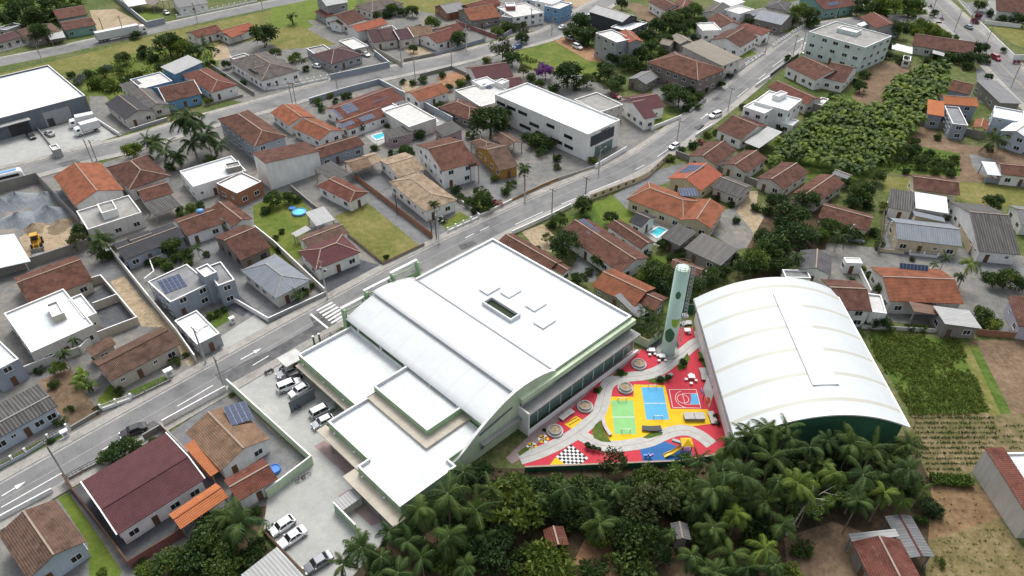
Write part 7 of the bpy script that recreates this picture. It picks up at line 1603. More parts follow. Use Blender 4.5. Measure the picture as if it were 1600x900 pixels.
tufts('tall_grass', 'leaf_grass', [(1350, 516), (1440, 522), (1498, 530), (1520, 580), (1545, 642), (1500, 652), (1424, 650), (1395, 600), (1368, 560)], .5, .62)
tufts('crops', 'leaf_mid', [(1425, 648), (1552, 648), (1560, 680), (1540, 726), (1452, 742), (1428, 690)], .5, .45, rows=1.1, dens=.85)
tufts('crops', 'leaf_mid', [(1560, 665), (1600, 665), (1610, 700), (1560, 700)], .6, .4, rows=1.2, dens=.5)
tufts('crops', 'leaf_grass', [(1460, 765), (1520, 760), (1570, 830), (1530, 880), (1460, 870)], .9, .3, rows=1.1, dens=.22)
tufts('tall_grass', 'leaf_grass', [(1412, 32), (1455, 36), (1500, 62), (1430, 56)], .9, .9)
tufts('tall_grass', 'leaf_grass', [(130, 118), (200, 90), (300, 74), (345, 80), (300, 120), (250, 118), (180, 150), (130, 140)], 1.2, .7, dens=.8)
tufts('crops', 'leaf_mid', [(1420, 232), (1500, 245), (1500, 272), (1405, 268)], .9, .7, rows=2.0, dens=.8)
tufts('tall_grass', 'leaf_grass', [(1360, 250), (1420, 225), (1440, 215), (1420, 260), (1380, 272)], 1.0, .7)
tufts('tall_grass', 'leaf_dark', [(640, 800), (720, 738), (815, 738), (1070, 728), (1160, 700), (1420, 690), (1460, 760), (1330, 800), (1225, 835), (1050, 835), (900, 838), (760, 880), (640, 900), (560, 900)], .95, .6, dens=.55)
tufts('tall_grass', 'leaf_grass', [(1440, 850), (1560, 815), (1600, 880), (1590, 900), (1440, 900)], .6, .3, dens=.3)
tufts('tall_grass', 'leaf_mid', [(815, 84), (850, 100), (840, 112), (812, 104)], .9, .7)
mb = MB(); r = random.Random(3); hp = [P(*q) for q in ((1452, 752), (1516, 757))]; hd = (hp[1] - hp[0]); hn = Vector((-hd.y, hd.x, 0)).normalized()
for k in range(1500):
    p = hp[0] + hd * r.random() + hn * r.uniform(-1.0, 1.0) + Vector((0, 0, 1.25 * r.random() ** .5)); d = rdir(r); leaf(mb, p, d, rdir(r), .4, .22, min(1, max(0, r.gauss(.5, .25))))
o = empty('hedge', tuple((hp[0] + hp[1]) / 2)); tag(o, 'dense clipped green hedge between the crop rows and bare field', 'hedge'); mb.build('foliage', 'leaf_light', o, tone=True)
mb = MB(); 
for k in range(9): c = hp[0] + hd * (k + .5) / 9; mb.tube([c, c + Vector((0, 0, .8))], [.05, .03], 5)
mb.build('stem', 'trunk', o)
# ------------------------------------------------------------------ walls and fences
def wall_line(px, h, mat, look, cat='wall', t=.18, cap='trim_grey', zref=0.0, style='wall', name=None):
    pts = [P(x, y, zref) for x, y in px]; pts = [Vector((p.x, p.y, 0)) for p in pts]
    mid = pts[len(pts) // 2] if len(pts) > 2 else (pts[0] + pts[-1]) / 2
    o = empty(name or ('fence' if style in ('pillar', 'rail') else 'boundary_wall'), tuple(mid)); m_ = pix(mid); tag(o, unique(look, *m_), 'fence' if style in ('pillar', 'rail') else cat)
    hw = h if style == 'wall' else h * .4; mb = MB(); cp = MB()
    n_ = len(pts); off = []
    for i in range(n_):
        d0 = (pts[i] - pts[i - 1]).normalized() if i else None; d1 = (pts[i + 1] - pts[i]).normalized() if i < n_ - 1 else None
        d = ((d0 or d1) + (d1 or d0)).normalized(); nn = Vector((-d.y, d.x, 0)); k = 1 / max(.35, nn.dot(Vector((-(d1 or d0).y, (d1 or d0).x, 0)))); off.append(nn * k)
    def band(m, half, z0, z1):
        for i in range(n_ - 1):
            a, b_ = pts[i], pts[i + 1]; oa, ob = off[i] * half, off[i + 1] * half; Z0, Z1 = Vector((0, 0, z0)), Vector((0, 0, z1)); L = (b_ - a).length
            m.face([a + oa + Z1, a - oa + Z1, b_ - ob + Z1, b_ + ob + Z1], [(0, 0), (t, 0), (t, L), (0, L)]); m.face([a - oa + Z0, b_ - ob + Z0, b_ - ob + Z1, a - oa + Z1]); m.face([b_ + ob + Z0, a + oa + Z0, a + oa + Z1, b_ + ob + Z1])
        for i, s in ((0, 1), (n_ - 1, -1)):
            a, oa = pts[i], off[i] * half; q = [a + oa + Vector((0, 0, z0)), a - oa + Vector((0, 0, z0)), a - oa + Vector((0, 0, z1)), a + oa + Vector((0, 0, z1))]; m.face(q if s > 0 else q[::-1])
    band(mb, t / 2, 0, hw); mb.build('wall', 'wall_' + mat, o)
    if cap: band(cp, t / 2 + .03, hw, hw + .06); cp.build('coping', cap, o)
    if style in ('pillar', 'rail'):
        rl = MB()
        for i in range(n_ - 1):
            a, b_ = pts[i], pts[i + 1]; L = (b_ - a).length; k = max(1, round(L / 2.6)); d = (b_ - a) / k
            for j in range(k + (i == n_ - 2)):
                q = a + d * j; pl_ = MB(); w = .17 if style == 'pillar' else .06; u = d.normalized(); pl_.box(q + Vector((0, 0, (hw + .06 + h + .15) / 2)), u, Vector((-u.y, u.x, 0)), (0, 0, 1), w, w, (h + .09 - hw) / 2); pl_.build('pillar' if style == 'pillar' else 'post', 'trim_white' if mat in ('white', 'offwhite', 'paleblue') else 'trim_grey', o)
            for z in (hw + .3, h - .05): rl.bar(a + Vector((0, 0, z)), b_ + Vector((0, 0, z)), .05, .07)
            nb_ = int(L / .5)
            for j in range(nb_): q = a + (b_ - a) * ((j + .5) / nb_); rl.bar(q + Vector((0, 0, hw + .1)), q + Vector((0, 0, h - .05)), .035)
        rl.build('railing', 'gate_white' if mat in ('white', 'offwhite') else 'metal_dark', o)
    return o
W_ = wall_line
for a in (
 ([(-40, 312), (0, 302), (62, 285), (128, 355)], 2.8, 'raw', 'high bare concrete wall round the gravel yard', 'trim_dark'), ([(-30, 442), (0, 432), (70, 411), (142, 387)], 2.4, 'raw', 'grey concrete wall at the foot of the gravel yard', 'trim_grey'),
 ([(170, 390), (232, 468), (280, 527), (308, 567)], 2.1, 'offwhite', 'long pale dividing wall beside the sandy strip', 'trim_white'), ([(228, 442), (243, 430), (236, 411), (262, 402)], 1.2, 'white', 'low white garden wall', 'trim_white'),
 ([(112, 456), (162, 441), (189, 472), (218, 507), (148, 534)], 2.0, 'beige', 'white capped yard wall', 'trim_white'), ([(187, 471), (150, 485)], 2.0, 'beige', 'white capped dividing wall across the paved yard', 'trim_white'), ([(42, 584), (88, 566), (130, 552), (148, 534)], 1.8, 'offwhite', 'pale front yard wall', 'trim_white'),
 ([(112, 671), (158, 644)], .7, 'raw', 'low concrete street wall before the bare plot', 'trim_grey'), ([(-30, 828), (0, 814), (84, 769)], 1.0, 'white', 'low white street wall', 'trim_white'),
 ([(104, 753), (206, 888), (289, 837)], 1.9, 'rosewall', 'red brown boundary wall', 'trim_brown'), ([(254, 672), (332, 752)], 2.0, 'rosewall', 'pinkish dividing wall', 'trim_grey'), ([(226, 688), (254, 672)], 1.4, 'raw', 'short grey street wall', 'trim_grey'), ([(256, 665), (354, 611)], 1.3, 'white', 'white panelled street wall', 'trim_white'),
 ([(358, 605), (489, 725), (419, 779)], 2.1, 'palegreen', 'pale green wall of the school car park', 'trim_white'), ([(413, 833), (478, 901)], .9, 'palegreen', 'low wall behind the parked white cars', 'trim_brown'), ([(524, 797), (558, 832)], 2.0, 'green', 'green wall of the bin enclosure', 'trim_white'), ([(455, 645), (493, 622)], 2.5, 'steel', 'dark blue grey partition wall in the school car park', 'trim_dark'),
 ([(400, 362), (430, 386), (470, 424), (509, 461)], 1.8, 'offwhite', 'white capped side wall of the corner plot', 'trim_white'), ([(420, 503), (450, 489), (511, 461)], 1.0, 'grey', 'low panelled corner wall at the zebra crossing', 'trim_white'), ([(345, 462), (372, 475), (420, 503)], 1.2, 'white', 'low white wall along the drive', 'trim_white'),
 ([(543, 368), (599, 414), (663, 384)], .7, 'raw', 'low stone edging wall round the dry lawn', 'trim_brown'), ([(553, 278), (620, 330), (676, 373)], 1.5, 'brickwall', 'long brown brick wall along the drive', 'trim_brown'), ([(455, 295), (482, 318), (497, 330)], 1.2, 'raw', 'grey garden wall', 'trim_grey'),
 ([(717, 313), (751, 339)], .7, 'offwhite', 'low white diagonal garden wall', 'trim_white'), ([(752, 339), (800, 315)], .8, 'offwhite', 'low white street wall', 'trim_white'), ([(800, 314), (845, 292), (872, 281)], .7, 'yellow', 'low ochre and concrete street wall', 'trim_grey'), ([(872, 281), (930, 262)], .7, 'beige', 'low beige street wall', 'trim_grey'), ([(930, 264), (978, 236)], 1.4, 'white', 'white low wall beside the office entrance', 'trim_white'),
 ([(484, 162), (540, 145), (593, 131)], 1.8, 'bluegrey', 'blue grey wall along the second street', 'trim_white'), ([(629, 152), (668, 172), (708, 194)], 2.3, 'bluegrey', 'long blue grey party wall', 'trim_white'), ([(656, 121), (706, 108), (737, 122)], 1.2, 'raw', 'concrete plot wall', 'trim_grey'), ([(593, 131), (632, 152)], 1.8, 'bluegrey', 'blue grey side wall', 'trim_white'),
 ([(517, 125), (560, 116), (609, 105), (585, 86)], 2.0, 'bluegrey', 'blue grey wavy street wall', 'trim_white'), ([(584, 79), (629, 104)], 1.6, 'beige', 'beige wall beside the open carport', 'trim_grey'), ([(631, 97), (681, 87)], 1.2, 'raw', 'grey front wall', 'trim_grey'), ([(681, 87), (757, 65)], 1.3, 'bluegrey', 'pale blue grey front wall', 'trim_grey'), ([(713, 38), (776, 61)], 1.6, 'rosewall', 'brown side wall', 'trim_grey'), ([(787, 59), (812, 44)], 1.5, 'bluegrey', 'grey corner wall', 'trim_grey'),
 ([(820, 38), (856, 29), (886, 15)], 1.5, 'white', 'white stepped street wall', 'trim_white'), ([(178, -2), (232, 43), (259, 37)], 2.4, 'bluegrey', 'tall blue grey boundary wall of the corner plot', 'trim_white'), ([(45, 74), (106, 59)], 1.2, 'raw', 'weathered front wall', 'trim_grey'),
 ([(140, 182), (188, 213)], 1.1, 'white', 'white yard wall beside the box trucks', 'trim_white'), ([(58, 201), (86, 236)], .9, 'raw', 'low concrete wall between yard lanes', 'trim_grey'), ([(205, 206), (262, 188)], 1.0, 'grey', 'grey and white front wall', 'trim_white'), ([(320, 167), (380, 151)], .8, 'raw', 'low front wall', 'trim_grey'), ([(331, 106), (398, 150)], 1.4, 'raw', 'concrete drive wall', 'trim_grey'),
 ([(1017, 204), (1064, 185)], 1.2, 'white', 'white street wall with scalloped lawn', 'trim_white'), ([(1077, 177), (1103, 158)], 1.1, 'grey', 'grey street wall', 'trim_grey'), ([(922, 313), (996, 285)], 1.6, 'cream', 'peach wall with square openings', 'trim_cream'), ([(996, 285), (1012, 277), (1041, 250)], 1.6, 'cream', 'peach wall with dark gate', 'trim_cream'), ([(800, 367), (862, 339), (892, 324)], 1.1, 'white', 'white low street wall', 'trim_white'),
 ([(1086, 215), (1113, 198)], 1.0, 'white', 'white street wall', 'trim_white'), ([(1180, 137), (1202, 123)], 1.2, 'white', 'short white wall', 'trim_white'), ([(1203, 121), (1247, 88)], 1.3, 'darkgrey', 'dark street wall', 'trim_dark'), ([(1055, 244), (1120, 268), (1212, 302)], 1.8, 'raw', 'long grey wall behind the row of cottages', 'trim_grey'),
 ([(1529, 42), (1555, 68), (1582, 94), (1625, 95)], 2.0, 'white', 'white stepped garden wall on the east road', 'trim_white'), ([(1538, 38), (1594, 44)], 1.6, 'white', 'white cross wall', 'trim_white'), ([(1434, 195), (1480, 204), (1532, 218)], 2.2, 'raw', 'long dark grey retaining wall', 'trim_grey'), ([(1536, 284), (1612, 294)], 1.3, 'bluegrey', 'grey wall', 'trim_grey'), ([(1484, 337), (1513, 396)], 1.9, 'cream', 'cream stained side wall', 'trim_cream'), ([(1374, 393), (1412, 397)], .8, 'cream', 'low cream front wall', 'trim_cream'),
 ([(1345, 513), (1470, 520)], .9, 'offwhite', 'pale wall along the top of the green field', 'trim_grey'), ([(1524, 523), (1612, 531)], 1.4, 'brickwall', 'red brick wall along the dirt field', 'trim_brown'), ([(1338, 420), (1358, 462)], 1.5, 'white', 'white side wall', 'trim_white'), ([(1372, 398), (1380, 330)], 1.3, 'wood', 'brown timber side wall', 'trim_brown'), ([(1066, 488), (1083, 489)], 2.2, 'darkgreen', 'dark green gate wall between tower and hall', 'trim_dark')):
    W_(a[0], a[1], a[2], a[3], cap=a[4])
for A_, B_, n_, nm in (((922, 313), (996, 285), 6, 'a'), ((1012, 277), (1041, 250), 3, 'b')):
    o = [x for x in bpy.data.objects if x.get('label', '').startswith('peach wall') and (('square' in x['label']) == (nm == 'a'))][0]
    p0, p1 = P(*A_), P(*B_); dd = (p1 - p0).normalized(); nn = Vector((dd.y, -dd.x, 0))
    for k in range(n_):
        q = p0 + (p1 - p0) * ((k + .6) / (n_ + .2)); mb = MB(); mb.box(q + Vector((0, 0, .95)), dd, nn, (0, 0, 1), .42, .13, .36); mb.build('wall_opening', 'door_wood', o)
W_([(820, 729.5), (1066, 719.5), (1128, 708)], 1.2, 'darkgreen', 'dark green retaining wall with pale top along the lower playground edge', zref=1.2, cap='trim_cream', t=.25)
W_([(985, 518), (1013, 532), (1034, 515)], 2.0, 'palegreen', 'pale green planter wall', zref=2.0, cap='trim_cream')
for px, h, mt, look, st in (([(160, 642), (207, 625)], 1.5, 'white', 'white gate fence', 'pillar'), ([(207, 625), (268, 595)], 1.2, 'raw', 'grey railing fence', 'rail'), ([(-20, 744), (0, 733), (43, 710), (78, 688), (107, 672)], 1.4, 'paleblue', 'pale blue pillared fence', 'pillar'), ([(108, 750), (130, 738), (160, 723)], 1.4, 'raw', 'dark gate fence', 'rail'),
                        ([(700, 363), (748, 341)], 1.3, 'white', 'white pillared fence', 'pillar'), ([(418, 141), (460, 135), (513, 124)], 1.7, 'white', 'white pillared fence', 'pillar'), ([(277, 29), (341, 16), (402, 3)], 1.6, 'white', 'white pillared fence', 'pillar'), ([(-10, 84), (45, 70)], 1.3, 'white', 'white fence', 'pillar'),
                        ([(1120, 139), (1163, 106)], 1.4, 'bluegrey', 'grey railing fence', 'rail'), ([(1163, 105), (1193, 85)], 1.5, 'white', 'white pillared fence', 'pillar'), ([(1207, 74), (1235, 55)], 1.4, 'white', 'white pillared fence', 'pillar'), ([(1237, 53), (1267, 37)], 1.4, 'white', 'white pillared fence', 'pillar'), ([(1496, 0), (1518, 25)], 1.5, 'white', 'white pillared fence', 'pillar'), ([(1420, 398), (1464, 403)], 1.1, 'white', 'white railing fence', 'pillar'), ([(500, 538), (535, 520)], 1.6, 'green', 'green school street fence', 'rail')): W_(px, h, mt, look, style=st, cap='trim_white' if mt == 'white' else 'trim_grey')
# ------------------------------------------------------------------ vehicles (nose towards +x)
PAINT = {}
def paint(c):
    if c not in PAINT:
        m, n, l, b = _mat('paint_' + c, 0.28, 0.5)
        b.inputs['Base Color'].default_value = (*dict(white=(.74, .75, .76), silver=(.42, .43, .45), grey=(.17, .18, .20), black=(.018, .018, .02), red=(.32, .02, .03), blue=(.06, .12, .28), wine=(.16, .02, .03), green=(.12, .2, .2))[c], 1)
        b.inputs['Coat Weight'].default_value = .5; b.inputs['Metallic'].default_value = .0 if c in ('white', 'black') else .25; PAINT[c] = m
    return PAINT[c]
def loft(mb, st, smooth=True):
    """rings of (x, [(y, z)...])"""
    for i in range(len(st) - 1):
        (x0, r0), (x1, r1) = st[i], st[i + 1]; n_ = len(r0)
        for k in range(n_):
            k2 = (k + 1) % n_; mb.face([(x0, *r0[k]), (x0, *r0[k2]), (x1, *r1[k2]), (x1, *r1[k])], smooth=False)
    mb.face([(st[0][0], *p) for p in st[0][1]][::-1]); mb.face([(st[-1][0], *p) for p in st[-1][1]])
def bring(w, zb, zt): return [(-w * .88, zb), (w * .88, zb), (w, zb + .22), (w, zt - .16), (w * .9, zt), (-w * .9, zt), (-w, zt - .16), (-w, zb + .22)]
CAR = {'hatch': dict(L=3.95, W=1.7, H=1.48, hood=(.86, .98), tail=1.0, cab=(.98, .45, -1.25, -1.8)), 'sedan': dict(L=4.4, W=1.74, H=1.44, hood=(.82, .95), tail=1.0, cab=(1.0, .4, -.95, -1.6)), 'suv': dict(L=4.6, W=1.86, H=1.78, hood=(1.0, 1.14), tail=1.15, cab=(1.15, .65, -1.9, -2.2)), 'pickup': dict(L=5.2, W=1.86, H=1.78, hood=(1.0, 1.12), tail=1.12, cab=(1.3, .75, -.45, -.85))}
CARP = {}
def wheel_parts(root, spots, r, w):
    for (x, y) in spots:
        key = ('wheel', r, w)
        if key not in CARP:
            t = MB(); t.tube([(0, -w / 2, 0), (0, w / 2, 0)], r, 16); rm = MB(); rm.tube([(0, -w / 2 - .012, 0), (0, w / 2 + .012, 0)], r * .62, 12, smooth=False); CARP[key] = (t.mesh('wheel', 'tyre'), rm.mesh('rim', 'rim'))
        mw = wm(root) @ Matrix.Translation((x, y, r)); wo = link('wheel', CARP[key][0], root, mw); link('rim', CARP[key][1], wo, mw)
def car(kind, colr, a, b_, label, group=None, z=.03):
    A, B = P(*a), P(*b_); c = (A + B) / 2; yaw = math.atan2(B.y - A.y, B.x - A.x); o = empty('parked_car' if kind != 'pickup' else 'pickup_truck', (c.x, c.y, z), yaw); tag(o, label, 'car', group); D = CAR[kind]; key = (kind, colr)
    if key not in CARP:
        L, W, H = D['L'] / 2, D['W'] / 2, D['H']; h0, h1 = D['hood']; tl = D['tail']; cw, rf_, rb, bt = D['cab']; mb = MB()
        st = [(-L, bring(W * .86, .42, tl * .86)), (-L + .12, bring(W * .96, .28, tl * .97)), (-L + .5, bring(W, .22, tl)), (bt, bring(W, .22, max(tl, h1))), (0, bring(W, .22, h1)), (cw, bring(W, .22, h1)), (L - .45, bring(W * .97, .24, h0)), (L - .1, bring(W * .88, .3, h0 * .86)), (L, bring(W * .78, .42, h0 * .7))]
        loft(mb, st); body = mb.mesh('body', paint(colr)); g = MB(); zb = h1 - .06
        def gr(w0, w1, z1): return [(-w0, zb), (w0, zb), (w1, z1), (-w1, z1)]
        loft(g, [(bt, gr(W * .88, W * .86, zb + .03)), (rb, gr(W * .9, W * .74, H - .05)), (rf_, gr(W * .9, W * .74, H - .05)), (cw, gr(W * .88, W * .86, zb + .03))]); gl = g.mesh('window_glass', 'glass'); rf = MB()
        rf.face([(rb - .06, -W * .74, H - .03), (rf_ + .02, -W * .74, H - .03), (rf_ + .02, W * .74, H - .03), (rb - .06, W * .74, H - .03)]); q = [(rb - .02, W * .66, H + .02), (rf_ - .06, W * .66, H + .02), (rf_ - .06, -W * .66, H + .02), (rb - .02, -W * .66, H + .02)]; rf.face(q[::-1]); e = [(rb - .06, W * .74, H - .03), (rf_ + .02, W * .74, H - .03), (rf_ + .02, -W * .74, H - .03), (rb - .06, -W * .74, H - .03)]
        for i in range(4): rf.face([e[i], q[i], q[(i + 1) % 4], e[(i + 1) % 4]][::-1])
        for s in (-1, 1):
            for x0, x1 in (((rb + rf_) / 2 - .05, (rb + rf_) / 2 - .05),): rf.bar((x0, s * W * .885, zb + .05), (x1, s * W * .75, H - .04), .09, .03)
            rf.bar((rf_, s * W * .75, H - .04), (cw, s * W * .88, zb + .05), .07, .05); rf.bar((rb, s * W * .75, H - .04), (bt, s * W * .88, zb + .05), .14, .05)
        roof = rf.mesh('roof', paint(colr)); hl = MB(); hl.box((0, 0, 0), (1, 0, 0), (0, 1, 0), (0, 0, 1), .09, .19, .08); tlm = MB(); tlm.box((0, 0, 0), (1, 0, 0), (0, 1, 0), (0, 0, 1), .05, .15, .11)
        pl_ = MB(); pl_.box((0, 0, 0), (1, 0, 0), (0, 1, 0), (0, 0, 1), .03, .5, .1); mi = MB(); mi.box((0, 0, 0), (1, 0, 0), (0, 1, 0), (0, 0, 1), .09, .1, .07)
        bed = MB()
        if kind == 'pickup': bed.box((-1.72, 0, tl - .02), (1, 0, 0), (0, 1, 0), (0, 0, 1), .82, W * .78, .04)
        CARP[key] = (body, gl, roof, hl.mesh('headlight', 'lamp_glass'), tlm.mesh('taillight', 'tail_red'), pl_.mesh('grille', 'trim_dark'), mi.mesh('mirror', paint(colr)), bed.mesh('cargo_bed', 'trim_dark') if kind == 'pickup' else None)
    me = CARP[key]; w = wm(o); L, W = D['L'] / 2, D['W'] / 2
    bd = link('body', me[0], o, w); link('window_glass', me[1], o, w); link('roof', me[2], o, w)
    for s in (-1, 1): link('headlight', me[3], bd, w @ Matrix.Translation((L - .1, s * W * .66, D['hood'][0] * .8))); link('taillight', me[4], bd, w @ Matrix.Translation((-L + .06, s * W * .74, D['tail'] * .78))); link('mirror', me[6], bd, w @ Matrix.Translation((D['cab'][0] - .25, s * (W + .08), D['hood'][1] + .04)))
    link('grille', me[5], bd, w @ Matrix.Translation((L - .02, 0, .55)))
    if me[7]: link('cargo_bed', me[7], o, w)
    wheel_parts(o, [(x, s * (W - .1)) for x in (L * .63, -L * .62) for s in (-1, 1)], .32 if kind in ('hatch', 'sedan') else .37, .2)
    return o
PK = 'cars parked at the school'; SC = 'cars parked by the side street'
car('sedan', 'silver', (462, 580), (440, 589), 'silver car beside the parked motorcycles at the school, first of the row', PK); car('hatch', 'black', (470, 588), (443, 597), 'black car between the silver and the white car at the school', PK)
car('suv', 'white', (433, 614), (473, 598), 'white sport utility car parked nose in at the school row', PK); car('hatch', 'white', (481, 607), (456, 621), 'small white car half hidden behind the dark partition wall', PK)
car('suv', 'silver', (488, 654), (521, 637), 'silver sport utility car parked under the school roof edge below partition wall', PK); car('hatch', 'silver', (518, 657), (493, 669), 'silver car mostly under the school roof, nearest the picture bottom of its row', PK)
car('hatch', 'white', (461, 813), (424, 838), 'white hatchback, upper of two white cars at the bottom of the car park', PK); car('sedan', 'white', (478, 830), (438, 857), 'white sedan, lower of two white cars at the bottom of the car park', PK); car('sedan', 'grey', (519, 870), (477, 896), 'dark grey sedan at the bottom edge beside the grove', PK)
car('sedan', 'black', (229, 669), (191, 684), 'black sedan driving on the main street above the wine red house'); car('hatch', 'white', (1062, 227), (1044, 236), 'white hatchback at the kerb of the main street by the peach wall'); car('suv', 'white', (1125, 180), (1109, 186), 'white car on the main street near the red brown house with carport')
car('sedan', 'grey', (866, 31), (881, 25), 'dark grey car below the white stepped wall on the side street', SC); car('sedan', 'black', (882, 23), (894, 18), 'black car nearest the blue and white apartments', SC); car('suv', 'white', (888, 14), (893, 9), 'white van at the top end of the side street row', SC); car('sedan', 'white', (872, 47), (887, 42), 'white car on the grass corner where the side street meets the street', SC)
car('hatch', 'white', (912, 28), (926, 27), 'white car between the dark tree and the dark grey workshop hall', SC); car('sedan', 'silver', (884, 59), (898, 65), 'silver car on the clay lot left of the grey three storey house', SC); car('suv', 'white', (895, 73), (910, 79), 'white car on the clay lot nearest the long lawn', SC); car('hatch', 'silver', (902, 66), (914, 69), 'pale car in the middle of the clay lot', SC)
car('sedan', 'white', (564, 83), (580, 91), 'white sedan in the walled yard right of the aubergine roof'); car('hatch', 'white', (502, 108), (488, 103), 'white car in the side drive left of the aubergine roof'); car('sedan', 'black', (42, 209), (57, 221), 'black car in front of the dark warehouse opening'); car('sedan', 'silver', (87, 216), (69, 206), 'silver car in the warehouse yard beside the low wall')
car('pickup', 'grey', (144, 184), (117, 191), 'dark grey pickup against the warehouse wall above the box trucks'); car('sedan', 'silver', (144, 188), (119, 195), 'silver car between dark pickup and the box trucks'); car('hatch', 'silver', (255, 19), (266, 25), 'silver car on the drive beside the bright small lawn'); car('hatch', 'wine', (957, 151), (967, 155), 'dark red car half hidden beside the grey terrace roofed house')
car('sedan', 'green', (1519, 48), (1506, 41), 'pale green car driving on the east road'); car('suv', 'red', (1548, 89), (1562, 97), 'red car driving on the east road beside the white wall'); car('sedan', 'wine', (1271, 132), (1249, 125), 'dark red car before the twin gabled house'); car('hatch', 'grey', (1252, 119), (1237, 113), 'grey car under the eave of the twin gabled house'); car('pickup', 'white', (1269, 82), (1254, 88), 'white pickup beside the mint apartments entrance'); car('hatch', 'blue', (816, 74), (800, 78), 'blue car under the street corner tree'); car('suv', 'grey', (1324, 375), (1341, 378), 'grey car behind the garden palms on the gravel lane'); car('hatch', 'silver', (214, 389 + 22), (203, 415), 'silver car parked under the eave of the charcoal metal roof')
# trucks, bus, wheel loader
def truck(a, b_, L, label, semi=False):
    A, B = P(*a), P(*b_); d = (B - A).normalized(); o = empty('semi_truck' if semi else 'box_truck', (A.x, A.y, .03), math.atan2(d.y, d.x)); tag(o, label, 'truck', None if semi else 'white box trucks'); w = wm(o)
    def part(name, mat, fn, par=None):
        mb = MB(); fn(mb); ob = link(name, mb.mesh(name, mat), par or o, w); return ob
    bl = L - 2.6 if semi else L - 2.1; ht = 4.0 if semi else 3.4
    bx = part('cargo_box', 'gate_white', lambda m: m.box((bl / 2, 0, (1.15 + ht) / 2), (1, 0, 0), (0, 1, 0), (0, 0, 1), bl / 2, 1.27, (ht - 1.15) / 2)); part('chassis', 'metal_dark', lambda m: m.box((L / 2 - .2, 0, .85), (1, 0, 0), (0, 1, 0), (0, 0, 1), L / 2 - .4, .5, .18))
    part('door_frame', 'metal_grey', lambda m: (m.bar((-.03, -1.2, 1.2), (-.03, -1.2, ht - .1), .07), m.bar((-.03, 1.2, 1.2), (-.03, 1.2, ht - .1), .07), m.bar((-.03, 0, 1.2), (-.03, 0, ht - .1), .07)), bx)
    x0 = L - 1.95
    def cabm(m):
        hh = 3.3 if semi else 2.5; st = [(x0, [(-1.2, .5), (1.2, .5), (1.2, hh - .1), (1.1, hh), (-1.1, hh), (-1.2, hh - .1)]), (L - .45, [(-1.2, .5), (1.2, .5), (1.2, hh - .2), (1.1, hh - .08), (-1.1, hh - .08), (-1.2, hh - .2)]), (L, [(-1.12, .5), (1.12, .5), (1.12, 1.7), (1.05, 1.75), (-1.05, 1.75), (-1.12, 1.7)])]; loft(m, st)
    cb = part('cab', 'plastic_white', cabm); hh = 3.3 if semi else 2.5
    part('windscreen', 'glass', lambda m: m.face([(L + .01 - .03, -1.0, 1.8), (L - .02, 1.0, 1.8), (L - .42, 1.0, hh - .22), (L - .42, -1.0, hh - .22)]), cb); part('side_window', 'glass', lambda m: (m.box((x0 + .95, 1.2, 1.95), (1, 0, 0), (0, 1, 0), (0, 0, 1), .4, .02, .32),), cb); part('side_window', 'glass', lambda m: (m.box((x0 + .95, -1.2, 1.95), (1, 0, 0), (0, 1, 0), (0, 0, 1), .4, .02, .32),), cb)
    if semi: part('side_skirt', 'metal_grey', lambda m: m.box((L * .52, -1.2, .85), (1, 0, 0), (0, 1, 0), (0, 0, 1), 1.4, .04, .3)); part('fuel_tank', 'rim', lambda m: m.tube([(L - 5.2, -1.0, .75), (L - 3.9, -1.0, .75)], .35, 12))
    for s in (-1, 1): part('headlight', 'lamp_glass', lambda m, s=s: m.box((L + .01, s * .9, .95), (1, 0, 0), (0, 1, 0), (0, 0, 1), .04, .16, .12), cb)
    xs = [1.2, 2.5, 3.8, L - 4.4, L - 1.1] if semi else [1.3, L - 1.1]
    wheel_parts(o, [(x, s * 1.05) for x in xs for s in (-1, 1)], .5 if semi else .42, .34)
truck((153, 67), (233, 51), 18.6, 'long white semi trailer truck on the top road', True); truck((151, 192), (108, 201), 7.2, 'white box truck nearer the warehouse wall, upper of two'); truck((158, 202), (116, 214), 7.2, 'white box truck nearer the street, lower of two')
A, B = P(-32, 296), P(40, 279); d = (B - A).normalized(); o = empty('bus', (A.x, A.y, .03), math.atan2(d.y, d.x)); tag(o, 'white bus with blue roof panel at the left edge beside the yard wall', 'bus'); w = wm(o); L = (B - A).length
mb = MB(); q = lambda s, zt: [(-1.25 * s, .4), (1.25 * s, .4), (1.25 * s, zt - .35), (1.0 * s, zt), (-1.0 * s, zt), (-1.25 * s, zt - .35)]
loft(mb, [(0, q(.95, 2.9)), (.3, q(1, 3.1)), (L - .6, q(1, 3.1)), (L - .15, q(.96, 2.95)), (L, q(.9, 2.5))]); bd = link('body', mb.mesh('body', 'plastic_white'), o, w)
mb = MB(); mb.box((L * .62, 0, 3.14), (1, 0, 0), (0, 1, 0), (0, 0, 1), 3.0, .62, .06); link('roof_panel', mb.mesh('roof_panel', 'tank_blue'), bd, w)
for s in (-1, 1): mb = MB(); mb.box((L * .48, s * 1.25, 2.1), (1, 0, 0), (0, 1, 0), (0, 0, 1), L * .44, .02, .38); link('side_window', mb.mesh('side_window', 'glass'), bd, w)
mb = MB(); mb.face([(L + .01, -1.0, 1.5), (L + .01, 1.0, 1.5), (L - .1, 1.0, 2.6), (L - .1, -1.0, 2.6)]); link('windscreen', mb.mesh('windscreen', 'glass'), bd, w); wheel_parts(o, [(x, s * 1.1) for x in (L * .2, L * .8) for s in (-1, 1)], .48, .3)
c = P(60, 385); o = empty('wheel_loader', tuple(c), R(-62)); tag(o, 'yellow wheel loader on the sandy floor of the gravel yard', 'wheel loader'); w = wm(o)
def lp(name, mat, fn, par=None): mb = MB(); fn(mb); return link(name, mb.mesh(name, mat), par or o, w)
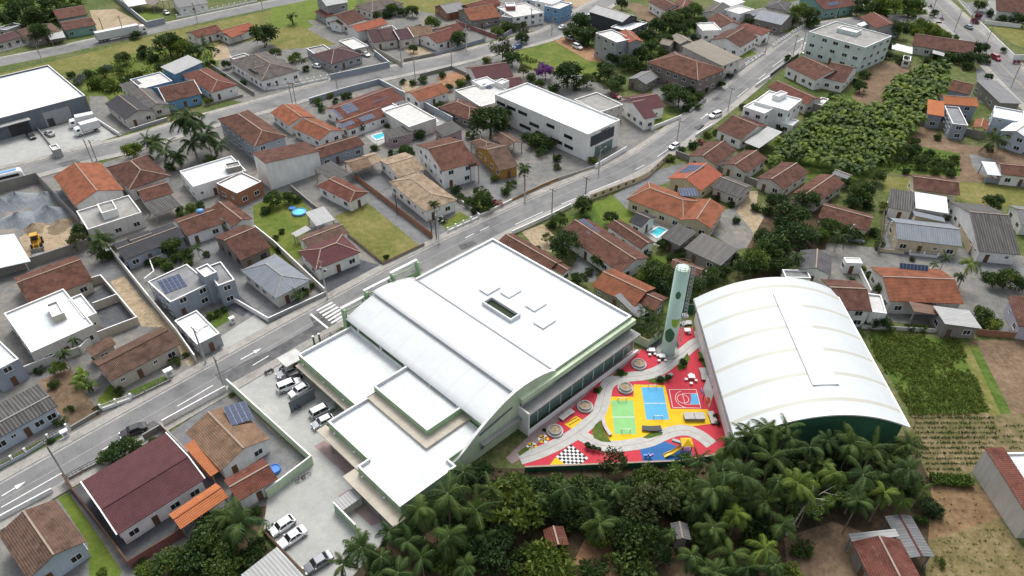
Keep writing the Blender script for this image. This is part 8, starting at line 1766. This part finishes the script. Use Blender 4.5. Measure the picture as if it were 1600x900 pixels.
lp('body', 'loader_yellow', lambda m: (loft(m, [(-2.6, [(-.85, .8), (.85, .8), (.8, 1.8), (-.8, 1.8)]), (-.6, [(-.9, .8), (.9, .8), (.85, 2.0), (-.85, 2.0)]), (.2, [(-.7, .8), (.7, .8), (.6, 1.5), (-.6, 1.5)]), (1.4, [(-.6, .7), (.6, .7), (.45, 1.3), (-.45, 1.3)])])))
cbn = lp('cab', 'loader_yellow', lambda m: (m.box((-.35, 0, 3.15), (1, 0, 0), (0, 1, 0), (0, 0, 1), .8, .8, .08), *[m.bar((x, y, 1.9), (x * .9 - .03, y * .92, 3.1), .1) for x in (-1.0, .3) for y in (-.7, .7)])); lp('window_glass', 'glass', lambda m: m.box((-.35, 0, 2.5), (1, 0, 0), (0, 1, 0), (0, 0, 1), .6, .64, .55), cbn)
for s in (-1, 1): lp('lift_arm', 'loader_yellow', lambda m, s=s: (m.bar((.3, s * .5, 1.6), (2.0, s * .55, 1.4), .16, .3), m.bar((2.0, s * .55, 1.4), (2.9, s * .55, .5), .16, .26)))
lp('bucket', 'metal_grey', lambda m: (m.face([(2.7, -1.3, .1), (3.9, -1.3, .12), (3.9, 1.3, .12), (2.7, 1.3, .1)]), m.face([(2.7, -1.3, .1), (2.7, 1.3, .1), (2.6, 1.3, 1.1), (2.6, -1.3, 1.1)]), m.face([(2.7, -1.3, .1), (2.6, -1.3, 1.1), (3.9, -1.3, .12)]), m.face([(2.7, 1.3, .1), (3.9, 1.3, .12), (2.6, 1.3, 1.1)]), m.box((2.62, 0, .6), (0, 1, 0), (1, 0, 0), (0, 0, 1), 1.3, .05, .5)))
wheel_parts(o, [(x, s * .95) for x in (1.3, -1.6) for s in (-1, 1)], .72, .5)
# motorcycles, bicycles, riders
def moto(x, y, yaw, colr, label, group=None):
    c = P(x, y); o = empty('motorcycle', (c.x, c.y, .03), R(yaw)); tag(o, label, 'motorcycle', group); w = wm(o)
    def mp(name, mat, fn, par=None): mb = MB(); fn(mb); return link(name, mb.mesh(name, mat), par or o, w)
    for x_ in (-.65, .65):
        wo = mp('wheel', 'tyre', lambda m, x_=x_: m.tube([(x_, -.06, .3), (x_, .06, .3)], .3, 14)); mp('rim', 'rim', lambda m, x_=x_: m.tube([(x_, -.07, .3), (x_, .07, .3)], .19, 10, smooth=False), wo)
    mp('frame', 'metal_dark', lambda m: (m.bar((-.65, 0, .3), (0, 0, .35), .12, .16), m.bar((0, 0, .35), (.45, 0, .7), .14, .2), m.bar((.65, 0, .3), (.42, 0, .95), .07), m.box((0, 0, .42), (1, 0, 0), (0, 1, 0), (0, 0, 1), .25, .13, .16)))
    mp('fuel_tank', paint(colr), lambda m: loft(m, [(-.05, [(-.1, .65), (.1, .65), (.09, .8), (-.09, .8)]), (.22, [(-.15, .65), (.15, .65), (.13, .88), (-.13, .88)]), (.42, [(-.1, .68), (.1, .68), (.08, .85), (-.08, .85)])])); mp('seat', 'trim_dark', lambda m: loft(m, [(-.8, [(-.08, .74), (.08, .74), (.07, .84), (-.07, .84)]), (-.4, [(-.14, .68), (.14, .68), (.13, .8), (-.13, .8)]), (-.04, [(-.1, .68), (.1, .68), (.08, .77), (-.08, .77)])])); mp('handlebar', 'metal_dark', lambda m: (m.bar((.4, -.34, 1.0), (.4, .34, 1.0), .05), m.box((.52, 0, .9), (1, 0, 0), (0, 1, 0), (0, 0, 1), .08, .09, .09)))
    return o
MG = 'motorcycles parked at the school'
moto(456, 563, -20, 'red', 'red motorcycle, front one of the pair beside the gate lodge', MG); moto(463, 559, -20, 'wine', 'dark red motorcycle tight against the school wall by the gate lodge', MG); moto(442, 577, 60, 'black', 'black motorcycle beside the silver parked car', MG); moto(447, 574, 60, 'grey', 'grey motorcycle between the black one and the gate lodge pair', MG); moto(421, 583, 35, 'black', 'lone motorcycle standing out on the pale car park', MG); moto(463, 641, 15, 'blue', 'dark blue motorcycle in front of the partition wall', MG)
m1 = moto(1453, 12, -50, 'black', 'black ridden motorcycle at the top of the east road'); m2 = moto(1471, 31, 130, 'red', 'red ridden motorcycle at the mouth of the main street on east road')
def rider(x, y, yaw, shirt, label):
    """seated figure: one continuous skinned body, head, helmet as hair-like child"""
    c = P(x, y); V = [(-.15, 0, .82), (-.08, 0, 1.1), (.02, 0, 1.34), (.06, 0, 1.46), (.1, 0, 1.62)] + [(.05, s * .2, 1.32) for s in (-1, 1)] + [(.2, s * .28, 1.12) for s in (-1, 1)] + [(.38, s * .3, 1.02) for s in (-1, 1)] + [(.22, s * .2, .8) for s in (-1, 1)] + [(.12, s * .24, .36) for s in (-1, 1)] + [(.26, s * .24, .3) for s in (-1, 1)] + [(-.12, s * .1, .8) for s in (-1, 1)]
    E = [(0, 1), (1, 2), (2, 3), (3, 4), (2, 5), (2, 6), (5, 7), (6, 8), (7, 9), (8, 10), (0, 17), (0, 18), (17, 11), (18, 12), (11, 13), (12, 14), (13, 15), (14, 16)]
    rad = [.16, .16, .15, .07, .1, .08, .08, .05, .05, .04, .04, .085, .085, .055, .055, .045, .045, .1, .1]
    me = bpy.data.meshes.new('person'); me.from_pydata(V, E, []); ob = bpy.data.objects.new('person', me); col.objects.link(ob); ob.location = (c.x, c.y, .05); ob.rotation_euler = (0, 0, R(yaw)); me.materials.append(M[shirt])
    sk = ob.modifiers.new('skin', 'SKIN'); sv = me.skin_vertices[0].data
    for i, r in enumerate(rad): sv[i].radius = (r, r)
    sv[0].use_root = True; ob.modifiers.new('sub', 'SUBSURF').levels = 1; tag(ob, label, 'person'); w = wm(ob)
    mb = MB(); mb.lathe((.1, 0, 1.5), [(.09, 0), (.145, .08), (.15, .16), (.11, .26), (.01, .3)], 12); link('helmet', mb.mesh('helmet', 'trim_dark'), ob, w); mb = MB(); mb.box((.24, 0, 1.62), (1, 0, 0), (0, 1, 0), (0, 0, 1), .02, .09, .05); link('visor', mb.mesh('visor', 'glass'), ob, w)
rider(1453, 12, -50, 'trim_dark', 'person in dark clothes and helmet riding the black motorcycle at the top'); rider(1471, 31, 130, 'wall_pink', 'person in a pinkish top and dark helmet riding on the east road')
def bicycle(x, y, yaw, label):
    c = P(x, y); o = empty('bicycle', (c.x, c.y, .03), R(yaw)); tag(o, label, 'bicycle', 'bicycles by the green wall'); w = wm(o)
    for x_ in (-.52, .52):
        mb = MB()
        for k in range(16): a0, a1 = k * math.pi / 8, (k + 1) * math.pi / 8; mb.bar((x_ + .33 * math.cos(a0), 0, .33 + .33 * math.sin(a0)), (x_ + .33 * math.cos(a1), 0, .33 + .33 * math.sin(a1)), .05)
        for k in range(6): a0 = k * math.pi / 3; mb.bar((x_, 0, .33), (x_ + .33 * math.cos(a0), 0, .33 + .33 * math.sin(a0)), .012)
        link('wheel', mb.mesh('wheel', 'tyre'), o, w)
    mb = MB(); [mb.bar(a, b_, .04) for a, b_ in (((-.52, 0, .33), (-.1, 0, .33)), ((-.1, 0, .33), (-.2, 0, .85)), ((-.52, 0, .33), (-.18, 0, .75)), ((-.18, 0, .75), (.38, 0, .8)), ((-.1, 0, .33), (.38, 0, .75)), ((.52, 0, .33), (.36, 0, .95)))]; link('frame', mb.mesh('frame', 'metal_dark'), o, w)
    mb = MB(); mb.box((-.22, 0, .9), (1, 0, 0), (0, 1, 0), (0, 0, 1), .13, .07, .03); link('saddle', mb.mesh('saddle', 'trim_dark'), o, w); mb = MB(); mb.bar((.36, -.28, .98), (.36, .28, .98), .04); link('handlebar', mb.mesh('handlebar', 'metal_dark'), o, w)
bicycle(470, 751, 35, 'bicycle leaning by the green wall, left one of two'); bicycle(479, 745, 35, 'bicycle leaning by the green wall, right one of two')
# ------------------------------------------------------------------ utility poles and street lamps
def pole(x, y, h, yaw=40, lamp=False, mat='concrete', tall=False):
    c = P(x, y); o = empty('utility_pole' if not lamp else 'street_lamp', tuple(c), R(yaw)); tag(o, unique('pale concrete street lamp pole' if lamp else ('slim dark pole' if mat == 'metal_dark' else 'grey concrete utility pole'), x, y), 'street lamp' if lamp else 'pole', 'utility poles along the streets'); w = wm(o)
    mb = MB(); mb.tube([(0, 0, 0), (0, 0, h)], [.19 if mat == 'concrete' or lamp else .14, .11], 8); link('pole', mb.mesh('pole', mat), o, w)
    if mat != 'metal_dark' or True:
        mb = MB(); mb.bar((0, -1.0, h - .5), (0, 1.0, h - .5), .1, .12); ca_ = link('crossarm', mb.mesh('crossarm', 'timber'), o, w)
        for y_ in (-.9, 0, .9): mb = MB(); mb.lathe((0, y_, h - .44), [(.05, 0), (.08, .08), (.05, .2), (.01, .24)], 8); link('insulator', mb.mesh('insulator', 'trim_brown'), ca_, w)
    mb = MB(); mb.tube([(0, 0, h - 1.6), (1.0, 0, h - 1.1), (2.0, 0, h - .95)], .045, 6); la = link('lamp_arm', mb.mesh('lamp_arm', 'metal_grey'), o, w); mb = MB(); mb.box((2.2, 0, h - .95), (1, 0, 0), (0, 1, 0), (0, 0, 1), .34, .13, .06); link('lamp_head', mb.mesh('lamp_head', 'trim_grey'), la, w)
    if h > 9.5: mb = MB(); mb.lathe((-.35, 0, h - 2.6), [(.26, 0), (.28, .1), (.28, .8), (.2, .86), (.01, .88)], 12); link('transformer', mb.mesh('transformer', 'metal_grey'), o, w)
for x, y, h, l_ in ((512, 467, 10, 1), (686, 381, 9.6, 1), (729, 80, 10, 1), (1400, 25, 10, 1)): pole(x, y, h, -50, True, 'concrete_pale')
for x, y, h in ((66, 95, 8), (196, 59, 8.5), (309, 36, 8), (411, 17, 8), (528, 145, 8), (649, 125, 8.5), (706, 105, 8), (628, 104, 8), (457, 163, 7.5), (463, 164, 7.5), (755, 63, 7), (758, 64, 7), (830, 46, 8.5), (862, 55, 7.5), (1057, 224, 7.5), (1137, 174, 8), (1195, 85, 8), (1239, 86, 7.5), (1253, 78, 7.5), (1305, 31, 8), (1491, 49, 8.5), (1457, 17, 8.5), (1540, 71, 8), (1579, 137, 8.5), (820, 317, 8.5), (862, 338, 8), (915, 303, 5), (935, 273, 8.5), (147, 259, 8), (155, 260, 8), (322, 568, 9), (351, 606, 8), (105, 749, 9), (1372, 392, 8), (1317, 388, 6.5), (621, 335, 6), (675, 371, 5), (682, 373, 5), (163, 52, 6)): pole(x, y, h, 45 if x < 1400 else 210, False, 'metal_dark' if h < 7.1 else 'concrete')
# ------------------------------------------------------------------ pools, boxes, gravel heaps, small things
def pool(px, label, z=.13):
    q = [P(*p) for p in px]; c = sum(q, Vector()) / 4; o = empty('swimming_pool', tuple(c)); tag(o, label, 'swimming pool')
    a = sum(q[i].x * q[(i + 1) % 4].y - q[(i + 1) % 4].x * q[i].y for i in range(4)); q = q if a > 0 else q[::-1]
    mb = MB(); mb.face([(p.x, p.y, z) for p in q]); mb.build('water', 'pool_water', o); mb = MB()
    for i in range(4): mb.bar(q[i] + Vector((0, 0, .1)), q[(i + 1) % 4] + Vector((0, 0, .1)), .4, .2)
    mb.build('pool_edge', 'trim_white', o)
pool([(580, 213), (604, 206), (612, 212), (588, 220)], 'small turquoise pool on the white deck before the solar house'); pool([(668, 192), (680, 186), (685, 190), (672, 197)], 'narrow turquoise pool behind the pale flat roofed hall'); pool([(1013, 364), (1029, 354.5), (1043, 360), (1027, 373)], 'bright blue pool beside the black roofed pool house')
def roundpool(x, y, r, label, mat='tank_blue'):
    c = P(x, y); Rm = r * depth(c) / FOC; o = empty('paddling_pool', tuple(c)); tag(o, label, 'paddling pool'); mb = MB(); mb.lathe(tuple(c), [(Rm, 0), (Rm * 1.05, .3), (Rm, .55), (Rm * .9, .6), (Rm * .88, .4)], 24); mb.build('pool_ring', mat, o); mb = MB(); mb.face([(c.x + Rm * .9 * math.cos(k * math.pi / 12), c.y + Rm * .9 * math.sin(k * math.pi / 12), .42) for k in range(24)]); mb.build('water', 'pool_water' if r > 9.5 else 'plastic_blue', o)
roundpool(468, 333, 11, 'large round inflatable pool on the green lawn'); roundpool(457, 327, 5, 'small blue inflatable pool behind the large inflatable one'); roundpool(430, 735, 9, 'round deep blue pool between the brown garage and green wall', 'plastic_blue')
def heap(x, y, r, h, mat, label, seed):
    c = P(x, y); Rm = r * depth(c) / FOC; rr = random.Random(seed); mb = MB(); n_, m_ = 22, 8; ph = [rr.uniform(0, 6) for _ in range(4)]
    def pt(i, j):
        a = 2 * math.pi * i / n_; t = j / m_; k = 1 + .18 * math.sin(2 * a + ph[0]) + .1 * math.sin(3 * a + ph[1]) + .06 * math.sin(7 * a + ph[2]); z = h * max(0, (1 - t)) ** 1.15 * (1 + .12 * math.sin(4 * a + ph[3] + 5 * t)); return Vector((c.x + Rm * t * k * math.cos(a), c.y + Rm * t * k * math.sin(a), z + .012))
    for j in range(m_):
        for i in range(n_):
            q = [pt(i, j), pt(i, j + 1), pt(i + 1, j + 1), pt(i + 1, j)]
            if j == 0: q = q[1:] if False else [q[0], q[1], q[2]]
            mb.face(q, smooth=True)
    o = mb.build('gravel_heap', mat); tag(o, label, 'heap', 'heaps in the gravel yard')
heap(28, 316, 30, 3.0, 'pile_grey', 'big grey gravel heap against the back wall, left one', 1); heap(72, 312, 24, 2.4, 'pile_grey', 'grey gravel heap beside the side wall, behind the others', 2); heap(30, 345, 30, 2.4, 'pile_grey', 'grey gravel heap in the left middle of the yard', 3); heap(78, 336, 28, 2.8, 'pile_grey', 'bluish gravel heap in the centre of the yard', 4); heap(54, 358, 17, 1.7, 'pile_tan', 'tan sand heap just behind the yellow loader', 5); heap(94, 354, 20, 1.8, 'pile_tan', 'tan sand heap next to the side wall of the yard', 6); heap(4, 322, 24, 2.6, 'pile_grey', 'grey gravel heap cut by the left picture edge', 7)
c = P(10, 398); o = empty('yard_shed_roof', tuple(c)); tag(o, 'large pale metal shed roof at the left edge below the gravel yard', 'shed'); mb = MB(); q = [P(-60, 375, 3.2), P(22, 365, 3.2), P(48, 408, 3.0), P(-60, 432, 3.0)]; slab(mb, q[::-1]); mb.build('roof', 'sheet_white', o)
for x, y in ((40, 412), (20, 372)): mb = MB(); p = P(x, y, 3); mb.bar((p.x, p.y, 0), (p.x, p.y, 2.9), .2); mb.build('post', 'metal_grey', o)
def kiosk(x, y, w, d, h, label, mat='trim_white', cat='meter box'):
    c = P(x, y); o = empty('meter_box', tuple(c), math.atan2(E1.y, E1.x)); tag(o, label, cat); ww = wm(o); mb = MB(); mb.box((0, 0, h / 2), (1, 0, 0), (0, 1, 0), (0, 0, 1), w / 2, d / 2, h / 2); link('cabinet', mb.mesh('cabinet', mat), o, ww); mb = MB(); mb.box((0, 0, h + .05), (1, 0, 0), (0, 1, 0), (0, 0, 1), w / 2 + .1, d / 2 + .1, .05); link('lid', mb.mesh('lid', 'trim_white'), o, ww); mb = MB(); mb.box((0, -d / 2 - .01, h * .6), (1, 0, 0), (0, 1, 0), (0, 0, 1), w * .3, .015, h * .22); link('meter_door', mb.mesh('meter_door', 'metal_grey'), o, ww)
kiosk(266, 588, 1.4, .8, 1.7, 'white meter box with cap at the street fence of the farmhouse'); kiosk(364, 504, .9, .7, 1.3, 'white meter box beside the small hedge at the modern house'); kiosk(104, 682, 1.0, .7, 1.4, 'white meter box at the end of the pale blue fence'); kiosk(172, 385 + 12, .8, .6, 1.2, 'pale meter box near the coco palm')
# bin store roof, gate posts
c = P(546, 792); o = empty('bin_store', tuple(c), math.atan2(E1.y, E1.x)); tag(o, 'small grey roofed bin store inside the green enclosure by the canopy', 'bin store'); w = wm(o); mb = MB(); mb.box((0, 0, 1.9), (1, 0, 0), (0, 1, 0), (0, 0, 1), 2.0, 1.2, .08); link('roof', mb.mesh('roof', 'sheet_pale'), o, w); mb = MB(); mb.box((0, 0, .9), (1, 0, 0), (0, 1, 0), (0, 0, 1), 1.8, 1.0, .9); link('wall', mb.mesh('wall', 'wall_offwhite'), o, w)
for x, y, k in ((501, 536, 'right'), (492, 540, 'left')):
    c = P(x, y); o = empty('gate_post', tuple(c)); tag(o, 'dark green gate post at the school street entrance, %s one' % k, 'gate post', 'school gate posts'); mb = MB(); mb.bar(c, c + Vector((0, 0, 2.4)), .3); mb.build('post', 'wall_darkgreen', o); mb = MB(); mb.box(c + Vector((0, 0, 2.45)), (1, 0, 0), (0, 1, 0), (0, 0, 1), .2, .2, .05); mb.build('cap', 'trim_white', o)
